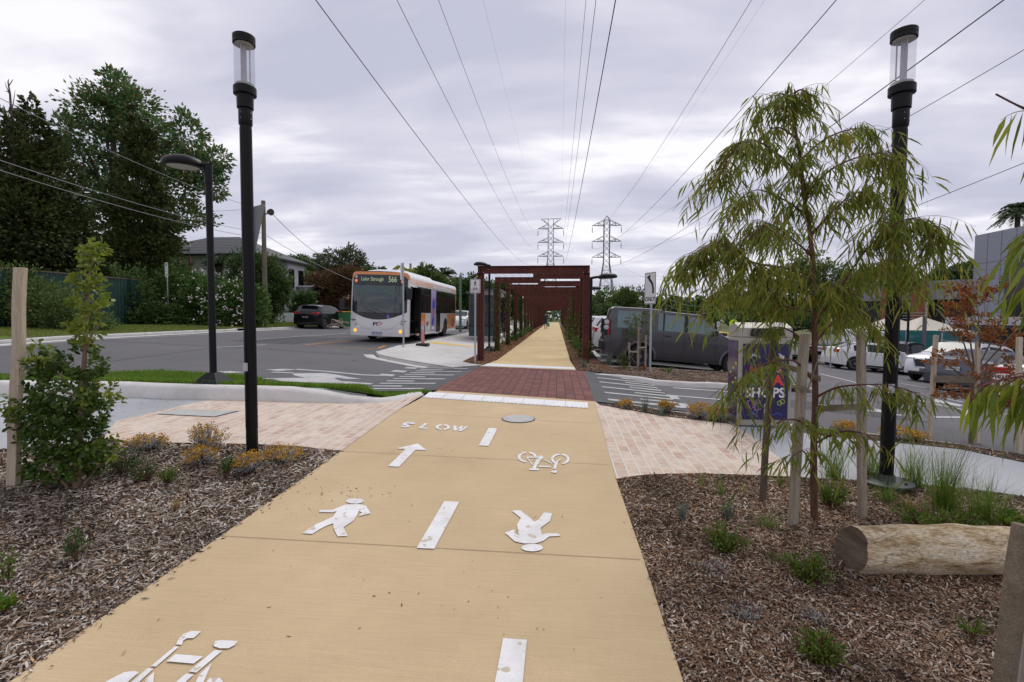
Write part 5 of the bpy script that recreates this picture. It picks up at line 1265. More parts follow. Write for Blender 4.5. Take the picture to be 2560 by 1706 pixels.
# right-hand car park
c6 = car('hatchback', 'white hatchback with wraparound red tail light, behind the weeping tree branches', 'car', PG, 4.5, 1.8, 1.43, [(0, .80), (.04, 1.0), (.15, 1.06), (.9, 1.36), (1.5, 1.43), (2.2, 1.42), (3.2, 1.0), (3.5, .93), (4.3, .76), (4.5, .6)], .95, wcar, (.85, 3.55), .34, ((.75, 1.3), (1.38, 2.2), (2.28, 3.0)), (2.4, 3.2), (.15, .9), tail=(.08, .92, .18, .4), glass=M_glassk)
place(c6, 16.3, 26.9, R(-4))
c7 = car('suv', 'black sport utility car with red tail light, standing right of the white hatchback', 'car', PG, 4.6, 1.85, 1.68, SUVP[:-1] + [(4.6, .72)], 1.02, bk, (.9, 3.6), .36, ((.55, 1.3), (1.38, 2.25), (2.33, 3.1)), (2.5, 3.32), (.10, .30), tail=(.06, 1.02, .14, .42), glass=M_glassk, plate=(-1, .62, M_plate, None))
q = at(2262, 795, 26.5); place(c7, q.x, q.y, R(38))
NP = [(0, .70), (.05, 1.05), (.12, 1.15), (.42, 1.62), (.9, 1.74), (2.2, 1.77), (2.9, 1.70), (3.65, 1.22), (3.9, 1.16), (4.75, 1.02), (4.95, .82), (5.0, .6)]
c8 = car('suv', 'white sport utility car with black grille facing the camera behind the russet tree', 'car', PG, 5.0, 1.96, 1.77, NP, 1.10, wcar, (1.1, 4.0), .38, ((.5, 1.3), (1.4, 2.35), (2.45, 3.3)), (2.9, 3.65), (.12, .42), hl=(4.72, .90, .16, .45), glass=M_glassd, plate=(1, .50, M_blk, '1CL 1DA'), low=.28)
p = MB(); p.box((2.52, 0, .78), (.06, .80, .30), top=1.0); gr = p.build('grille', M_blk, c8, bevel=.02)
p = MB()
for k in range(5): p.box((2.556, 0, .66 + .055 * k), (.01, .72, .012))
p.build('grille_bars', M_rim, gr)
p = MB(); p.lathe([(.085, 0), (.085, .02)], (2.56, 0, .80), 20, M=Matrix.Rotation(math.pi / 2, 3, 'Y')); p.build('round_badge', M_rim, gr)
p = MB()
for sy in (-1, 1): p = MB(); p.beam((2.565, sy * .33, .62), (2.54, sy * .46, .95), .05, .03, up=(1, 0, 0)); p.build('chrome_strip', M_rim, c8)
p = MB(); p.box((2.55, 0, .36), (.06, 1.2, .12)); p.build('lower_intake', M_blk, c8, bevel=.02)
for sy in (-1, 1): p = MB(); p.box((2.50, sy * .72, .50), (.06, .26, .14)); p.build('fog_lamp_recess', M_blk, c8, bevel=.02); p = MB(); p.tube([(-1.6, sy * .70, 1.80), (.3, sy * .72, 1.81)], .02, 8); p.build('roof_rail', M_rim, c8)
q = at(2405, 795, 21.0); place(c8, q.x, q.y, R(208))
c9 = car('sedan', 'slate grey sedan with red tail lights directly behind the russet tree', 'car', PG, 4.7, 1.82, 1.46, SEDP, .98, paint('slate_paint', (.085, .09, .11), .3), (.95, 3.7), .33, ((1.1, 1.9), (1.98, 2.9)), (2.4, 3.3), (.65, 1.35), tail=(.10, .86, .15, .5), glass=M_glassk, plate=(-1, .78, M_plate, '1XB 5KU'))
q = at(2475, 795, 17.2); place(c9, q.x, q.y, R(30))
c10 = copy_tree(c6); tag(c10, 'white car at the right picture edge, half hidden by hanging leaves'); q = at(2735, 795, 12.6); place(c10, q.x, q.y, R(20))
c11 = car('sports_car', 'bright yellow car far off in the car park above the four-wheel drive bonnet', 'car', PG, 4.2, 1.75, 1.35, [(0, .7), (.1, .95), (.9, 1.25), (1.6, 1.35), (2.2, 1.33), (3.0, .95), (4.1, .72), (4.2, .6)], .88, paint('yellow_paint', (.75, .55, .02), 0), (.8, 3.4), .33, ((.9, 1.9), (2.0, 2.8)), (2.2, 3.0), (.1, .9), glass=M_glassk)
place(c11, 14.8, 45, 0)
cs = paint('silver_paint', (.28, .27, .27), .5)
c12 = car('small_suv', 'silver brown car parked just right of the yellow car', 'car', PG, 4.5, 1.82, 1.66, SUVP, 1.0, cs, (.85, 3.5), .35, ((.55, 1.3), (1.38, 2.25), (2.33, 3.1)), (2.5, 3.32), (.10, .30), tail=(.06, 1.0, .2, .42), glass=M_glassk)
place(c12, 15.6, 39.5, 0)
c13 = copy_tree(c6); tag(c13, 'white car in the far row seen beyond the litter bin'); place(c13, 14.5, 33.5, R(4))
c14 = copy_tree(c12); tag(c14, 'silver car deep in the car park behind the weeping tree'); place(c14, 10, 50, 0)
# small tray truck seen through the branches
o = empty('delivery_truck', (0, 0, 0), 0, 'white light truck cab seen through the weeping branches', 'truck'); 
p = MB(); p.box((.9, 0, 1.35), (1.5, 1.9, 1.7), top=.92); p.build('cab', wcar, o, bevel=.08)
p = MB(); p.box((1.62, 0, 1.62), (.04, 1.6, .65)); p.build('windscreen', M_glassk, o); 
for sy in (-1, 1): p = MB(); p.box((1.0, sy * .925, 1.62), (.8, .03, .6)); p.build('side_window', M_glassk, o)
p = MB(); p.box((-1.3, 0, .95), (2.9, 2.0, .14)); p.build('tray', M_steel, o, bevel=.02); p = MB(); p.box((-.2, 0, .62), (4.4, .9, .2)); p.build('chassis', M_blk, o)
for x in (1.2, -1.7):
    for sy in (-1, 1): p = MB(); p.lathe([(.25, -.1), (.36, -.1), (.36, .1), (.25, .1)], (x, sy * .82, .36), 20, M=Matrix.Rotation(math.pi / 2, 3, 'X')); p.build('wheel', M_tyre, o)
place(o, 17.2, 31.0, R(10))

# ---------------------------------------------------------------- bus
bus = empty('bus', (0, 0, 0), 0, 'white and orange low-floor city bus with its indicator lamps lit and front door open', 'bus')
Wb = paint('bus_white', (.70, .70, .70), 0); Ob = paint('bus_orange', (.72, .26, .06), 0); Pb = paint('bus_peach', (.74, .40, .26), 0)
FLX, RLX, HZ = 4.95, -4.95, 2.92
def FX(y, z): return FLX - .30 * (abs(y) / 1.25) ** 4 - .11 * max(0, (z - 1.0) / 1.9) ** 2 + .03 * max(0, 1 - abs(z - .6) / .4)
bring = []
for z in [.26, .32, .5, .7, .9, 1.1, 1.25, 1.5, 1.8, 2.1, 2.35, 2.5, 2.6, 2.68]: bring.append((1.25 - .02 * max(0, (z - 1.2) / 1.5), z))
for k in range(1, 7): a = R(15 * k); bring.append((1.03 + .20 * math.cos(a), 2.70 + .20 * math.sin(a)))
nR = len(bring); NU = 24; V = []; F = []; MI = []
for (ym, z) in bring:
    for u in range(NU + 1): y = ym * (2 * u / NU - 1); V.append((FX(y, z), y, z))
for j in range(nR - 1):
    for u in range(NU): F.append((j * (NU + 1) + u, j * (NU + 1) + u + 1, (j + 1) * (NU + 1) + u + 1, (j + 1) * (NU + 1) + u)); MI.append(1 if bring[j][1] > 2.5 else 0)
ent = .33, 1.42   # open front door, distance behind the front
xs = [FLX - .34 - .0, FLX - 1.42, 3.4, 2.0, .6, -1, -2.6, -4, RLX]
wheelx = (FLX - 2.35, FLX - 7.1)
base = len(V); full = [(y, z) for y, z in bring] + [(0.5, 2.92), (0, 2.93), (-.5, 2.92)] + [(-y, z) for y, z in bring[::-1]]
XS = [None] + sorted(set([round(FLX - 1.42, 3)] + [round(w_ + .52 * math.cos(R(a)), 3) for w_ in wheelx for a in range(0, 181, 18)] + [2.0, 1.2, .4, -.4, -1.2, -4.0, RLX]), reverse=True)
for x in XS:
    for (y, z) in full:
        X = FX(y, z) if x is None else x; zz_ = z
        if x is not None:
            for w_ in wheelx:
                if abs(x - w_) < .52 and z < 1.25: lo = .48 + math.sqrt(max(0, .27 - (x - w_) ** 2)); zz_ = lo + (1.25 - lo) * (z - .26) / .99 if lo > .26 else z
        V.append((X, y, zz_))
nf = len(full)
for i in range(len(XS) - 1):
    for j in range(nf - 1):
        if i == 0 and full[j][0] > 1 and full[j][1] < 2.34 and full[j + 1][1] < 2.4: continue   # open doorway on the kerb side
        F.append((base + i * nf + j, base + (i + 1) * nf + j, base + (i + 1) * nf + j + 1, base + i * nf + j + 1)); MI.append(0)
F.append(tuple(base + (len(XS) - 1) * nf + j for j in range(nf))); MI.append(0)
p = MB(); p.v = V; p.f = F; p.mi = MI; p.build('body', [Wb, Ob], bus, smooth=True, auto=50)
p = MB(); p.box((0, 0, .9), (9.7, 2.3, .03)); p.build('floor', M_blk, bus)
def fpatch(nm, y0, y1, lo, hi, m, off=.012, n=20, par=None, nz=8):
    p = MB(); vs = []
    for i in range(n + 1):
        y = y0 + (y1 - y0) * i / n; a, b = lo(y), hi(y)
        for k in range(nz + 1): z = a + (b - a) * k / nz; vs.append((FX(y, z) + off, y, z))
    p.add(vs, [(i * (nz + 1) + k, (i + 1) * (nz + 1) + k, (i + 1) * (nz + 1) + k + 1, i * (nz + 1) + k + 1) for i in range(n) for k in range(nz)]); return p.build(nm, m, par or bus, smooth=True)
Mbk = mat('bus_black_panel', (.008, .008, .009), .15, spec=.6); Mws = mat('windscreen_glass', (.030, .050, .055), .04, spec=.8)
fpatch('black_mask', -1.17, 1.17, lambda y: .94 + .33 * (abs(y) / 1.17) ** 2, lambda y: 2.78 - .14 * max(0, (abs(y) - .95) / .22) ** 2, Mbk)
wsn = fpatch('windscreen', -1.08, 1.06, lambda y: 1.22 + .02 * abs(y), lambda y: 2.34, Mws, .022)
sgn = fpatch('destination_sign', -.80, .82, lambda y: 2.43, lambda y: 2.76, mat('sign_screen', (.022, .035, .035), .25), .022)
Mled = mat('led_text', (.42, .50, .30), .5, emit=.25)
fm = frame((FX(0, 2.6) + .032, 0, 2.6), (0, 1, 0), (-.06, 0, 1))
text('destination_text', 'Lalor Strough', .215, Mled, fm @ Matrix.Translation((-.73, -.01, 0)), sgn, .002, 'LEFT', sx=.80, bold=.002)
text('route_number', '566', .33, Mled, fm @ Matrix.Translation((.42, -.01, 0)), sgn, .002, 'LEFT', sx=.72, bold=.004)
for sy in (-1, 1):
    y = sy * .98; p = MB(); p.box((FX(y, 2.68) + .02, y, 2.68), (.03, .08, .10)); p.build('marker_lamp', M_lclr, bus); p = MB(); p.box((FX(y, 2.52) + .02, y, 2.52), (.03, .09, .10)); p.build('amber_marker', mat('orange_lamp', (.8, .15, .02), .4, emit=1), bus)
    y = sy * .96; p = MB(); p.lathe([(.055, 0), (.065, .02), (.05, .035)], (FX(y, .47), y * 1.0, .47), 16, M=Matrix.Rotation(math.pi / 2, 3, 'Y')); p.build('indicator', M_amb, bus, smooth=True)
for (y, z) in ((-1.08, .92), (-.92, .74), (.98, .80)): p = MB(); p.lathe([(.045, 0), (.052, .018), (.03, .03)], (FX(y, z), y, z), 14, M=Matrix.Rotation(math.pi / 2, 3, 'Y')); p.build('headlight', M_lclr, bus, smooth=True); p = MB(); p.lathe([(.06, -.01), (.062, .014)], (FX(y, z), y, z), 14, M=Matrix.Rotation(math.pi / 2, 3, 'Y')); p.build('headlight_ring', M_blk, bus)
fm = frame((FX(0, .76) + .012, 0, .76), (0, 1, 0), (0, 0, 1))
text('logo_letters', 'PT', .21, M_signk, fm @ Matrix.Translation((-.06, -.02, 0)), bus, .002, 'CENTER', bold=.006)
p = MB(); stroke(p, fm, [(.07, .10), (.22, .04), (.07, -.06)], .035, .004); p.build('logo_chevron', Mred, bus)
p = MB(); p.box((FX(0, .38) + .015, 0, .38), (.02, .42, .16)); pl = p.build('number_plate', mat('plate_lilac', (.48, .50, .62), .5), bus)
text('lettering', '6019 AO', .115, M_signk, frame((FX(0, .38) + .028, 0, .38), (0, 1, 0), (0, 0, 1)), pl, .001)
p = MB(); p.box((FX(.46, 1.08) + .026, .46, 1.09), (.008, .15, .15)); ac = p.build('access_badge', mat('badge_violet', (.07, .03, .40), .5), bus)
fa = frame((FX(.46, 1.08) + .032, .46, 1.09), (0, 1, 0), (0, 0, 1)); p = MB()
def ring2(p, M, cx_, cy_, r, w, n=14, a0=0, a1=360): stroke(p, M, [(cx_ + r * math.cos(R(a0 + (a1 - a0) * k / n)), cy_ + r * math.sin(R(a0 + (a1 - a0) * k / n))) for k in range(n + 1)], w)
ring2(p, fa, -.005, -.018, .03, .009, a0=110, a1=390); stroke(p, fa, [(-.012, .035), (-.01, 0), (.02, 0), (.035, -.035)], .010); ring2(p, fa, -.012, .05, .006, .01); p.build('wheelchair_symbol', M_signw, ac)
for (a, b) in (((-.05, 1.22), (-.42, 1.34)), ((.35, 1.22), (-.25, 1.40))):
    p = MB(); p.beam((FX(a[0], a[1]) + .04, a[0], a[1]), (FX(b[0], b[1]) + .04, b[0], b[1]), .02, .015); p.build('wiper', M_blk, bus)
# faint shapes behind the glass
p = MB(); p.box((FX(-.1, 2.1) + .024, -.12, 2.14), (.004, 1.7, .36)); p.build('sun_blind', mat('blind_teal', (.07, .115, .115), .15), bus)
Mrail = mat('interior_rail', (.12, .2, .19), .3)
for pts in ([(.25, 2.0), (.4, 1.85), (.62, 1.80)], [(.1, 1.78), (.1, 1.5), (.85, 1.5), (.85, 1.82), (.1, 1.82)], [(.62, 2.3), (.62, 1.85)]):
    p = MB(); p.tube([(FX(y, z) + .026, y, z) for y, z in pts], .010, 6); p.build('interior_rail', Mrail, bus)
# panel seams on the white nose
for sy in (-1, 1):
    p = MB(); p.tube([(FX(y, z) + .002, y, z) for y, z in [(sy * 1.22, 1.12), (sy * 1.0, .98), (sy * .8, .74), (sy * .62, .58), (sy * .2, .53)]], .005, 5); p.build('panel_seam', mat('seam_grey', (.25, .25, .25), .6), bus)
    p = MB(); p.tube([(FX(y, z) + .002, y, z) for y, z in [(sy * 1.22, .68), (sy * .85, .60), (sy * .58, .42), (sy * .45, .28)]], .010, 5); p.build('panel_crease', Wb, bus)
# roof pod
p = MB(); vs = []
for x, h_, wd in ((4.35, .0, .75), (4.1, .13, .8), (3.6, .20, .82), (2.6, .20, .82), (-.6, .20, .82), (-1.0, .10, .8), (-1.2, 0, .78)):
    for y, f in ((-wd, 0), (-wd * .9, .8), (-wd * .6, 1), (wd * .6, 1), (wd * .9, .8), (wd, 0)): vs.append((x, y, 2.90 + h_ * f))
p.add(vs, [(i * 6 + k, i * 6 + k + 1, i * 6 + 7 + k, i * 6 + 6 + k) for i in range(6) for k in range(5)]); p.build('roof_pod', Wb, bus, smooth=True, auto=60)
# side panels (kerb side is +y)
def spatch(nm, d0, d1, z0, z1, m, off=.004, sy=1, slant=0):
    p = MB(); x0, x1 = FLX - d0, FLX - d1; f = lambda z: sy * (1.25 - .02 * max(0, (z - 1.2) / 1.5) + off)
    p.add([(x0 + slant, f(z0), z0), (x1 + slant, f(z0), z0), (x1, f(z1), z1), (x0, f(z1), z1)], [(0, 1, 2, 3)]); return p.build(nm, m, bus)
for sy in (1, -1):
    spatch('roof_band', .42, 9.88, 2.47, 2.69, Pb, .004, sy); spatch('roof_stripe', 4.2, 8.6, 2.49, 2.63, Wb, .007, sy)
    spatch('orange_panel', 7.55, 9.86, .42, 1.22, Ob, .004, sy); spatch('orange_corner', 9.72, 9.88, 1.22, 2.47, Ob, .006, sy)
    spatch('engine_grille', 8.7, 9.5, .5, .95, mat('rust_grille', (.25, .08, .03), .6), .007, sy); spatch('window_surround', 1.46 if sy > 0 else .55, 9.70, 1.26, 2.42, Mbk, .004, sy)
Mbw = mat('bus_window', (.012, .014, .015), .05, spec=.7)
for a, b in ((1.52, 3.78), (5.9, 7.1), (7.18, 8.4), (8.48, 9.6)): spatch('side_window', a, b, 1.32, 2.38, Mbw, .009)
for a, b in ((.7, 2.2), (2.3, 3.9), (4.0, 5.6), (5.7, 7.3), (7.4, 9.5)): spatch('side_window', a, b, 1.32, 2.38, Mbw, .009, -1)
spatch('orange_panel', 1.48, 2.85, .68, 1.24, Ob, .004); spatch('orange_panel', 1.46, 1.72, .28, .9, Ob, .005)
Mad = mat('poster_lilac', (.36, .27, .52), .3, noise=.12, nscale=2); ad = spatch('advert_panel', 3.85, 4.85, .38, 2.40, Mad, .012)
def adsh(nm, pts, m): p = MB(); p.add([(FLX - a, 1.266 - .02 * max(0, (z - 1.2) / 1.5), z) for a, z in pts], [tuple(range(len(pts)))]); p.build(nm, m, ad)
Mab = mat('advert_blue', (.05, .08, .50), .3)
adsh('blue_figure', [(4.05, 1.55), (4.2, 2.0), (4.45, 1.85), (4.7, 2.05), (4.65, 1.6), (4.4, 1.4)], Mab); adsh('orange_figure', [(4.2, 1.35), (4.3, 1.5), (4.5, 1.4), (4.4, 1.05), (4.25, 1.1)], Ob); adsh('blue_figure', [(4.0, .85), (4.2, 1.1), (4.5, .95), (4.4, .7), (4.15, .62)], Mab); adsh('white_lettering', [(4.0, .45), (4.6, .45), (4.6, .6), (4.0, .6)], M_signw)
dm = spatch('middle_door', 4.95, 5.85, .30, 2.42, M_blk, .010); 
for a, b in ((5.0, 5.37), (5.43, 5.8)): spatch('door_glass', a, b, .42, 2.34, Mbw, .014)
text('logo_letters', 'PT', .26, M_signk, frame((FLX - 3.2, 1.262, .72), (-1, 0, 0), (0, 0, 1)), bus, .001, bold=.008)
p = MB(); stroke(p, frame((FLX - 3.2, 1.262, .72), (-1, 0, 0), (0, 0, 1)), [(.14, .15), (.28, .06), (.14, -.04)], .03, .003); p.build('logo_chevron', Mred, bus)
# doorway interior, folded door leaf
p = MB(); p.box((FLX - .9, .80, 1.35), (1.1, .02, 2.2)); p.build('doorway_interior', mat('dark_interior', (.006, .006, .007), .8), bus)
p = MB(); p.box((FLX - .9, 1.0, .33), (1.1, .46, .05)); p.build('step', mat('step_grey', (.12, .12, .12), .6), bus)
p = MB(); p.box((FLX - .36, 1.20, 1.3), (.05, .12, 2.05)); p.build('door_pillar', Wb, bus, bevel=.01)
p = MB(); p.box((FLX - 1.36, 1.30, 1.36), (.06, .30, 1.98)); p.build('door_leaf', Mbk, bus)
p = MB(); p.beam((FLX - .7, .95, 1.05), (FLX - 1.1, .95, .75), .03, .03); p.build('grab_rail', mat('green_rail', (.03, .35, .22), .4), bus)
# mirrors
p = MB(); p.box((FLX + .12, -1.44, 1.50), (.10, .22, .44)); p.beam((FLX - .1, -1.2, 1.35), (FLX + .1, -1.42, 1.35), .04, .04); p.build('mirror', M_blk, bus, bevel=.03)
p = MB(); p.box((FLX + .10, 1.36, 2.02), (.10, .20, .46)); p.beam((FLX - .2, 1.15, 2.3), (FLX + .10, 1.33, 2.25), .05, .05); p.build('mirror', M_blk, bus, bevel=.03)
for x in wheelx:
    for sy in (-1, 1):
        wh = empty('wheel', (x, sy * 1.08, .48)); wh.parent = bus; M = Matrix.Rotation(math.pi / 2, 3, 'X')
        p = MB(); p.lathe([(.28, -.14), (.45, -.14), (.48, -.1), (.48, .1), (.45, .14), (.28, .14)], n=32, M=M); p.build('tyre', M_tyre, wh, smooth=True)
        p = MB(); p.lathe([(.29, -.06), (.29, .1), (.22, .03), (.10, .03), (.10, .09), (.05, .1)] if sy < 0 else [(.05, -.1), (.10, -.09), (.10, -.03), (.22, -.03), (.29, -.1), (.29, .06)], n=24, M=M); p.build('rim', M_steel, wh, smooth=True)
        p = MB(); p.box((x, sy * .86, .78), (1.02, .25, .75)); p.build('wheel_well', M_blk, bus)
p = MB(); p.box((0, 0, .52), (9.3, 1.5, .46)); p.build('underbody', M_blk, bus)
place(bus, -7.40, 19.75 + FLX, R(-90 + .2), 4.8, 2.0)

# ================================================================ people
def person(name, base, h, pose, skin, cloth, label, parts=()):
    """skin-modifier figure; pose: joints (x lateral, y fore, z up) in units of body height"""
    J = pose['j']; me = D.meshes.new('person'); names = list(J)
    me.from_pydata([tuple(c * h for c in J[k][0]) for k in names], [(names.index(a), names.index(b)) for a, b in pose['e']], [])
    o = D.objects.new('person', me); col.objects.link(o); md = o.modifiers.new('s', 'SKIN')
    for i, k in enumerate(names): v = me.skin_vertices[0].data[i]; v.radius = (J[k][1] * h, J[k][1] * h * J[k][2]); v.use_root = (k == 'pelvis')
    sb = o.modifiers.new('u', 'SUBSURF'); sb.levels = 2; sb.render_levels = 2
    dg = C.evaluated_depsgraph_get(); nm = D.meshes.new_from_object(o.evaluated_get(dg)); D.objects.remove(o)
    o = link_mesh(name, nm, [skin] + [c[0] for c in cloth], smooth=True)
    for f in nm.polygons:
        c = f.center / h
        for i, (m_, test) in enumerate(cloth):
            if test(c): f.material_index = i + 1
    o.location = base; tag(o, label, 'person'); return o
def walker(stride=.12, armr=.06, bag=False):
    j = {'pelvis': ((0, 0, .52), .085, .75), 'waist': ((0, 0, .60), .080, .7), 'chest': ((0, .01, .72), .098, .68), 'neck0': ((0, .005, .815), .045, .9), 'neck': ((0, .01, .855), .034, 1), 'head': ((0, .015, .895), .052, 1.12), 'crown': ((0, .01, .955), .046, 1.1),
         'shl': ((-.10, 0, .80), .040, 1), 'shr': ((.10, 0, .80), .040, 1), 'ell': ((-.145, .03, .645), .027, 1), 'elr': ((.145, -.03, .645), .027, 1), 'wrl': ((-.15, .09, .52), .018, 1), 'wrr': ((.155, .02, .505), .018, 1), 'hal': ((-.15, .105, .475), .020, .7), 'har': ((.155, .03, .46), .020, .7),
         'hpl': ((-.05, 0, .49), .062, 1), 'hpr': ((.05, 0, .49), .062, 1), 'knl': ((-.055, stride * .7, .285), .038, 1), 'knr': ((.055, stride * .05, .28), .038, 1), 'anl': ((-.055, stride, .05), .024, 1), 'anr': ((.055, -stride * 1.1, .075), .024, 1), 'tol': ((-.06, stride + .085, .022), .022, .8), 'tor': ((.06, -stride * 1.0 + .07, .022), .022, .8)}
    e = [('pelvis', 'waist'), ('waist', 'chest'), ('chest', 'neck0'), ('neck0', 'neck'), ('neck', 'head'), ('head', 'crown'), ('chest', 'shl'), ('chest', 'shr'), ('shl', 'ell'), ('ell', 'wrl'), ('wrl', 'hal'), ('shr', 'elr'), ('elr', 'wrr'), ('wrr', 'har'), ('pelvis', 'hpl'), ('pelvis', 'hpr'), ('hpl', 'knl'), ('knl', 'anl'), ('anl', 'tol'), ('hpr', 'knr'), ('knr', 'anr'), ('anr', 'tor')]
    return {'j': j, 'e': e}
skin = mat('skin', (.42, .24, .17), .6); dkc = mat('dark_jacket', (.018, .020, .026), .85); shc = mat('dark_shorts', (.025, .028, .045), .85); shoe = mat('shoe', (.02, .02, .02), .7); hairm = mat('grey_hair', (.18, .16, .14), .9)
b = g(1364, 824); b.z = G(b.x, b.y)
pr = person('person', b, 1.72, walker(), skin, [(dkc, lambda c: .50 < c.z < .835 and not (c.z < .52 and abs(c.x) > .12)), (shc, lambda c: .31 < c.z <= .53 and abs(c.x) < .125), (shoe, lambda c: c.z < .045), (hairm, lambda c: c.z > .93 or (c.z > .875 and c.y < .0))],
       'person in dark jacket and shorts walking away along the pergola path')
b2 = b + Vector((.28, .05, 0)); p = MB(); p.tube([(0, 0, .80), (0, 0, .70)], .012, 6); p.box((0, 0, .50), (.30, .12, .40), top=.65); o = p.thing('shopping_bag', mat('green_bag', (.02, .30, .17), .6), 'green shopping bag in the right hand of the walking person', 'bag', bevel=.03); o.location = b2
b = at(1315, 828, 45); b.z = G(b.x, b.y)
person('person', b, 1.75, walker(.03), skin, [(dkc, lambda c: .52 < c.z < .835), (mat('blue_jeans', (.02, .035, .09), .85), lambda c: .05 < c.z <= .53 and abs(c.x) < .125), (shoe, lambda c: c.z < .05), (hairm, lambda c: c.z > .93)], 'person in dark top and blue jeans standing beyond the bus shelter')
# ================================================================ buildings
def quadbox(o, nm, m, x0, x1, y0, y1, z0, z1, bevel=0): p = MB(); p.box(((x0 + x1) / 2, (y0 + y1) / 2, (z0 + z1) / 2), (x1 - x0, y1 - y0, z1 - z0)); return p.build(nm, m, o, bevel=bevel)
Mrend = mat('white_render', (.60, .60, .62), .8, noise=.04, nscale=2); Mrendg = mat('grey_render', (.17, .17, .18), .8, noise=.05)
def tilemat(name, c1, c2, rz=0):
    m = D.materials.new(name); nt, N, L = nodes(m); b = bsdf(m); tc = N.new('ShaderNodeTexCoord'); w_ = N.new('ShaderNodeTexWave'); w_.bands_direction = 'Z'; w_.inputs['Scale'].default_value = 1.6; w_.inputs['Distortion'].default_value = .3
    L.new(tc.outputs['Object'], w_.inputs['Vector']); n = N.new('ShaderNodeTexNoise'); n.inputs['Scale'].default_value = 14; L.new(tc.outputs['Object'], n.inputs['Vector'])
    cr = N.new('ShaderNodeValToRGB'); cr.color_ramp.elements[0].color = (*c1, 1); cr.color_ramp.elements[1].color = (*c2, 1); a = N.new('ShaderNodeMath'); a.operation = 'MULTIPLY_ADD'; a.inputs[1].default_value = .4; L.new(n.outputs[0], a.inputs[0])
    mm_ = N.new('ShaderNodeMath'); mm_.operation = 'MULTIPLY'; mm_.inputs[1].default_value = .7; L.new(w_.outputs['Fac'], mm_.inputs[0]); L.new(mm_.outputs[0], a.inputs[2]); L.new(a.outputs[0], cr.inputs[0]); L.new(cr.outputs[0], b.inputs['Base Color']); b.inputs['Roughness'].default_value = .7
    bp = N.new('ShaderNodeBump'); bp.inputs['Strength'].default_value = .8; bp.inputs['Distance'].default_value = .05; L.new(w_.outputs['Fac'], bp.inputs['Height']); L.new(bp.outputs[0], b.inputs['Normal']); return m
Mtile = tilemat('grey_roof_tiles', (.022, .023, .027), (.095, .10, .11)); Mtiler = tilemat('red_roof_tiles', (.10, .035, .025), (.28, .11, .08))
def hip(o, x0, x1, y0, y1, z, h, m, nm='roof'):
    w_ = min(x1 - x0, y1 - y0) / 2; p = MB()
    if x1 - x0 < y1 - y0: r0, r1 = ((x0 + x1) / 2, y0 + w_, z + h), ((x0 + x1) / 2, y1 - w_, z + h)
    else: r0, r1 = (x0 + w_, (y0 + y1) / 2, z + h), (x1 - w_, (y0 + y1) / 2, z + h)
    v = [(x0, y0, z), (x1, y0, z), (x1, y1, z), (x0, y1, z), r0, r1]
    if x1 - x0 < y1 - y0: f = [(0, 1, 4), (1, 2, 5, 4), (2, 3, 5), (3, 0, 4, 5)]
    else: f = [(0, 1, 5, 4), (1, 2, 5), (2, 3, 4, 5), (3, 0, 4)]
    p.add(v, f + [(3, 2, 1, 0)]); return p.build(nm, m, o)
def window(o, x, y, z, w, h, axis, fm=M_blk):
    """axis 'x': pane faces +x"""
    if axis == 'x': wd = quadbox(o, 'window', fm, x, x + .06, y - w / 2, y + w / 2, z - h / 2, z + h / 2); quadbox(wd, 'pane', M_glassk, x + .06, x + .075, y - w / 2 + .06, y + w / 2 - .06, z - h / 2 + .06, z + h / 2 - .06)
    else: wd = quadbox(o, 'window', fm, x - w / 2, x + w / 2, y - .06, y, z - h / 2, z + h / 2); quadbox(wd, 'pane', M_glassk, x - w / 2 + .06, x + w / 2 - .06, y - .075, y - .06, z - h / 2 + .06, z + h / 2 - .06)
HX, HY, HZ0 = -24.9, 38.5, 1.1
o = empty('house', (HX - 5, HY + 4, HZ0), 0, 'two-storey white rendered house with grey tiled hip roof behind the flowering hedge', 'house')
def loc(f):  # local coordinates
    return f
quadbox(o, 'wall', Mrend, -5.2, 5.0, -4, 3.6, 0, 5.55)
quadbox(o, 'upper_bay', Mrend, 4.998, 5.5, .6, 3.6, 2.9, 5.5)
rf = hip(o, -5.9, 6.0, -4.7, 4.4, 5.55, 2.1, Mtile); 
quadbox(rf, 'gutter', M_blk, 5.9, 6.08, -4.75, 4.5, 5.42, 5.57); quadbox(rf, 'gutter', M_blk, -5.9, 5.9, -4.85, -4.68, 5.42, 5.57)
quadbox(rf, 'vent_pipe', Mrend, -1.2, -1.1, -3.0, -2.9, 5.7, 6.6)
for y in (-2.2, 1.2, 2.9): window(o, 5.5 if y > .6 else 5.0, y, 4.05, .9, 1.7, 'x')
window(o, 5.0, -.6, 4.0, .8, 1.7, 'x'); window(o, 5.0, .2, 1.5, .9, 2.3, 'x'); window(o, -1.5, -4, 4.0, 1.2, 1.3, 'y')
quadbox(o, 'portico', Mrendg, 5.0, 7.0, 2.0, 3.4, 0, 3.3); quadbox(o, 'portico_cap', Mrend, 4.95, 7.1, 1.9, 3.5, 3.3, 3.42); quadbox(o, 'pillar', Mrendg, 6.4, 7.0, .9, 1.9, 0, 3.2)
# flagpole-like rolled flag over the hedge
c = at(473, 640, 31); o = empty('flag', (c.x, c.y, c.z - .9), 0, 'rolled dark and red flag on a short pole above the flowering hedge', 'flag')
p = MB(); p.tube([(0, 0, -.6), (0, 0, 1.3)], .02, 6); p.build('pole', M_blk, o); p = MB(); p.tube([(0, 0, .9), (.05, 0, .5), (.06, 0, .1), (.04, 0, -.15)], [.03, .08, .09, .03], 8); p.build('cloth', mat('flag_cloth', (.30, .03, .04), .8, c2=(.03, .02, .05), nscale=5), o)
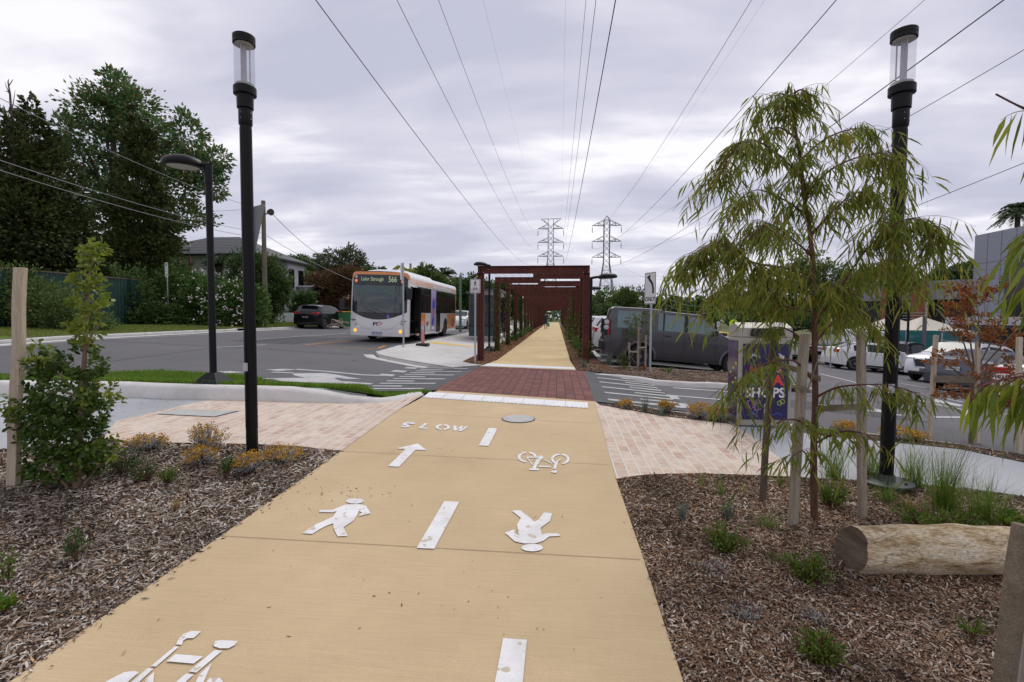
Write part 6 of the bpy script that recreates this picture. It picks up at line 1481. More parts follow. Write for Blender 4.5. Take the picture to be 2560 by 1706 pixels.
# white picket fence by the house
a = g(688, 806); b = g(742, 800)
a = at(690, 800, 37); b = at(742, 798, 39); a.z = G(a.x, a.y); b.z = G(b.x, b.y)
o = empty('picket_fence', a, 0, 'white picket fence in front of the white house', 'fence'); d = b - a; n = 26
p = MB(); p.beam((0, 0, .3), d + Vector((0, 0, .3)), .04, .08); p.build('rail', Mrend, o); p = MB(); p.beam((0, 0, .62), d + Vector((0, 0, .62)), .04, .06); p.build('rail', Mrend, o)
for k in range(n + 1): q = d * (k / n); p = MB(); p.box(q + Vector((0, -.05, .39)), (.06, .02, .78)); p.v[-4:] = [(v[0], v[1], v[2]) for v in p.v[-4:]]; p.build('picket', Mrend, o)
# dark fence right of it
# green corrugated fence at the far left
Mgf = mat('green_sheet_fence', (.008, .045, .036), .5, noise=.2, nscale=1.5)
def seg_fence(P0, P1, h, m, label, corr=.2):
    o = empty('sheet_fence', P0, 0, label, 'fence'); d = P1 - P0; L_ = d.length; u = d.normalized(); nn = Vector((-u.y, u.x, 0)); n = int(L_ / .1); vs = []
    for k in range(n + 1): q = u * (L_ * k / n) + nn * (.02 if k % 2 else -.02); vs += [q + Vector((0, 0, -.1)), q + Vector((0, 0, h))]
    p = MB(); p.add(vs, [(2 * k, 2 * k + 2, 2 * k + 3, 2 * k + 1) for k in range(n)]); p.build('sheeting', m, o)
    p = MB(); p.beam(Vector((0, 0, h + .02)), d + Vector((0, 0, h + .02)), .08, .06); p.build('top_rail', M_wooddk, o)
    for k in range(int(L_ / 2.4) + 1): q = u * min(L_, 2.4 * k) - nn * .07; p = MB(); p.box(q + Vector((0, 0, h / 2)), (.07, .07, h + .2)); p.build('post', m, o)
    return o
seg_fence(Vector((-21.6, 14, G(-21.6, 14))), Vector((-21.9, 24.2, G(-21.9, 24.2))), 2.35, Mgf, 'dark green corrugated sheet fence behind the shrubs at far left')
# red roofed house behind
c = at(775, 795, 62); o = empty('house', (c.x, c.y, 1.2), 0, 'low house with red tiled hip roof behind the russet shrubs', 'house')
quadbox(o, 'wall', mat('brick_tan', (.28, .16, .09), .9), -4.5, 4.5, -3, 3, 0, 2.6); hip(o, -5.2, 5.2, -3.6, 3.6, 2.6, 2.0, Mtiler); quadbox(o, 'pillar', mat('orange_brick', (.5, .22, .08), .9), 3.6, 4.1, -4.1, -3.6, 0, 2.6); window(o, 1, -3, 1.6, 1.4, 1.2, 'y')
for px, py, d, lb in ((1695, 795, 120, 'far house with brown tiled roof between the power pole and the weeping tree'), (1470, 800, 140, 'far house with red roof low behind the parked cars')):
    c = at(px, py, d); o = empty('house', (c.x, c.y, 0.2), 0, lb, 'house', 'far houses on the skyline'); quadbox(o, 'wall', mat('brick_tan', (.28, .16, .09), .9), -4.5, 4.5, -3, 3, 0, 2.6); rf = hip(o, -5.2, 5.2, -3.6, 3.6, 2.6, 1.6, Mtiler); quadbox(rf, 'chimney', mat('red_brick_far', (.25, .08, .05), .9), 1, 1.8, -1, -.4, 3.2, 4.6)
# wheelie bins by the black hatchback
for px, lb, cc in ((853, 'green wheelie bin with red lid beside the black hatchback', (.35, .06, .03)), (869, 'green wheelie bin with yellow lid nearest the bus mirror', (.55, .40, .03))):
    c = at(px, 805, 33.5); c.z = G(c.x, c.y); o = empty('wheelie_bin', c, R(10), lb, 'wheelie bin', 'wheelie bins on the verge'); p = MB()
    p.box((0, 0, .50), (.44, .48, .96), top=1.15); p.build('tub', mat('bin_green', (.02, .16, .05), .5), o, bevel=.02); p = MB(); p.box((0, -.02, 1.03), (.56, .62, .07)); p.build('lid', mat('lid' + lb[-4:], cc, .5), o, bevel=.02)
    for sx in (-1, 1): p = MB(); p.lathe([(.09, -.03), (.09, .03)], (sx * .22, .22, .10), 12, M=Matrix.Rotation(math.pi / 2, 3, 'Y')); p.build('wheel', M_blk, o)
c = at(852, 818, 31); c.z = G(c.x, c.y); p = MB()
for k in range(7): a_ = k * 1.3; p.tube([(math.cos(a_) * .5, math.sin(a_) * .3, .05 + .05 * k), (-math.cos(a_) * .6, .2 * math.sin(a_), .25 + .06 * k), (-.9, .1 * k, .1)], .035, 5)
o = p.thing('branch_pile', M_wood, 'pile of pale cut branches on the verge beside the wheelie bins', 'branch pile'); o.location = c
# ---- bus shelter behind the pergola
o = empty('bus_shelter', (-3.75, 29, G(-3.75, 29)), 0, 'dark framed glass bus shelter seen between the left pergola posts', 'bus shelter')
p = MB(); p.add([(-.9, -4, 2.45), (.75, -4, 2.62), (.75, 4, 2.62), (-.9, 4, 2.45), (-.9, -4, 2.53), (.75, -4, 2.72), (.75, 4, 2.72), (-.9, 4, 2.53)], [(3, 2, 1, 0), (4, 5, 6, 7), (0, 1, 5, 4), (1, 2, 6, 5), (2, 3, 7, 6), (3, 0, 4, 7)]); p.build('roof', mat('shelter_roof', (.05, .055, .06), .4), o)
for y in (-3.9, -1.3, 1.3, 3.9): p = MB(); p.box((.55, y, 1.3), (.08, .08, 2.6)); p.build('post', M_blk, o)
for y in (-2.6, 0, 2.6): p = MB(); p.box((.55, y, 1.25), (.02, 2.45, 1.9)); p.build('glass_panel', glassmat('shelter_glass', (.40, .43, .45), .6), o)
p = MB(); p.box((-.1, -3.95, 1.3), (1.3, .03, 2.1)); ep = p.build('end_panel', glassmat('shelter_glass2', (.30, .32, .34), .4, .05, .2), o); p = MB(); p.box((-.1, -3.98, .50), (1.2, .03, .45)); p.build('teal_graphic', mat('teal_graphic', (.015, .08, .09), .4, c2=(.02, .02, .02), nscale=5), ep)
p = MB(); p.box((.50, 2.2, 1.2), (.03, .8, 1.2)); p.build('poster', mat('violet_poster', (.22, .07, .42), .4), o); p = MB(); p.box((0, 0, .45), (.45, 5, .06)); p.build('bench', M_steel, o)
c = at(1258, 822, 31); p = MB(); p.box((0, 0, 0), (.75, .04, 1.15)); o = p.build('notice_board', mat('violet_poster', (.22, .07, .42), .4)); o.location = (c.x, c.y, G(c.x, c.y) + 1.0); tag(o, 'small violet poster board between the left pergola posts', 'poster')
p = MB(); p.box((0, -.022, -.25), (.6, .006, .3)); p.build('white_text_panel', M_signw, o)
p = MB(); p.tube([(-.0, 0, -1.0), (0, 0, -.5)], .05, 6); p.build('post', M_steel, o)
c = at(1330, 795, 33); p = MB(); p.tube([(0, 0, 0), (0, 0, at(1330, 760, 33).z - G(c.x, c.y))], .03, 8); o = p.thing('steel_post', M_steel, 'slim galvanised post inside the left row of pergola posts', 'post'); o.location = (PX0 - .35, c.y, G(c.x, c.y))
# ---- right hand buildings
Mpan = mat('grey_cladding', (.27, .28, .33), .4, metal=.15, noise=.03, nscale=1); Mpanj = mat('cladding_joint', (.12, .12, .14), .6)
c = at(2428, 795, 37.8); o = empty('clad_building', (c.x, c.y, -1.5), 0, 'tall grey panel-clad commercial building at the right edge', 'building')
zt = 1.6 + (795 - 586.5) * 37.8 / 1235 + 1.5; zs_ = 1.6 + (795 - 658) * 37.8 / 1235 + 1.5
quadbox(o, 'wall', Mpan, 0, 16, -14, 0, 0, zt)
ang_o = o; 
for z in (zs_, zs_ - 2.2): quadbox(o, 'panel_joint', Mpanj, -.006, 0, -14, 0, z, z + .04)
for k in range(1, 12): quadbox(o, 'panel_joint', Mpanj, -.008, 0, -1.2 * k - .02, -1.2 * k + .02, 0, zt)
quadbox(o, 'window_band', Mbk, -.05, 0, -14, -2.9, 3.2, zs_ - .25); quadbox(o, 'ground_glazing', Mbk, -.05, 0, -14, -1.0, .2, 2.5)
quadbox(o, 'awning', mat('awning_white', (.48, .50, .55), .5), -1.6, 0, -14, .3, 2.75, 3.3)
o.rotation_euler = (0, 0, R(-2))
cL = at(2130, 795, 50); cR = at(2428, 795, 43); dv = (cR - cL); dv.z = 0; Lb = dv.length
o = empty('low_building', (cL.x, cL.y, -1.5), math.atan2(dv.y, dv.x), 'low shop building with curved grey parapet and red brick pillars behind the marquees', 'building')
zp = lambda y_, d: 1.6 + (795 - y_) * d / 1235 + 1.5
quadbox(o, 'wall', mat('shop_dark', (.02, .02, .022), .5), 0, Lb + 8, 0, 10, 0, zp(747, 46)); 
p = MB(); vs = []
for k in range(21): t = k / 20; x = t * (Lb + 6); y = -.5 - .8 * math.sin(math.pi * t); vs += [(x, y, zp(747, 46)), (x, y, zp(702, 46) - .25 * (1 - math.sin(math.pi * t))), (x, 3, zp(702, 46) - .25), (x, 3, zp(747, 46))]
p.add(vs, [(4 * k + j, 4 * k + 4 + j, 4 * k + 4 + (j + 1) % 4, 4 * k + (j + 1) % 4) for k in range(20) for j in range(4)] + [(0, 1, 2, 3)]); p.build('parapet', Mpan, o, smooth=True, auto=30)
Mrb = brickmat('red_brick', [(.24, .06, .03), (.33, .09, .045), (.28, .07, .035)], (.25, .17, .13), .24, .086, .01, rot=0)
for nt_ in (Mrb.node_tree,):
    mp_ = [n for n in nt_.nodes if n.type == 'MAPPING'][0]; mp_.inputs['Rotation'].default_value = (math.pi / 2, 0, 0)
def locx(px, d): q = at(px, 795, d); return (q - cL).dot(dv.normalized())
x0, x1 = locx(2280, 45), locx(2318, 44.5); quadbox(o, 'brick_pillar', Mrb, x0, x1, -2.0, 0, 0, zp(703, 46) + .02)
for px in (2190,): x0 = locx(px, 46); quadbox(o, 'brick_pillar', Mrb, x0, x0 + 1.3, -1.6, 0, 0, zp(720, 46))
for k in range(4): quadbox(o, 'balcony_rail', M_steel, locx(2272, 45) - .3, locx(2325, 45) + .3, -2.5, -2.46, zp(800 - 7 * k, 44), zp(800 - 7 * k, 44) + .05)
for px in (2273, 2327): quadbox(o, 'white_column', Mrend, locx(px, 45) - .08, locx(px, 45) + .08, -1.9, -1.75, 0, zp(752, 45))
# marquees and glass screens
Mtent = mat('marquee_canvas', (.55, .50, .42), .8, noise=.06, nscale=3)
for px, d, lb in ((2307, 34, 'cream marquee with pointed roof in front of the brick pillar'), (2228, 35, 'second cream marquee, mostly hidden behind the lamp post')):
    c = at(px, 795, d); gz = -1.45; hw_ = 73 * d / 1235; ze = 1.6 + (795 - 824) * d / 1235 - gz; zpk = 1.6 + (795 - 787) * d / 1235 - gz
    o = empty('marquee', (c.x, c.y, gz), 0, lb, 'marquee', 'cream marquees outside the shops'); vs = []; n = 8
    for i in range(n + 1):
        f = i / n; r_ = hw_ * (1 - f); z = ze + (zpk - ze) * (f ** 1.25)
        for sx, sy in ((-1, -1), (1, -1), (1, 1), (-1, 1)): vs.append((sx * r_, sy * r_, z))
    p = MB(); p.add(vs, [(4 * i + k, 4 * i + (k + 1) % 4, 4 * i + 4 + (k + 1) % 4, 4 * i + 4 + k) for i in range(n) for k in range(4)]); rf = p.build('canopy', Mtent, o)
    p = MB()
    for sx, sy in ((-1, -1), (1, -1), (1, 1), (-1, 1)):
        p2 = MB(); p2.box((sx * hw_ * .97, sy * hw_ * .97, ze / 2), (.07, .07, ze)); p2.build('leg', M_steel, o)
    vl = MB(); 
    for sx, sy, ex_, ey in ((0, -1, 1, 0), (0, 1, 1, 0), (1, 0, 0, 1), (-1, 0, 0, 1)): vl.box((sx * hw_ * 1.0, sy * hw_ * 1.0, ze - .10), (2 * hw_ * ex_ + .03, 2 * hw_ * ey + .03, .30))
    vl.build('valance', Mtent, rf)
a = at(2185, 795, 31.5); b = at(2405, 795, 28.5); u = (b - a); o = empty('glass_screen', (a.x, a.y, -1.4), math.atan2(u.y, u.x), 'teal tinted glass windbreak screens below the marquees', 'screen')
n = 5
for k in range(n): x0 = u.length * k / n; quadbox(o, 'panel', mat('teal_screen', (.035, .15, .155), .08, noise=.25, nscale=.6), x0 + .04, x0 + u.length / n - .04, -.02, .02, .1, 2.35)
for k in range(n + 1): x0 = u.length * k / n; quadbox(o, 'post', M_steel, x0 - .03, x0 + .03, -.035, .035, 0, 2.4)
c = at(2309, 868, 27.5); o = empty('steel_post', c, 0, 'grey square post in front of the marquee', 'post'); p = MB(); p.box((0, 0, .85 - .5), (.14, .14, 2.7)); p.build('post', mat('grey_post', (.10, .10, .13), .5), o)
c = at(2268, 870, 26); zb = G(c.x, c.y) - .1; arm_lamp(Vector((c.x, c.y, zb)), at(2268, 772, 26).z - zb, (-1, 0, 0), 'slim black car park lamp with flat head left of the marquee post', 'black lamps in the car park', skirt=False, s=.75, lens=False)
c = at(1769, 870, 40); zb = G(c.x, c.y) - .1; arm_lamp(Vector((c.x, c.y, zb)), at(1769, 786, 40).z - zb, (-1, 0, 0), 'slim black car park lamp above the bonnet of the four-wheel drive', 'black lamps in the car park', skirt=False, s=.9, lens=False)
c = at(2370, 795, 24); c.z = G(c.x, c.y) - .1; p = MB(); p.box((0, 0, .55), (.42, .42, 1.1)); p.box((0, 0, 1.14), (.54, .54, .10)); o = p.thing('brick_pier', Mrend, 'small white capped pier behind the white sport utility car', 'pier'); o.location = c
# ================================================================ trees and shrubs
def scaled(px_, d): return px_ * d / F_PX
LM = {
 'conifer': leafmat('conifer_leaf', [(0.022, 0.036, 0.011), (0.054, 0.072, 0.018), (0.100, 0.112, 0.029)], .15),
 'dark': leafmat('dark_leaf', [(0.027, 0.058, 0.019), (0.069, 0.127, 0.035), (0.137, 0.215, 0.062)], .25),
 'maple': leafmat('broad_leaf', [(0.039, 0.098, 0.031), (0.088, 0.186, 0.058), (0.156, 0.273, 0.088), (0.254, 0.137, 0.058)], .3),
 'hedge': leafmat('hedge_leaf', [(0.035, 0.088, 0.019), (0.088, 0.166, 0.039), (0.166, 0.254, 0.069)], .25),
 'mid': leafmat('mid_leaf', [(0.045, 0.083, 0.022), (0.105, 0.165, 0.038), (0.180, 0.240, 0.075)], .3),
 'gum': leafmat('gum_leaf', [(0.045, 0.068, 0.030), (0.105, 0.128, 0.068), (0.180, 0.195, 0.112)], .25),
 'russet': leafmat('russet_leaf', [(0.075, 0.045, 0.022), (0.165, 0.075, 0.038), (0.105, 0.090, 0.030)], .25),
 'yellow': leafmat('yellow_green_leaf', [(0.210, 0.240, 0.030), (0.375, 0.390, 0.045), (0.400, 0.400, 0.075)], .3),
 'palm': leafmat('palm_leaf', [(.03, .05, .018), (.07, .10, .03)], .2)}
M_bark = surf('bark', [(.3, (.035, .028, .022)), (.7, (.09, .075, .06))], 6, .3, 30, .8, 1, stretch=(3, 3, .6))
def tree(name, label, cat, kind, blobs, d, n, lpx=6, trunk=None, group=None, clump=.15, per=26, shell=.5, wr=.5, seed=1, tr=.25, depthf=1.0, seg=1):
    """blobs in picture units: (px, py, rx, ry) at distance d"""
    B = []
    for b in blobs:
        c = at(b[0], b[1], d + (b[4] if len(b) > 4 else 0)); B.append((tuple(c), (scaled(b[2], d), scaled(b[2], d) * depthf, scaled(b[3], d))))
    base = Vector((B[0][0][0], B[0][0][1], 0)) if trunk is None else at(trunk, 800, d)
    base.z = G(base.x, base.y); o = empty(name, base, 0, label, cat, group)
    n = int(n * (1.4 if kind == 'conifer' else (1.05 if kind == 'maple' else 1.2))); P, Dd = crown_pts(B, n, clump, per, shell * (.7 if kind == 'conifer' else .9), seed); P = P - np.array(base); keep = P[:, 2] > .02; P = P[keep]; Dd = Dd[keep]
    kf = 1.5 if kind == 'conifer' else (1.15 if kind == 'maple' else 1.25); L_ = scaled(lpx * kf, d) * rng.uniform(.55, 1.35, len(P)); leaves('crown' if trunk is not None else 'foliage', P, Dd, L_, L_ * max(wr, .55) * (1.1 if kind == 'conifer' else 1.0), LM[kind], o, seg=seg, curve=.2)
    if trunk is not None:
        p = MB(); top = max(B, key=lambda q: q[0][2]); T = Vector(top[0]) - base; mid = Vector((T.x * .3, T.y * .3, T.z * .45)); p.tube([(0, 0, -.2), (T.x * .1, T.y * .1, T.z * .2), mid, T * .8, T], [tr, tr * .8, tr * .6, tr * .3, tr * .1], 9)
        for q in B[:10]:
            Q = Vector(q[0]) - base; s_ = Vector((T.x * .2, T.y * .2, min(Q.z * .55, T.z * .5))); m_ = s_.lerp(Q, .55) + Vector((0, 0, .1 * Q.z)); p.tube([s_, m_, Q + Vector((0, 0, q[1][2] * .3))], [tr * .4, tr * .22, tr * .05], 6)
        p.build('trunk', M_bark, o, smooth=True)
    else:
        p = MB()
        for k in range(6): a = k * 1.05; q = B[k % len(B)]; Q = Vector(q[0]) - base; p.tube([(.1 * math.cos(a), .1 * math.sin(a), 0), Q * .5 + Vector((.2 * math.cos(a), .2 * math.sin(a), 0)), Q], [.05, .04, .015], 5)
        p.build('stem', M_bark, o)
    return o
# --- far left conifers, big spreading tree, hedge
tree('conifer', 'dark conifer filling the left picture edge, with a dead spike beside it', 'tree', 'conifer', [(20, 430, 75, 120), (-40, 520, 90, 170), (60, 560, 110, 130), (0, 690, 120, 120), (30, 320, 30, 60)], 29, 17000, 7, trunk=10, clump=.13, wr=.35, seed=2, tr=.16)
tree('conifer', 'dark conifer with pointed tip, second from the left edge', 'tree', 'conifer', [(78, 290, 22, 50), (85, 370, 50, 80), (110, 480, 75, 120), (125, 620, 95, 110), (70, 600, 80, 120), (175, 690, 70, 70)], 31, 15000, 7, trunk=90, clump=.13, wr=.35, seed=3, tr=.16)
tree('spreading_tree', 'tall spreading broadleaf tree with open crown behind the left arm lamp', 'tree', 'maple',
     [(285, 230, 45, 45), (250, 290, 65, 55), (330, 275, 55, 55), (370, 330, 55, 50), (160, 330, 35, 45), (200, 400, 60, 50), (290, 380, 60, 55), (400, 400, 50, 50), (468, 340, 38, 55), (480, 420, 55, 45), (530, 400, 42, 35), (430, 470, 60, 45), (540, 470, 32, 28), (190, 500, 60, 50), (240, 590, 60, 50), (460, 540, 55, 35), (400, 590, 50, 40), (300, 500, 60, 50), (200, 640, 70, 40), (350, 620, 60, 50), (275, 195, 20, 25)], 37, 30000, 8.5, trunk=300, clump=.16, per=22, shell=.45, seed=4, tr=.42, wr=.55)
tree('conifer', 'dense dark cone-shaped conifer in front of the spreading tree', 'tree', 'conifer', [(345, 300, 18, 45), (348, 370, 36, 60), (350, 460, 58, 75), (352, 560, 78, 80), (358, 650, 88, 75), (330, 720, 90, 60)], 28.5, 17000, 6.5, trunk=350, clump=.11, per=30, wr=.35, seed=5, tr=.16)
tree('feathery_shrub', 'feathery olive shrub at the left edge in front of the green fence', 'shrub', 'mid', [(40, 745, 60, 75), (100, 765, 60, 65), (-20, 760, 70, 80), (140, 785, 50, 50), (190, 800, 40, 35)], 20, 14000, 6, clump=.2, wr=.22, seed=6)
tree('feathery_shrub', 'low feathery shrub in front of the middle of the green fence', 'shrub', 'mid', [(150, 775, 50, 52), (95, 780, 45, 45), (235, 805, 40, 30)], 19.3, 7000, 5, clump=.2, wr=.22, seed=16)
tree('dark_shrub', 'dark tangled shrub between the green fence and the flowering hedge', 'shrub', 'dark', [(285, 770, 45, 55), (330, 745, 50, 75), (255, 800, 40, 30), (380, 790, 50, 40)], 26, 9000, 6, seed=7)
hd = tree('flowering_hedge', 'tall green hedge dotted with small white flowers behind the 2P sign', 'hedge', 'hedge', [(390, 745, 55, 65), (440, 722, 50, 58), (500, 758, 55, 62), (555, 762, 55, 58), (610, 762, 50, 60), (470, 785, 80, 40), (580, 790, 70, 35), (640, 765, 30, 55)], 28, 26000, 6, clump=.12, per=24, shell=.7, seed=8)
P = []
r_ = np.random.default_rng(5)
for k in range(95):
    px, py = r_.uniform(400, 645), r_.uniform(675, 812)
    if (px < 440 and py < 700) or r_.random() > (.9 if px > 480 else .55): continue
    for j in range(r_.integers(2, 6)): c = at(px + r_.normal() * 4, py + r_.normal() * 2.4, 25.9 + r_.uniform(-.5, .8)) - hd.location; P.append(c)
P = np.array(P); leaves('flowers', P, rng.normal(size=P.shape), .11, .10, mat('white_petals', (.62, .55, .55), .8), hd)['kind'] = 'stuff'
sh = tree('rounded_shrub', 'large rounded dark green shrub beside the timber pole', 'shrub', 'dark', [(620, 690, 45, 55), (660, 700, 50, 60), (690, 730, 38, 45), (650, 770, 50, 45), (600, 740, 30, 60)], 33.5, 14000, 5.5, clump=.12, shell=.65, seed=9)
def palm(label, px, py, d, n, fl, kind, trunk=True, group='palms', droop=.8, name='palm'):
    c = at(px, py, d); b = Vector((c.x, c.y, G(c.x, c.y))); o = empty(name, b, 0, label, 'palm', group); c = c - b; P = []; Dd = []
    r = np.random.default_rng(int(px)); L0 = scaled(fl, d); p = MB()
    for k in range(n):
        a = r.uniform(0, 6.28); el = r.uniform(-.2, 1.35); v = Vector((math.cos(a) * math.cos(el), math.sin(a) * math.cos(el), math.sin(el))); pts = []
        for t in np.linspace(0, 1, 9): q = c + v * L0 * t - Vector((0, 0, droop * L0 * .5 * t * t)); pts.append(q)
        for i in range(1, 9):
            dd = (pts[i] - pts[i - 1]).normalized(); s_ = dd.cross(Vector((0, 0, 1))); s_ = s_.normalized() if s_.length > .01 else Vector((1, 0, 0))
            for sg in (-1, 1):
                for f in (0, .5): P.append(pts[i - 1].lerp(pts[i], f)); Dd.append(dd * .7 + s_ * sg - Vector((0, 0, .25)))
    L_ = L0 * .26; leaves('fronds', np.array([tuple(q) for q in P]), np.array([tuple(q) for q in Dd]), L_, L_ * .16, LM[kind], o)
    if trunk: p = MB(); p.tube([(0, 0, -.1), (0, 0, c.z * .5), c], [.25, .2, .22], 8); p.build('trunk', M_bark, o)
    return o
palm('spiky yucca-like plant in front of the white house', 548, 665, 34, 46, 38, 'palm', group=None, droop=.2, name='yucca')
palm('date palm standing above the tail of the bus, left of two', 1112, 688, 75, 60, 34, 'palm')
palm('date palm lower and right of the other, behind the bus', 1142, 710, 70, 50, 28, 'palm')
palm('feathery palm above the grey clad building at the right edge', 2545, 530, 50, 60, 55, 'palm', droop=1.2)
tree('gum_tree', 'broad gum tree on the skyline left of the bus', 'tree', 'gum', [(840, 655, 38, 30), (875, 650, 35, 32), (900, 670, 30, 28), (815, 660, 25, 25), (860, 700, 50, 30)], 78, 8000, 5, trunk=860, seed=10, tr=.3, group='skyline trees left of the bus')
tree('gum_tree', 'paler gum tree on the skyline beyond the white house eave', 'tree', 'mid', [(765, 665, 35, 22), (740, 655, 28, 16), (790, 690, 40, 28), (730, 690, 30, 25)], 85, 6000, 5, trunk=765, seed=11, tr=.3, group='skyline trees left of the bus')
tree('russet_tree', 'wide russet brown tree behind the black hatchback and bus', 'tree', 'russet', [(830, 710, 45, 35), (790, 730, 40, 40), (860, 740, 45, 40), (820, 770, 55, 30), (880, 700, 30, 35), (770, 760, 25, 30)], 48, 13000, 5, trunk=830, seed=12, tr=.2, clump=.16)
tree('pale_shrub', 'pale green leafy tree above the red tiled roof', 'tree', 'mid', [(765, 700, 22, 20), (785, 708, 18, 18), (750, 712, 16, 16)], 55, 3500, 5, trunk=765, seed=13, tr=.12)
tree('low_shrub', 'dark low shrub between the portico and the black hatchback', 'shrub', 'dark', [(765, 755, 22, 25), (745, 765, 14, 22), (735, 790, 24, 14)], 41, 3500, 5, seed=14)
tree('skyline_tree', 'dark tree showing above the bus roof at its left end', 'tree', 'dark', [(935, 690, 30, 22), (915, 700, 20, 18), (955, 700, 20, 15), (990, 720, 60, 24), (910, 730, 30, 24)], 72, 6000, 5, trunk=935, seed=15)
tree('skyline_tree', 'yellow green tree crown just above the bus roof', 'tree', 'yellow', [(1000, 676, 16, 9), (1040, 682, 25, 10), (1055, 690, 20, 14)], 66, 2500, 4, trunk=1020, seed=17)
tree('skyline_tree', 'green tree behind the rear half of the bus', 'tree', 'mid', [(1070, 680, 22, 22), (1060, 700, 30, 22), (1090, 710, 34, 26), (1105, 740, 40, 40)], 62, 7500, 5, trunk=1080, seed=18)
tree('dark_street_tree', 'large dark street tree between the bus tail and the pergola sign', 'tree', 'dark', [(1180, 720, 38, 32), (1205, 735, 36, 36), (1150, 750, 30, 40), (1195, 775, 44, 28), (1170, 745, 36, 40)], 50, 11000, 5, trunk=1172, seed=19, tr=.35)
tree('dark_street_tree', 'second dark street tree seen through the first pergola frames', 'tree', 'dark', [(1250, 730, 32, 30), (1275, 750, 30, 36), (1240, 765, 30, 30), (1300, 770, 30, 26)], 62, 8000, 5, trunk=1255, seed=20, tr=.3)
tree('dark_street_tree', 'dark green tree low behind the bus windows and green pole', 'tree', 'dark', [(1130, 770, 40, 34), (1090, 775, 50, 30), (1160, 790, 30, 20), (1030, 775, 60, 30)], 66, 7000, 5, trunk=1130, seed=21)
# skyline on the right
sk = [(1475, 765, 30, 22, 'gum', 120), (1520, 750, 32, 30, 'mid', 115), (1560, 748, 30, 28, 'mid', 110), (1602, 752, 36, 30, 'gum', 118), (1640, 768, 28, 22, 'dark', 100), (1690, 768, 34, 26, 'dark', 96), (1722, 775, 22, 20, 'dark', 110), (1750, 770, 14, 26, 'dark', 82), (1790, 765, 30, 26, 'dark', 80), (1525, 780, 30, 20, 'dark', 90), (1830, 755, 26, 40, 'dark', 70)]
wl = ['left of the pointed pylon legs', 'behind the pointed pylon legs', 'just right of the pylon legs', 'between the pylon and the arrow sign', 'behind the arrow sign plate', 'right of the arrow sign above the roof', 'beside the far brown roof', 'slim and dark left of the weeping tree', 'low, under the weeping tree left branches', 'round and dark at the pylon foot', 'half hidden by the weeping tree left edge']
for i, (x, y, rx, ry, kd, d) in enumerate(sk): tree('skyline_tree', 'distant tree ' + wl[i], 'tree', kd, [(x, y, rx, ry), (x + rx * .5, y + ry * .5, rx * .8, ry * .7), (x - rx * .5, y + ry * .6, rx * .8, ry * .7)], d, 3600, 4.5, trunk=x, seed=30 + i, group='skyline trees beyond the car park', tr=.25)
tree('round_shrub', 'bright green rounded shrub behind the bonnet of the four-wheel drive', 'shrub', 'mid', [(1772, 795, 20, 15), (1755, 800, 14, 10)], 50, 2000, 4, seed=50)
tree('tall_tree', 'tall green tree directly behind the weeping tree', 'tree', 'mid', [(2030, 660, 40, 32), (2070, 690, 50, 40), (1995, 700, 45, 40), (2110, 740, 60, 40), (2040, 750, 70, 50), (2150, 770, 50, 40)], 58, 12000, 5.5, trunk=2040, seed=51, tr=.35)
tree('tall_conifer', 'dark layered conifer behind the left branches of the weeping tree', 'tree', 'conifer', [(1905, 700, 16, 30), (1908, 740, 30, 36), (1910, 785, 40, 34), (1950, 780, 50, 40)], 60, 7000, 5, trunk=1907, seed=52)
tree('wide_tree', 'wide dark tree canopy behind the litter bin and car park', 'tree', 'dark', [(1880, 790, 60, 24), (1960, 795, 70, 26), (2080, 800, 80, 30), (2170, 800, 50, 26)], 55, 10000, 5, trunk=2010, seed=53)
tree('roof_tree', 'dark tree rising over the curved parapet of the low shops', 'tree', 'dark', [(2375, 690, 38, 22), (2410, 685, 26, 26), (2345, 700, 22, 12), (2440, 680, 30, 26)], 70, 6000, 5, trunk=2390, seed=54)
o = tree('clipped_hedge', 'low clipped green planting at the foot of the teal screens', 'hedge', 'dark', [(2220, 872, 30, 9), (2260, 868, 22, 9), (2185, 872, 24, 10)], 27, 2500, 5, seed=55)
# wood far behind everything
Pf = []
r_ = np.random.default_rng(9)
for k in range(900):
    px = r_.uniform(-900, 3500)
    d = r_.uniform(150, 230); c = at(px, 795, d); h_ = r_.uniform(5, 10); Pf.append(np.stack([c.x + r_.normal(0, 3.2, 32), c.y + r_.normal(0, 3.2, 32), .3 + h_ * r_.random(32) ** .7], 1))
Pf = np.concatenate(Pf); o = leaves('far_wood', Pf, rng.normal(size=Pf.shape), 1.5, 1.1, LM['dark']); tag(o, 'distant belt of dark trees closing the horizon', 'wood', kind='stuff')
# ---- dead spike
c0 = at(35, 420, 29); b = Vector((c0.x, c0.y, G(c0.x, c0.y))); o = empty('dead_tree', b, 0, 'bare dead purplish leader rising above the far left conifers', 'dead tree'); Md = mat('dead_wood', (.10, .06, .07), .9)
p = MB(); p.tube([(0, 0, 0)] + [at(x, y, 29) - b for x, y in ((32, 330), (28, 280), (25, 235), (20, 205), (22, 198))], [.12, .07, .06, .05, .03, .01], 6)
for a_ in (((28, 290), (35, 245), (38, 225)), ((25, 240), (15, 215), (12, 205)), ((30, 310), (40, 285), (38, 270)), ((22, 215), (30, 203), (33, 198)), ((30, 330), (42, 322)), ((24, 232), (14, 228))): p.tube([at(x, y, 29) - b for x, y in a_], [.03, .02, .006][:len(a_)], 5)
p.build('trunk', Md, o)

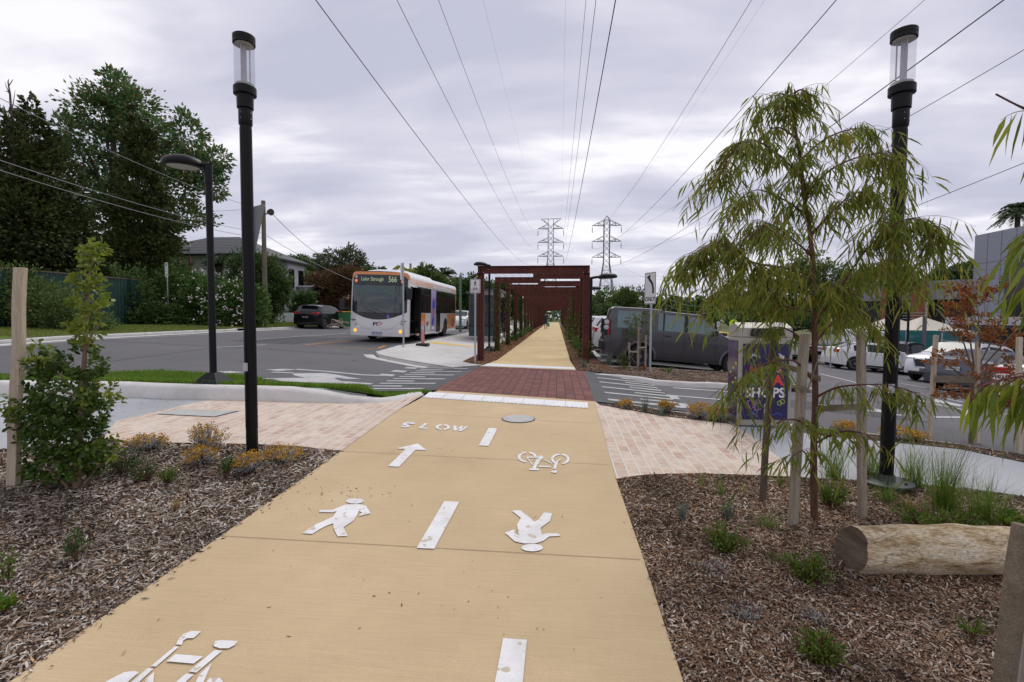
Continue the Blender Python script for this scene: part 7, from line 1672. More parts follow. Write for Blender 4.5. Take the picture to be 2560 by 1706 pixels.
# ================================================================ weeping eucalypts
M_leafe = leafmat('eucalypt_leaf', [(.09, .145, .018), (.17, .225, .028), (.25, .29, .045), (.30, .25, .055)], .5, .5)
M_leafr = leafmat('young_eucalypt_leaf', [(.11, .17, .018), (.19, .25, .03), (.29, .31, .04)], .5, .45)
M_twig = mat('red_twig', (.11, .03, .022), .7); M_ebark = surf('brown_bark', [(.3, (.075, .035, .025)), (.7, (.16, .085, .055))], 8, .25, 40, .5, .9, stretch=(2, 2, .5))
def spl(pts, n):
    pts = [Vector(p) for p in pts]; out = []
    for i in range(len(pts) - 1):
        p0 = pts[max(i - 1, 0)]; p1 = pts[i]; p2 = pts[i + 1]; p3 = pts[min(i + 2, len(pts) - 1)]
        for k in range(n): t = k / n; out.append(.5 * ((2 * p1) + (p2 - p0) * t + (2 * p0 - 5 * p1 + 4 * p2 - p3) * t * t + (3 * p1 - p0 - 3 * p2 + p3) * t ** 3))
    return out + [pts[-1]]
def weeping(base, trunk, branches, label, group, seed, tr, tw_den, llen, lw, leafm, tlen=(.16, .38), lper=(7, 12), spread=.45):
    r = np.random.default_rng(seed); o = empty('weeping_eucalypt', base, 0, label, 'tree', group); p = MB(); T = [v - base for v in spl(trunk, 5)]
    p.tube(T, [max(.005, tr * (1 - .82 * i / len(T))) for i in range(len(T))], 10); p.build('trunk', M_ebark, o, smooth=True)
    P = []; Dd = []; tw = MB()
    for br, dz, den in branches:
        pts = [at(x, y, d_) for x, y, d_ in br]; pts = [v - base for v in spl(pts, 6)]; n = len(pts)
        bm_ = MB() if br is not TK_TOP else MB(); bm_.tube(pts, [max(.003, tr * .38 * (1 - i / n)) for i in range(n)], 6); bm_.build('branch', M_twig, o, smooth=True)
        Lb = sum((pts[i + 1] - pts[i]).length for i in range(n - 1))
        for k in range(int(Lb * tw_den * den)):
            dr = r.uniform(.4, 1.2)
            f = r.uniform(.05, 1) ** .85 * (n - 1.001); i = int(f); q = pts[i].lerp(pts[i + 1], f - i); bd = (pts[min(i + 1, n - 1)] - pts[max(i - 1, 0)]).normalized()
            a = r.uniform(0, 6.28); v = (bd * r.uniform(.2, 1.0) + Vector((math.cos(a), math.sin(a), 0)) * r.uniform(.3, .9) + Vector((0, 0, r.uniform(-.1, .4)))).normalized(); tl = r.uniform(*tlen) * (dz or 1)
            tp = [q + v * tl * t - Vector((0, 0, tl * dr * t * t)) for t in np.linspace(0, 1, 6)]; tw.tube(tp, [.0022, .0018, .0016, .0013, .001, .0006], 3, cap=False)
            m_ = r.integers(*lper)
            for j in range(m_):
                t = .12 + .88 * j / m_; i2 = min(4, int(t * 5)); s_ = tp[i2].lerp(tp[i2 + 1], t * 5 - i2); a2 = r.uniform(0, 6.28); P.append(tuple(s_)); Dd.append((math.cos(a2) * spread + v.x * .25, math.sin(a2) * spread + v.y * .25, -1 + r.uniform(-.1, .75)))
    tw.build('twigs', M_twig, o)['kind'] = 'stuff'
    P = np.array(P); L_ = llen * rng.uniform(.6, 1.25, len(P)); f_ = leaves('foliage', P, np.array(Dd), L_, lw * rng.uniform(.7, 1.2, len(P)), leafm, o, curve=.25, seg=2); f_['kind'] = 'stuff'
    return o
d0 = 3.96; base = at(2036, 1300, d0)
TK = [at(x, y, d) for x, y, d in ((2036, 1304, 3.96), (2034, 1137, 3.96), (2038, 1000, 3.95), (2036, 819, 3.96), (2034, 689, 3.98), (2022, 560, 4.0), (2014, 514, 4.0), (2004, 422, 4.0), (1990, 330, 4.02), (1984, 270, 4.02), (1987, 226, 4.03))]
TK_TOP = [(2036, 700, 3.98), (2022, 560, 4.0), (2014, 514, 4.0), (2004, 422, 4.0), (1990, 330, 4.02), (1984, 270, 4.02), (1987, 226, 4.03)]
BR = [([(2036, 810, 3.96), (2100, 720, 3.9), (2170, 620, 3.8), (2250, 555, 3.7), (2305, 552, 3.65), (2335, 590, 3.6)], 1.25, 1.9),
      ([(2036, 740, 3.96), (2110, 700, 4.1), (2190, 660, 4.3), (2250, 650, 4.4), (2290, 690, 4.45)], 1.25, 1.7),
      ([(2033, 690, 3.97), (1960, 670, 3.9), (1880, 655, 3.75), (1815, 605, 3.7), (1775, 618, 3.7), (1745, 645, 3.7)], 1.25, 2.1),
      ([(2035, 780, 3.97), (1960, 765, 4.1), (1900, 730, 4.3), (1850, 700, 4.4), (1800, 730, 4.5)], 1.25, 1.8),
      ([(2030, 640, 3.98), (1970, 590, 3.8), (1920, 560, 3.6), (1880, 590, 3.5)], 1.25, 1.2),
      ([(2026, 590, 4.0), (2090, 520, 4.1), (2150, 480, 4.2), (2200, 510, 4.3), (2215, 560, 4.35)], 0, 1.4),
      ([(2018, 540, 4.0), (1960, 500, 4.1), (1890, 475, 4.2), (1850, 510, 4.25)], 0, 1.2),
      ([(2012, 490, 4.0), (2070, 430, 3.9), (2140, 395, 3.8), (2210, 385, 3.75), (2235, 420, 3.7)], 0, 1.4),
      ([(2008, 450, 4.0), (1950, 390, 3.9), (1880, 350, 3.85), (1830, 380, 3.8), (1800, 440, 3.8)], 0, 1.5),
      ([(2002, 400, 4.0), (2060, 350, 4.1), (2120, 325, 4.2), (2165, 325, 4.25), (2178, 350, 4.25)], 0, .8),
      ([(1996, 350, 4.0), (1950, 320, 4.1), (1920, 330, 4.15), (1895, 370, 4.2)], 0, .8),
      ([(1986, 290, 4.02), (1940, 265, 4.0), (1905, 275, 4.0), (1885, 310, 4.0)], 0, .8), ([(1986, 260, 4.02), (2020, 265, 4.05), (2045, 300, 4.1)], 0, .9), ([(1987, 250, 4.02), (1955, 235, 4.0), (1925, 245, 4.0)], 0, .7), ([(1987, 232, 4.02), (2005, 225, 4.02), (2030, 240, 4.0)], 0, .7),
      ([(2038, 995, 3.95), (2090, 970, 3.8), (2160, 962, 3.6), (2230, 965, 3.5), (2290, 985, 3.4)], 0, .7),
      ([(2037, 960, 3.95), (1990, 905, 3.8), (1930, 905, 3.7), (1870, 930, 3.6), (1830, 985, 3.6)], 0, .5),
      ([(2036, 880, 3.95), (1980, 830, 4.0), (1930, 820, 4.05), (1880, 860, 4.1)], 0, .5), ([(2036, 860, 3.96), (2090, 800, 4.1), (2140, 790, 4.2), (2180, 830, 4.3)], 0, .7),
      ([(2036, 1080, 3.95), (1990, 1050, 3.8), (1940, 1060, 3.7), (1910, 1110, 3.7)], 0, .45), ([(2036, 1110, 3.95), (2100, 1080, 3.8), (2160, 1085, 3.7), (2210, 1120, 3.6)], 0, .5), ([(2036, 1180, 3.95), (2010, 1130, 3.7), (1985, 1140, 3.6)], 0, .35),
      (TK_TOP, 1, 1.0), ([(2036, 760, 3.97), (2070, 735, 3.85), (2110, 760, 3.8)], 1.3, 1.3), ([(2034, 700, 3.97), (1990, 690, 4.05), (1950, 720, 4.1)], 1.3, 1.3)]
weeping(base, TK, BR, 'young weeping eucalypt with red twigs and narrow drooping leaves, tied between timber stakes', None, 5, .027, 42, .132, .0135, M_leafe, (.12, .36), (7, 13))
base2 = at(2790, 1500, 1.75); base2.z = G(base2.x, base2.y)
TK2 = [base2, at(2800, 1100, 1.75), at(2790, 700, 1.75), at(2770, 350, 1.78), at(2760, 100, 1.8)]
BR2 = [([(2795, 800, 1.75), (2770, 720, 1.7), (2705, 690, 1.65), (2645, 690, 1.65), (2605, 700, 1.62)], 0, 1.1), ([(2790, 700, 1.75), (2765, 600, 1.85), (2685, 560, 1.95), (2625, 560, 2.0), (2585, 590, 2.05)], 0, .9),
       ([(2798, 950, 1.75), (2765, 935, 1.6), (2645, 935, 1.5), (2525, 945, 1.45), (2455, 965, 1.42)], 0, .55), ([(2798, 1000, 1.75), (2770, 960, 1.6), (2685, 930, 1.5), (2625, 960, 1.4)], 0, .8), ([(2790, 640, 1.75), (2775, 560, 1.6), (2695, 540, 1.55), (2640, 575, 1.5)], 0, .8),
       ([(2778, 420, 1.78), (2680, 330, 1.7), (2600, 290, 1.65), (2540, 262, 1.62), (2490, 236, 1.6)], 0, .12)]
weeping(base2, TK2, BR2, 'second weeping eucalypt whose long leaves hang in from the right picture edge', None, 8, .03, 62, .125, .015, M_leafr, (.08, .16), (3, 6), .22)

# ================================================================ bushy tree at left
def bush_leaves(o, pts, d, n, llen, lw, m, seed, up=.5, name='foliage', curve=.12):
    r = np.random.default_rng(seed); P = []; Dd = []
    per = 7
    for (x, y, rx, ry, w_) in pts:
        k = int(n * w_)
        for i in range(k // per):
            v = r.normal(size=3); v /= np.linalg.norm(v); rr = r.uniform(.35, 1) ** .6; c = at(x + v[0] * rx * rr, y - v[2] * ry * rr, d + v[1] * rr * scaled(rx, d)) - Vector(o.location); ax = Vector((v[0], v[1], abs(v[2]) * .6 + up)).normalized()
            for j in range(per): a = r.uniform(0, 6.28); s_ = ax.orthogonal().normalized(); s_ = Matrix.Rotation(a, 3, ax) @ s_; P.append(tuple(c + ax * (j / per) * llen * 1.3)); Dd.append(tuple(s_ * .9 + ax * r.uniform(.2, .9)))
    P = np.array(P); L_ = llen * rng.uniform(.65, 1.2, len(P)); f_ = leaves(name, P, np.array(Dd), L_, L_ * lw, m, o, curve=curve, seg=2); f_['kind'] = 'stuff'; return f_
M_lg = leafmat('glossy_leaf', [(.028, .065, .010), (.06, .115, .017), (.12, .18, .03)], .35, .3); M_ly = leafmat('yellow_new_leaf', [(.10, .16, .018), (.18, .24, .025), (.26, .29, .04)], .4, .35)
base = at(190, 1235, 4.35); o = empty('young_tree', base, 0, 'young bushy glossy-leaved tree with a leafy spire, beside the pale stake', 'tree')
p = MB(); tk = [at(x, y, d) - base for x, y, d in ((190, 1240, 4.35), (195, 1150, 4.33), (205, 1000, 4.3), (212, 880, 4.3), (218, 770, 4.3), (224, 690, 4.3), (232, 640, 4.3))]; p.tube(tk, [.03, .027, .022, .016, .012, .009, .004], 8)
for e_, s_ in (((90, 1100), 1), ((270, 1080), 1), ((120, 980), 2), ((250, 960), 2), ((100, 900), 2), ((60, 1130), 0), ((290, 1130), 0), ((180, 820), 3), ((255, 800), 3)): q = at(*e_, 4.3) - base; p.tube([tk[s_], tk[s_].lerp(q, .5) + Vector((0, 0, .04)), q], [.012, .008, .003], 5)
p.build('trunk', mat('tan_bark', (.22, .15, .10), .9), o, smooth=True)
bush_leaves(o, [(130, 1090, 95, 95, .25), (200, 1120, 72, 90, .2), (75, 1060, 50, 60, .08), (160, 990, 90, 70, .18), (225, 1040, 48, 60, .08), (110, 920, 45, 35, .04), (205, 920, 55, 55, .10), (150, 1180, 90, 40, .08)], 4.35, 5400, .056, .50, M_lg, 1)
bush_leaves(o, [(232, 640, 32, 28, .13), (220, 700, 30, 35, .13), (228, 760, 42, 40, .2), (215, 840, 42, 45, .2), (105, 900, 42, 28, .1), (250, 1000, 55, 40, .12), (40, 1030, 40, 40, .08), (260, 1130, 40, 40, .08)], 4.3, 1300, .058, .46, M_ly, 2, name='new_growth')
# ================================================================ russet young tree at right
base = at(2427, 1112, 7.15); o = empty('russet_tree', base, 0, 'young tree with sparse russet autumn leaves between pale stakes', 'tree'); M_lr = leafmat('autumn_leaf', [(.12, .03, .012), (.24, .07, .018), (.34, .13, .03), (.16, .09, .02)], .4, .5)
p = MB(); tk = [at(x, y, 7.15) - base for x, y in ((2427, 1115), (2430, 1060), (2424, 1000), (2432, 960), (2440, 930))]; p.tube(tk, [.032, .028, .024, .02, .018], 8)
for e_ in (((2436, 940), (2410, 860), (2360, 790), (2330, 765)), ((2438, 935), (2425, 850), (2405, 780), (2395, 730)), ((2440, 930), (2450, 860), (2445, 780), (2430, 700)), ((2440, 930), (2475, 860), (2500, 800), (2510, 720)), ((2440, 935), (2500, 870), (2545, 820), (2570, 790)), ((2434, 960), (2380, 920), (2340, 900)), ((2436, 950), (2500, 930), (2560, 920)), ((2430, 990), (2480, 980), (2540, 1010)), ((2430, 1000), (2400, 975), (2345, 985))):
    p.tube([at(x, y, 7.15 + (x % 7) * .06) - base for x, y in e_], [.013, .010, .006, .003][:len(e_)], 5)
p.build('trunk', mat('dull_bark', (.14, .10, .08), .9), o, smooth=True)
bush_leaves(o, [(2395, 760, 45, 45, .16), (2440, 735, 40, 35, .1), (2375, 720, 30, 15, .03), (2480, 715, 40, 22, .06), (2430, 820, 70, 45, .16), (2510, 830, 50, 50, .12), (2370, 900, 55, 25, .08), (2480, 940, 70, 30, .1), (2390, 985, 60, 20, .08), (2500, 1000, 60, 25, .08), (2550, 900, 40, 60, .1)], 7.15, 4300, .052, .42, M_lr, 3, up=.1)
# ================================================================ staked sapling before the four-wheel drive
dd = 14.4; base = at(1596, 918, dd); base.z = G(base.x, base.y); o = empty('sapling', base, 0, 'staked young sapling in front of the rear of the four-wheel drive', 'tree')
p = MB(); p.tube([at(x, y, dd) - base for x, y in ((1597, 918), (1600, 870), (1603, 830), (1612, 795))], [.02, .017, .012, .006], 6)
for e_ in (((1600, 850), (1580, 820), (1572, 800)), ((1601, 840), (1625, 815), (1632, 790)), ((1598, 860), (1570, 845), (1560, 840)), ((1600, 855), (1630, 840), (1636, 835))): p.tube([at(x, y, dd) - base for x, y in e_], [.009, .006, .003], 5)
p.build('trunk', mat('tan_bark', (.22, .15, .10), .9), o); bush_leaves(o, [(1612, 800, 16, 20, .3), (1582, 808, 18, 18, .25), (1600, 830, 34, 18, .3), (1575, 845, 16, 12, .15)], dd, 900, .075, .35, leafmat('sapling_leaf', [(.07, .11, .03), (.13, .16, .05)], .4), 4)
for x0, y0, x1, y1, lb in ((1573, 917, 1573, 856, 'short stake left of the small sapling'), (1594, 918, 1597, 806, 'tall stake at the middle of the small sapling'), (1613, 918, 1615, 838, 'stake right of the small sapling')): stake(x0, y0, x1, y1, dd - .1, .05, M_wood, lb, SG)
tie([at(1597, 870, dd - .15), at(1606, 869, dd - .15), at(1615, 869, dd - .15)], .035, 'pale tie joining the two right stakes of the sapling', M_woodp)
tie([at(1573, 879, dd - .15), at(1584, 880, dd - .15), at(1595, 880, dd - .15)], .035, 'pale tie joining the two left stakes of the sapling', M_woodp)
# ================================================================ low plants
def gp(px, py): b = g(px, py); b.z = G(b.x, b.y) - .01; return b
def tuft(px, py, hpx, wpx, n, m, label, group, name='grass_tuft', cat='grass tuft', wd=.005, seed=0, droop=.5, seeds=0, cl=None):
    b = gp(px, py); d = (b - CAM).dot(Fv); h = scaled(hpx, d); wr_ = scaled(wpx, d) / 2; r = np.random.default_rng(int(px * 7 + py)); vs = []; fs = []
    for k in range(n):
        a = r.uniform(0, 6.28); L_ = h * r.uniform(.55, 1.15); out = wr_ * r.uniform(.15, 1.1); x0, y0 = r.normal(0, wr_ * .15, 2); s_ = Vector((-math.sin(a), math.cos(a), 0)) * wd * r.uniform(.6, 1.2); i0 = len(vs)
        for t in (0, .35, .7, 1):
            q = Vector((x0 + math.cos(a) * out * t ** 1.6, y0 + math.sin(a) * out * t ** 1.6, L_ * (t - droop * .45 * t * t * (out / wr_)))); w_ = (1 - t * .9)
            vs += [q + s_ * w_ / 2, q - s_ * w_ / 2]
        fs += [(i0 + 2 * i, i0 + 2 * i + 1, i0 + 2 * i + 3, i0 + 2 * i + 2) for i in range(3)]
    p = MB(); p.add(vs, fs); me = D.meshes.new(name); me.from_pydata([tuple(v) for v in p.v], [], p.f); o = link_mesh(name, me, m); o.location = b; return tag(o, label, cat, group)
def shrub(px, py, wpx, hpx, n, m, llen, lw, label, group, name='low_shrub', cat='shrub', flowers=None, up=.7, stems=True):
    b = gp(px, py); d = (b - CAM).dot(Fv); r = np.random.default_rng(int(px * 3 + py * 5)); W_ = scaled(wpx, d) / 2; H_ = scaled(hpx, d); o = empty(name, b, 0, label, cat, group); P = []; Dd = []; st = MB(); tips = []
    ns = max(3, n // 14)
    for k in range(ns):
        a = r.uniform(0, 6.28); rr = W_ * math.sqrt(r.random()); tip = Vector((math.cos(a) * rr, math.sin(a) * rr, H_ * r.uniform(.5, 1.05) * (1 - .35 * (rr / W_) ** 2))); tips.append(tip); b0 = Vector((tip.x * .25, tip.y * .25, 0))
        st.tube([b0, b0.lerp(tip, .5) + Vector((0, 0, .01)), tip], [.003, .0025, .0015], 3, cap=False)
        for j in range(14): t = r.uniform(.25, 1.0); q = b0.lerp(tip, t) + Vector(r.normal(0, .012, 3)); v = r.normal(size=3); P.append(tuple(q)); Dd.append((v[0], v[1], abs(v[2]) * .5 + up))
    L_ = llen * rng.uniform(.6, 1.2, len(P)); leaves('foliage', np.array(P), np.array(Dd), L_, L_ * lw, m, o, seg=1); 
    if stems: st.build('stem', M_twig, o)['kind'] = 'stuff'
    if flowers:
        fm, fn, fs_ = flowers; FP = []
        for t in tips:
            for j in range(fn): FP.append(tuple(t + Vector(r.normal(0, fs_ * .9, 3)) + Vector((0, 0, fs_))))
        FP = np.array(FP); leaves('flowers', FP, rng.normal(size=FP.shape), fs_, fs_ * .9, fm, o)['kind'] = 'stuff'
    return o
M_gr = leafmat('grass_blade', [(.08, .16, .015), (.14, .24, .03), (.24, .29, .06)], .4); M_grs = leafmat('silver_grass', [(.10, .14, .10), (.20, .24, .19)], .2); M_dry = leafmat('dry_grass', [(.30, .20, .08), (.42, .30, .13)], .2)
M_gc = leafmat('groundcover_leaf', [(.06, .13, .015), (.11, .20, .025), (.20, .26, .04)], .4); M_sil = leafmat('silver_leaf', [(.26, .30, .29), (.45, .48, .47)], .2); M_gold = leafmat('gold_flower', [(.38, .17, .015), (.55, .28, .02), (.62, .42, .03)], .2); M_myr = leafmat('myrtle_leaf', [(.05, .10, .03), (.10, .17, .045)], .35)
FG = 'gold-flowered silver cushion plants'
for i, (x, y, w_, h_, lb) in enumerate([(371, 1125, 95, 48, 'gold-flowered clump nearest the bushy young tree'), (521, 1120, 90, 78, 'tallest gold-flowered clump, left of the lamp post'), (500, 1160, 75, 50, 'gold-flowered clump below the tallest one left of the lamp post'), (622, 1180, 80, 62, 'gold-flowered silver clump just below the foot of the left lamp post'), (709, 1150, 100, 42, 'gold-flowered clump right of the left lamp post'),
    (1747, 1046, 62, 48, 'larger gold-flowered clump beside the litter bin'), (1795, 1052, 46, 44, 'gold-flowered clump nearest the litter bin'), (1665, 1030, 36, 32, 'small gold-flowered clump midway along the kerb bed'), (1563, 1021, 34, 24, 'smallest gold-flowered clump near the tactile strip'), (2240, 1098, 70, 36, 'gold-flowered clump on the strip behind the right lamp post'), (2110, 1078, 50, 26, 'gold-flowered clump behind the trunk of the weeping tree'), (2290, 1100, 50, 22, 'gold-flowered clump left of the slim pale stake')]):
    shrub(x, y, w_, h_ * .8, 900 if i < 5 else 560, M_sil, .028 if i < 5 else .036, .45, lb, FG, 'gold_flower_clump', 'flower clump', flowers=(M_gold, 11, .017 if i < 5 else .024))
GGs = 'green low shrubs in the mulch'
for x, y, w_, h_, n, m, ll, lb in [(309, 1180, 90, 75, 700, M_myr, .026, 'dark green small-leaved shrub right of the bushy young tree'), (362, 1200, 90, 58, 500, M_myr, .024, 'small-leaved shrub in front of the darker one near the young tree'), (422, 1205, 60, 45, 300, M_gc, .026, 'light green low plant left of the tallest flowered clumps'), (564, 1195, 40, 72, 160, M_myr, .034, 'upright ferny sprig between the flower clumps'), (193, 1400, 45, 88, 120, M_myr, .034, 'single upright ferny sprig standing alone in the left mulch'), (15, 1460, 60, 100, 90, M_gc, .034, 'reddish green sprig at the left picture edge'), (25, 1530, 80, 40, 40, M_gc, .06, 'bright green seedling at the bottom left edge'), (60, 1200, 70, 40, 160, M_gc, .03, 'low seedlings around the pale stake'),
    (1811, 1370, 125, 70, 900, M_gc, .024, 'bright green mat plant left of the weeping tree stakes'), (2020, 1450, 130, 75, 700, M_gc, .026, 'straggly bright green plant in the mulch left of the log'), (2045, 1650, 120, 80, 800, M_gc, .022, 'rounded bright green plant at the bottom right mulch'), (2081, 1262, 110, 60, 700, M_gc, .030, 'leafy green plant behind the weeping tree trunk'), (2311, 1322, 150, 70, 900, M_gc, .028, 'leafy green plant behind the log'), (2420, 1320, 100, 45, 450, M_gc, .026, 'green leafy plant above the right end of the log'), (1932, 1400, 50, 20, 60, M_gc, .022, 'tiny green seedling above the straggly plant'), (2428, 1590, 70, 60, 130, M_gc, .022, 'thin yellow green plant in front of the log'), (2540, 1330, 90, 60, 300, M_gr, .05, 'grassy green plant at the right edge behind the log')]:
    shrub(x, y, w_, h_, n, m, ll, .5, lb, GGs)
for x, y, w_, h_, lb in [(1779, 1425, 110, 26, 'grey creeping stem plant in the middle of the right mulch'), (1865, 1535, 100, 26, 'grey creeping plant with tiny gold flowers low in the right mulch'), (2040, 1555, 90, 34, 'blue grey creeping plant left of the bottom mat plant')]:
    shrub(x, y, w_, h_, 260, M_sil, .014, .5, lb, 'grey creeping plants', 'creeping_plant', 'ground plant', flowers=(M_gold, 1, .006))
TG = 'grass tufts'
for x, y, h_, w_, n, m, lb, dr in [(2086, 1195, 120, 150, 190, M_gr, 'grass tuft between the weeping tree and the lamp post', .5), (2176, 1200, 110, 150, 220, M_gr, 'grass tuft close behind the right stake', .5), (2284, 1215, 130, 170, 220, M_gr, 'grass tuft right of the base flange', .5), (2360, 1275, 190, 200, 320, M_gr, 'tallest grass tuft behind the log', .4), (2455, 1300, 140, 200, 260, M_gr, 'grass tuft nearest the right picture edge', .6), (2215, 1250, 70, 160, 150, M_gr, 'drooping grass around the footing of the right lamp post', 1.1),
    (1752, 1213, 50, 40, 26, M_gr, 'small grass tuft just below the cobbled edge', .3), (1800, 1233, 60, 70, 45, M_gr, 'small grass tuft right of the smallest one', .4), (1950, 1213, 40, 40, 30, M_gr, 'small grass tuft left of the dark stake', .4), (1705, 1296, 48, 46, 90, M_grs, 'silvery grass tuft farther left in the right mulch', .3), (1820, 1292, 55, 66, 110, M_grs, 'silvery grass tuft above the green mat plant', .4), (1919, 1315, 40, 130, 90, M_gr, 'flattened grass tuft beside the pale grey stake', 1.0),
    (439, 1270, 34, 60, 90, M_dry, 'dry straw coloured tuft in the left mulch', .8), (2275, 1268, 36, 120, 120, M_dry, 'dry brown tuft beside the lamp footing', 1.0), (1612, 1030, 52, 40, 60, M_grs, 'thin grey grass between flower clumps on the kerb bed', .3), (1650, 1040, 30, 46, 50, M_grs, 'short grey plant beside the small flower clump', .4)]:
    tuft(x, y, h_, w_, n, m, lb, TG, wd=.0045 if y > 1100 else .008, droop=dr)
# seed stalks
b = gp(2330, 1275); p = MB(); r = np.random.default_rng(4)
for k in range(9): x = r.uniform(-.25, .35); p.tube([(x * .3, 0, 0), (x * .6, .02, .3), (x, .05, r.uniform(.5, .72))], [.002, .0015, .001], 4)
o = p.thing('seed_stalks', M_twig, 'thin dark seed stalks rising above the tallest grass tuft', 'seed stalks'); o.location = b
# planting by the pergola and car park
PG2 = 'tufts along the pergola and car park beds'
for x, y, h_, w_, n, m, lb in [(1222, 880, 16, 22, 60, M_grs, 'silver tuft at the foot of the left pergola lamp'), (1285, 852, 34, 40, 160, M_gr, 'bright green grassy clump between the left pergola posts'), (1256, 860, 18, 20, 70, M_gr, 'green tuft beside the third left post'), (1460, 920, 26, 34, 80, M_grs, 'grey tuft just right of the front right post'), (1523, 912, 40, 50, 90, M_grs, 'airy grey tuft behind the crossing kerb'), (1562, 924, 14, 20, 50, M_gr, 'tiny green tuft in the bed before the four-wheel drive'), (1191, 835, 14, 26, 60, M_gr, 'green tuft at plaza edge left of the sign pole'), (1310, 838, 20, 26, 90, M_gr, 'grassy clump farther along the left posts'), (1792, 925, 40, 14, 20, M_dry, 'thin dry weed beside the front wheel of the four-wheel drive')]:
    tuft(x, y, h_, w_, n, m, lb, PG2, wd=.012)
shrub(1560, 921, 46, 58, 500, leafmat('sapling_leaf', [(.07, .11, .03), (.13, .16, .05)]), .07, .35, 'bushy green shrub left of the staked sapling', None)
shrub(1670, 932, 44, 18, 260, M_gc, .045, .4, 'low green groundcover right of the arrow sign pole', None)
shrub(1608, 926, 44, 16, 260, M_lr, .04, .3, 'red brown groundcover at the foot of the sapling stakes', None)
# vines on pergola posts
def vine(x, y, h, n, label, spread=.12, name='climbing_vine'):
    r = np.random.default_rng(int(y * 10 + x * 3)); z0 = G(x, y); o = empty(name, (x, y, z0), 0, label, 'climbing vine', 'vines climbing the pergola posts'); t = r.random(n) ** 1.0; z = h * t; P = np.stack([r.normal(0, spread, n).clip(-.16, .16), -.13 - .03 * r.random(n), z], 1)
    nb = n // 4; P = np.concatenate([P, np.stack([r.normal(0, .16, nb), r.normal(-.1, .13, nb), np.abs(r.normal(0, .22, nb))], 1)]); leaves('foliage', P, r.normal(size=P.shape) + np.array([0, -.6, 0]), .075, .06, M_vine, o, seg=1); p = MB()
    for s_ in (-.05, .04): p.tube([(s_, -.12, 0), (s_ * .3, -.125, h * .4), (s_ * 1.2, -.12, h * .9)], [.008, .005, .003], 4)
    p.build('stem', M_twig, o)['kind'] = 'stuff'
M_vine = leafmat('vine_leaf', [(.03, .07, .012), (.07, .13, .02), (.14, .19, .03)], .3)
Ly = [ys[i] for i in range(2, 16, 2)]; Ry = [ys[i] for i in range(1, 16, 2)]
wn = ['second', 'third', 'fourth', 'fifth', 'sixth', 'seventh', 'eighth', 'ninth']
for i, (y, h, n) in enumerate(zip(Ly, (2.7, 2.5, 1.2, 2.6, 1.6, 1.3, 1.0), (240, 240, 110, 420, 160, 130, 120))): vine(XL, y, h, n, 'leafy vine climbing the %s left pergola post' % wn[i])
for i, (y, h, n) in enumerate(zip(Ry, (1.6, 1.3, 2.5, 2.0, 1.6, 1.4, 1.2, 1.0), (100, 120, 260, 140, 110, 100, 90, 80))): vine(XR - .1, y, h, n, 'leafy vine climbing the %s right pergola post' % wn[i], .16)
for i, (x, y, w_, h_) in enumerate(((1.0, 17.0, .5, .7), (1.0, 18.8, .5, .8), (.95, 20.6, .5, .7), (.95, 23, .5, .6), (.95, 26, .6, .6), (-2.5, 28.5, .5, .5), (-2.5, 32, .5, .6), (-2.5, 36, .6, .6), (-2.5, 41, .7, .6), (.95, 31, .6, .6), (.95, 37, .7, .6))):
    r = np.random.default_rng(i + 70); n = 420; v = r.normal(size=(n, 3)); v /= np.linalg.norm(v, axis=1, keepdims=True); P = v * np.array([w_ / 2, w_, h_ / 2]) * r.uniform(.5, 1, (n, 1)) + np.array([0, 0, h_ / 2]); o = empty('bed_shrub', (x, y, G(x, y)), 0, ['leafy green shrub at the foot of the front right pergola posts', 'leafy shrub second along the right pergola bed', 'leafy shrub third along the right pergola bed', 'leafy shrub fourth along the right pergola bed', 'leafy shrub fifth along the right pergola bed', 'green shrub low among the left posts, nearest of four', 'green shrub low among the left posts, second of four', 'green shrub low among the left posts, third of four', 'green shrub low among the left posts, farthest of four', 'leafy shrub sixth along the right pergola bed', 'farthest leafy shrub along the right pergola bed'][i], 'shrub', 'shrubs in the pergola beds')
    leaves('foliage', P, v + .5 * r.normal(size=(n, 3)), .09, .05, M_vine, o); p = MB(); p.tube([(0, 0, 0), (0, 0, h_ * .6)], .01, 4); p.build('stem', M_twig, o)

# ================================================================ mulch chips, grass and litter (stuff)
def inpoly(px, py, poly):
    ins = np.zeros(len(px), bool); n = len(poly); j = n - 1
    for i in range(n):
        xi, yi = poly[i][0], poly[i][1]; xj, yj = poly[j][0], poly[j][1]
        c = ((yi > py) != (yj > py)) & (px < (xj - xi) * (py - yi) / (yj - yi + 1e-12) + xi); ins ^= c; j = i
    return ins
Gv = np.vectorize(G)
def scatter(poly, dens, cap=400000, seed=1, near=None, vis=True):
    r = np.random.default_rng(seed); P = np.array([(q[0], q[1]) for q in poly]); x0, y0 = P.min(0); x1, y1 = P.max(0); n = int((x1 - x0) * (y1 - y0) * dens); n = min(n, cap * 6)
    X = r.uniform(x0, x1, n); Y = r.uniform(y0, y1, n); k = inpoly(X, Y, P); X = X[k]; Y = Y[k]
    d = X * Fv.x + Y * Fv.y
    if vis: rr_ = X * Rv.x + Y * Rv.y; k = (d > .8) & (np.abs(rr_) < d * 1.12 + .6); X = X[k]; Y = Y[k]; d = d[k]
    if near: k = r.random(len(X)) < np.minimum(1, (near / np.maximum(d, .1)) ** 1.3); X = X[k]; Y = Y[k]
    return X, Y, Gv(X, Y)
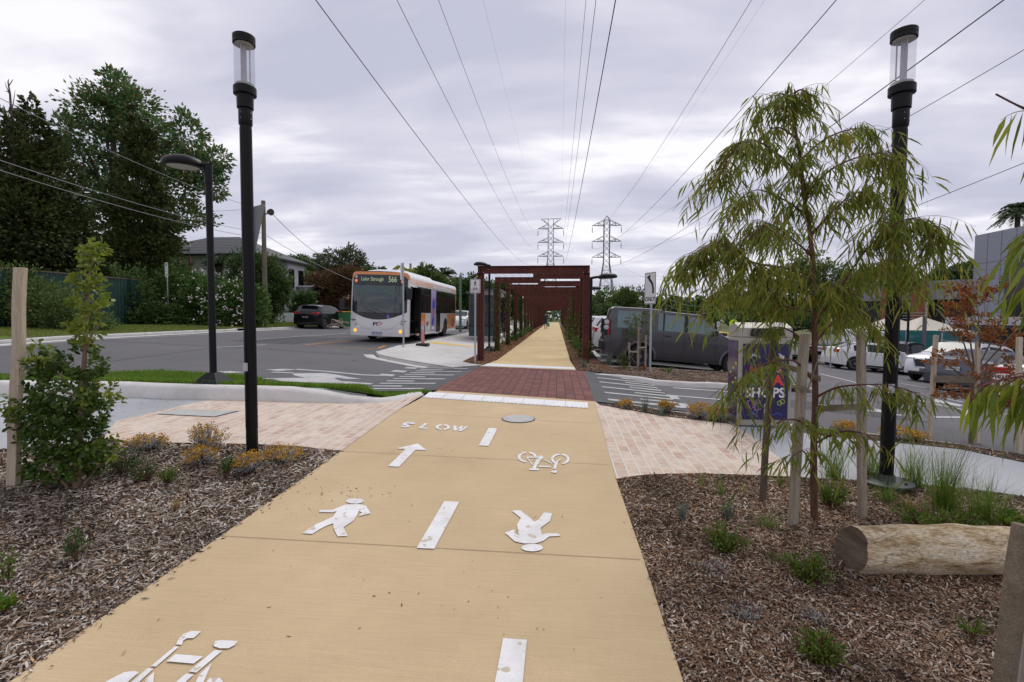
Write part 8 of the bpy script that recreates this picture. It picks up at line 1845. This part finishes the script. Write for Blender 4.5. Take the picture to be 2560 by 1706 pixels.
def chips(name, poly, dens, m, label, seed, size=(.010, .055), near=2.6, off=-.02, thick=.030, wid=(.004, .013), vis=True):
    r = np.random.default_rng(seed); X, Y, Z = scatter(poly, dens, seed=seed, near=near, vis=vis); n = len(X); d = X * Fv.x + Y * Fv.y; sc = np.maximum(1, d / near) ** .65
    L_ = (size[0] + (size[1] - size[0]) * r.random(n) ** 2.4) * sc; W_ = r.uniform(wid[0], wid[1], n) * sc; a = r.normal(.35, 1.0, n) if 0 else r.uniform(0, np.pi, n); tl = r.normal(0, .28, n); rl = r.normal(0, .35, n); z = Z + off + thick * r.random(n) ** 1.2
    u = np.stack([np.cos(a) * np.cos(tl), np.sin(a) * np.cos(tl), np.sin(tl)], 1); s_ = np.stack([-np.sin(a) * np.cos(rl), np.cos(a) * np.cos(rl), np.sin(rl)], 1); c = np.stack([X, Y, z], 1); nn = np.cross(u, s_)
    L2 = L_[:, None] / 2; W2 = W_[:, None] / 2; bend = (L_ * r.uniform(.0, .12, n))[:, None]
    t_ = r.uniform(.35, 1, (n, 1))
    V = np.stack([c - u * L2 - s_ * W2 * t_ - nn * bend, c - u * L2 + s_ * W2 * t_ - nn * bend, c + s_ * W2, c + u * L2 + s_ * W2 * .5 - nn * bend, c + u * L2 - s_ * W2 * .5 - nn * bend, c - s_ * W2], 1).reshape(-1, 3); i = np.arange(n)[:, None] * 6
    o = npmesh(name, V, [i + np.array([[0, 5, 2, 1]]), i + np.array([[5, 4, 3, 2]])], m); return tag(o, label, 'mulch', kind='stuff')
cols = [(0, (.06, .03, .018)), (.25, (.155, .082, .048)), (.48, (.24, .14, .085)), (.68, (.33, .23, .155)), (.86, (.45, .37, .29)), (.96, (.60, .54, .46)), (1, (.42, .24, .10))]
M_chip = mat('bark_chips', (.1, .1, .1), .9, island=cols, spec=.2)
colsg = [(0, (.05, .028, .018)), (.22, (.13, .075, .045)), (.42, (.22, .15, .10)), (.62, (.32, .265, .21)), (.82, (.45, .41, .36)), (.95, (.62, .59, .54)), (1, (.45, .27, .10))]
M_chipg = mat('greyed_chips', (.1, .1, .1), .9, island=colsg, spec=.2)
colsr = [(0, (.10, .035, .015)), (.4, (.24, .09, .04)), (.7, (.34, .16, .07)), (1, (.45, .30, .17))]
M_chipr = mat('fresh_bark_chips', (.1, .1, .1), .9, island=colsr, spec=.2)
chips('mulch_chips', BEDL, 11000, M_chipg, 'greyed bark chip mulch in the bed left of the path', 1, near=2.9, size=(.007, .075), wid=(.0025, .013))
chips('mulch_chips', BEDR, 15000, M_chip, 'brown bark chip mulch in the bed right of the path', 2, near=2.7, size=(.006, .052), wid=(.0025, .0105))
chips('mulch_chips', BEDR2, 5000, M_chip, 'bark chips in the narrow kerb bed between cobbles and road', 3, near=4)
chips('mulch_chips', BEDR3, 3500, M_chip, 'dark bark chips on the strip beyond the grey footpath', 4, near=4, vis=True)
chips('mulch_chips', BEDP1, 2200, M_chipr, 'fresh red brown bark chips left of the pergola path', 5, near=14, size=(.02, .08), off=.005)
chips('mulch_chips', BEDP2, 1100, M_chipr, 'bark chips right of the pergola path', 6, near=14, size=(.02, .08), off=.0)
chips('mulch_chips', BEDF, 1500, M_chip, 'bark chips in the bed in front of the four-wheel drive', 7, near=12, size=(.02, .07), off=.0)
# stray chips spilled on the path
spill = gs([(1201, 915), (1330, 918), (1345, 870), (1345, 845), (1300, 845)]); 
def stray(pts, m, seed, label, n, spread):
    r = np.random.default_rng(seed); P = []
    for (x, y) in pts:
        for k in range(n): q = g(x + r.normal() * spread, y + r.normal() * spread * .35); P.append((q.x, q.y, G(q.x, q.y) + .006))
    P = np.array(P); a = r.uniform(0, 3.14, len(P)); o = leaves('leaf_litter', P, np.stack([np.cos(a), np.sin(a), .05 * r.normal(size=len(P))], 1), r.uniform(.01, .035, len(P)), r.uniform(.004, .009, len(P)), m); tag(o, label, 'leaf litter', kind='stuff')
def patchy(m, lo=.55, hi=1.15, sc=1.7):
    nt, N, L = nodes(m); b_ = bsdf(m); src = b_.inputs['Base Color'].links[0].from_socket; tc = N.new('ShaderNodeTexCoord'); no = N.new('ShaderNodeTexNoise'); no.inputs['Scale'].default_value = sc; no.inputs['Detail'].default_value = 5
    L.new(tc.outputs['Object'], no.inputs['Vector']); mr = N.new('ShaderNodeMapRange'); mr.inputs[1].default_value = .35; mr.inputs[2].default_value = .62; mr.inputs[3].default_value = lo; mr.inputs[4].default_value = hi; L.new(no.outputs[0], mr.inputs[0])
    mu = N.new('ShaderNodeMix'); mu.data_type = 'RGBA'; mu.blend_type = 'MULTIPLY'; mu.inputs[0].default_value = 1; L.new(src, mu.inputs[6]); L.new(mr.outputs[0], mu.inputs[7]); L.new(mu.outputs[2], b_.inputs['Base Color'])
patchy(M_chip); patchy(M_chipg, .6, 1.15)
M_lit = mat('brown_litter', (.10, .05, .025), .9, noise=.3)
stray([(800, 1225), (870, 1240), (760, 1260), (930, 1230)], M_lit, 1, 'small brown leaf bits scattered on the path above the walker symbol', 13, 55)
stray([(520, 1345), (700, 1300), (900, 1480), (820, 1570), (1150, 1500), (1250, 1440), (300, 1600), (1350, 1300), (650, 1200), (1100, 1250), (1300, 1100), (1000, 1150), (1400, 1600)], M_lit, 2, 'sparse leaf bits scattered over the near path', 4, 90)
stray([(470, 994), (350, 995), (560, 998)], M_lit, 6, 'brown leaf litter blown against the foot of the low white wall', 60, 45)
stray([(1240, 902), (1262, 890), (1285, 875), (1305, 862), (1322, 850)], M_chipr, 8, 'fresh bark chips spilled onto the left edge of the pergola path', 90, 11)
stray([(1270, 900), (1300, 880), (1330, 860), (1350, 845)], M_lit, 4, 'leaf bits strewn on the far path under the pergola', 40, 26)
P_ = [Vector(p).lerp(Vector(q), t) for p, q in zip(edgeL[:-1], edgeL[1:]) for t in np.linspace(0, 1, 50)]
r = np.random.default_rng(3); PP = np.array([(p.x + abs(r.normal(0, .035)) - .02, p.y, G(p.x, p.y) + .008) for p in P_ if p.y > 1]); a = r.uniform(0, 3.14, len(PP)); o = leaves('edge_chips', PP, np.stack([np.cos(a), np.sin(a), .1 * r.normal(size=len(PP))], 1), r.uniform(.015, .06, len(PP)), .012, M_chipg); tag(o, 'chips lying along the left edge of the path', 'mulch', kind='stuff')
# lawn grass
def grassblades(name, poly, dens, m, label, seed, h=(.03, .07), near=6, offf=None, wd=.006, lean=.5):
    r = np.random.default_rng(seed); X, Y, Z = scatter(poly, dens, seed=seed, near=near); n = len(X)
    if offf: Z = Z + np.array([offf(x, y) for x, y in zip(X, Y)])
    d = X * Fv.x + Y * Fv.y; sc = np.maximum(1, d / near) ** .6; H_ = r.uniform(h[0], h[1], n) * sc; a = r.uniform(0, 6.28, n); W_ = wd * sc; b = np.stack([X, Y, Z - .005], 1); s_ = np.stack([-np.sin(a), np.cos(a), 0 * a], 1) * W_[:, None] / 2; ln_ = r.uniform(0, lean, n)
    m1 = b + np.stack([np.cos(a) * H_ * ln_ * .3, np.sin(a) * H_ * ln_ * .3, H_ * .6], 1); t = b + np.stack([np.cos(a) * H_ * ln_, np.sin(a) * H_ * ln_, H_ * .95], 1)
    V = np.stack([b - s_, b + s_, m1 + s_ * .8, m1 - s_ * .8, t], 1).reshape(-1, 3); i = np.arange(n)[:, None] * 5; o = npmesh(name, V, [i + np.array([[0, 1, 2, 3]]), i + np.array([[3, 2, 4]])], m); return tag(o, label, 'grass', kind='stuff')
M_lawn = leafmat('lawn_blade', [(.08, .17, .018), (.15, .27, .025), (.24, .34, .05)], .45); M_verge = leafmat('verge_blade', [(.10, .16, .025), (.19, .25, .045), (.32, .30, .10)], .35)
grassblades('lawn_grass', LAWN, 5200, M_lawn, 'bright green grass on the lawn strip behind the low white wall', 1, offf=lawnz, near=8, h=(.05, .11), wd=.008)
grassblades('verge_grass', [(VX - .2, 14), (VX - .2, 60), (VX - 6, 60), (VX - 6, 14)], 420, M_verge, 'patchy grass on the verge across the street', 2, near=22, h=(.04, .09), wd=.02)
grassblades('kerb_grass', gs([(1806, 1046), (1850, 1046), (1852, 1054), (1815, 1053)]), 5000, M_lawn, 'green grass patch beside the litter bin', 3, near=6, h=(.02, .05))
grassblades('kerb_grass', gs([(2040, 1083), (2160, 1093), (2160, 1084), (2040, 1072)]), 3500, M_lawn, 'grass patch in the strip behind the weeping tree', 4, near=6, h=(.02, .05))
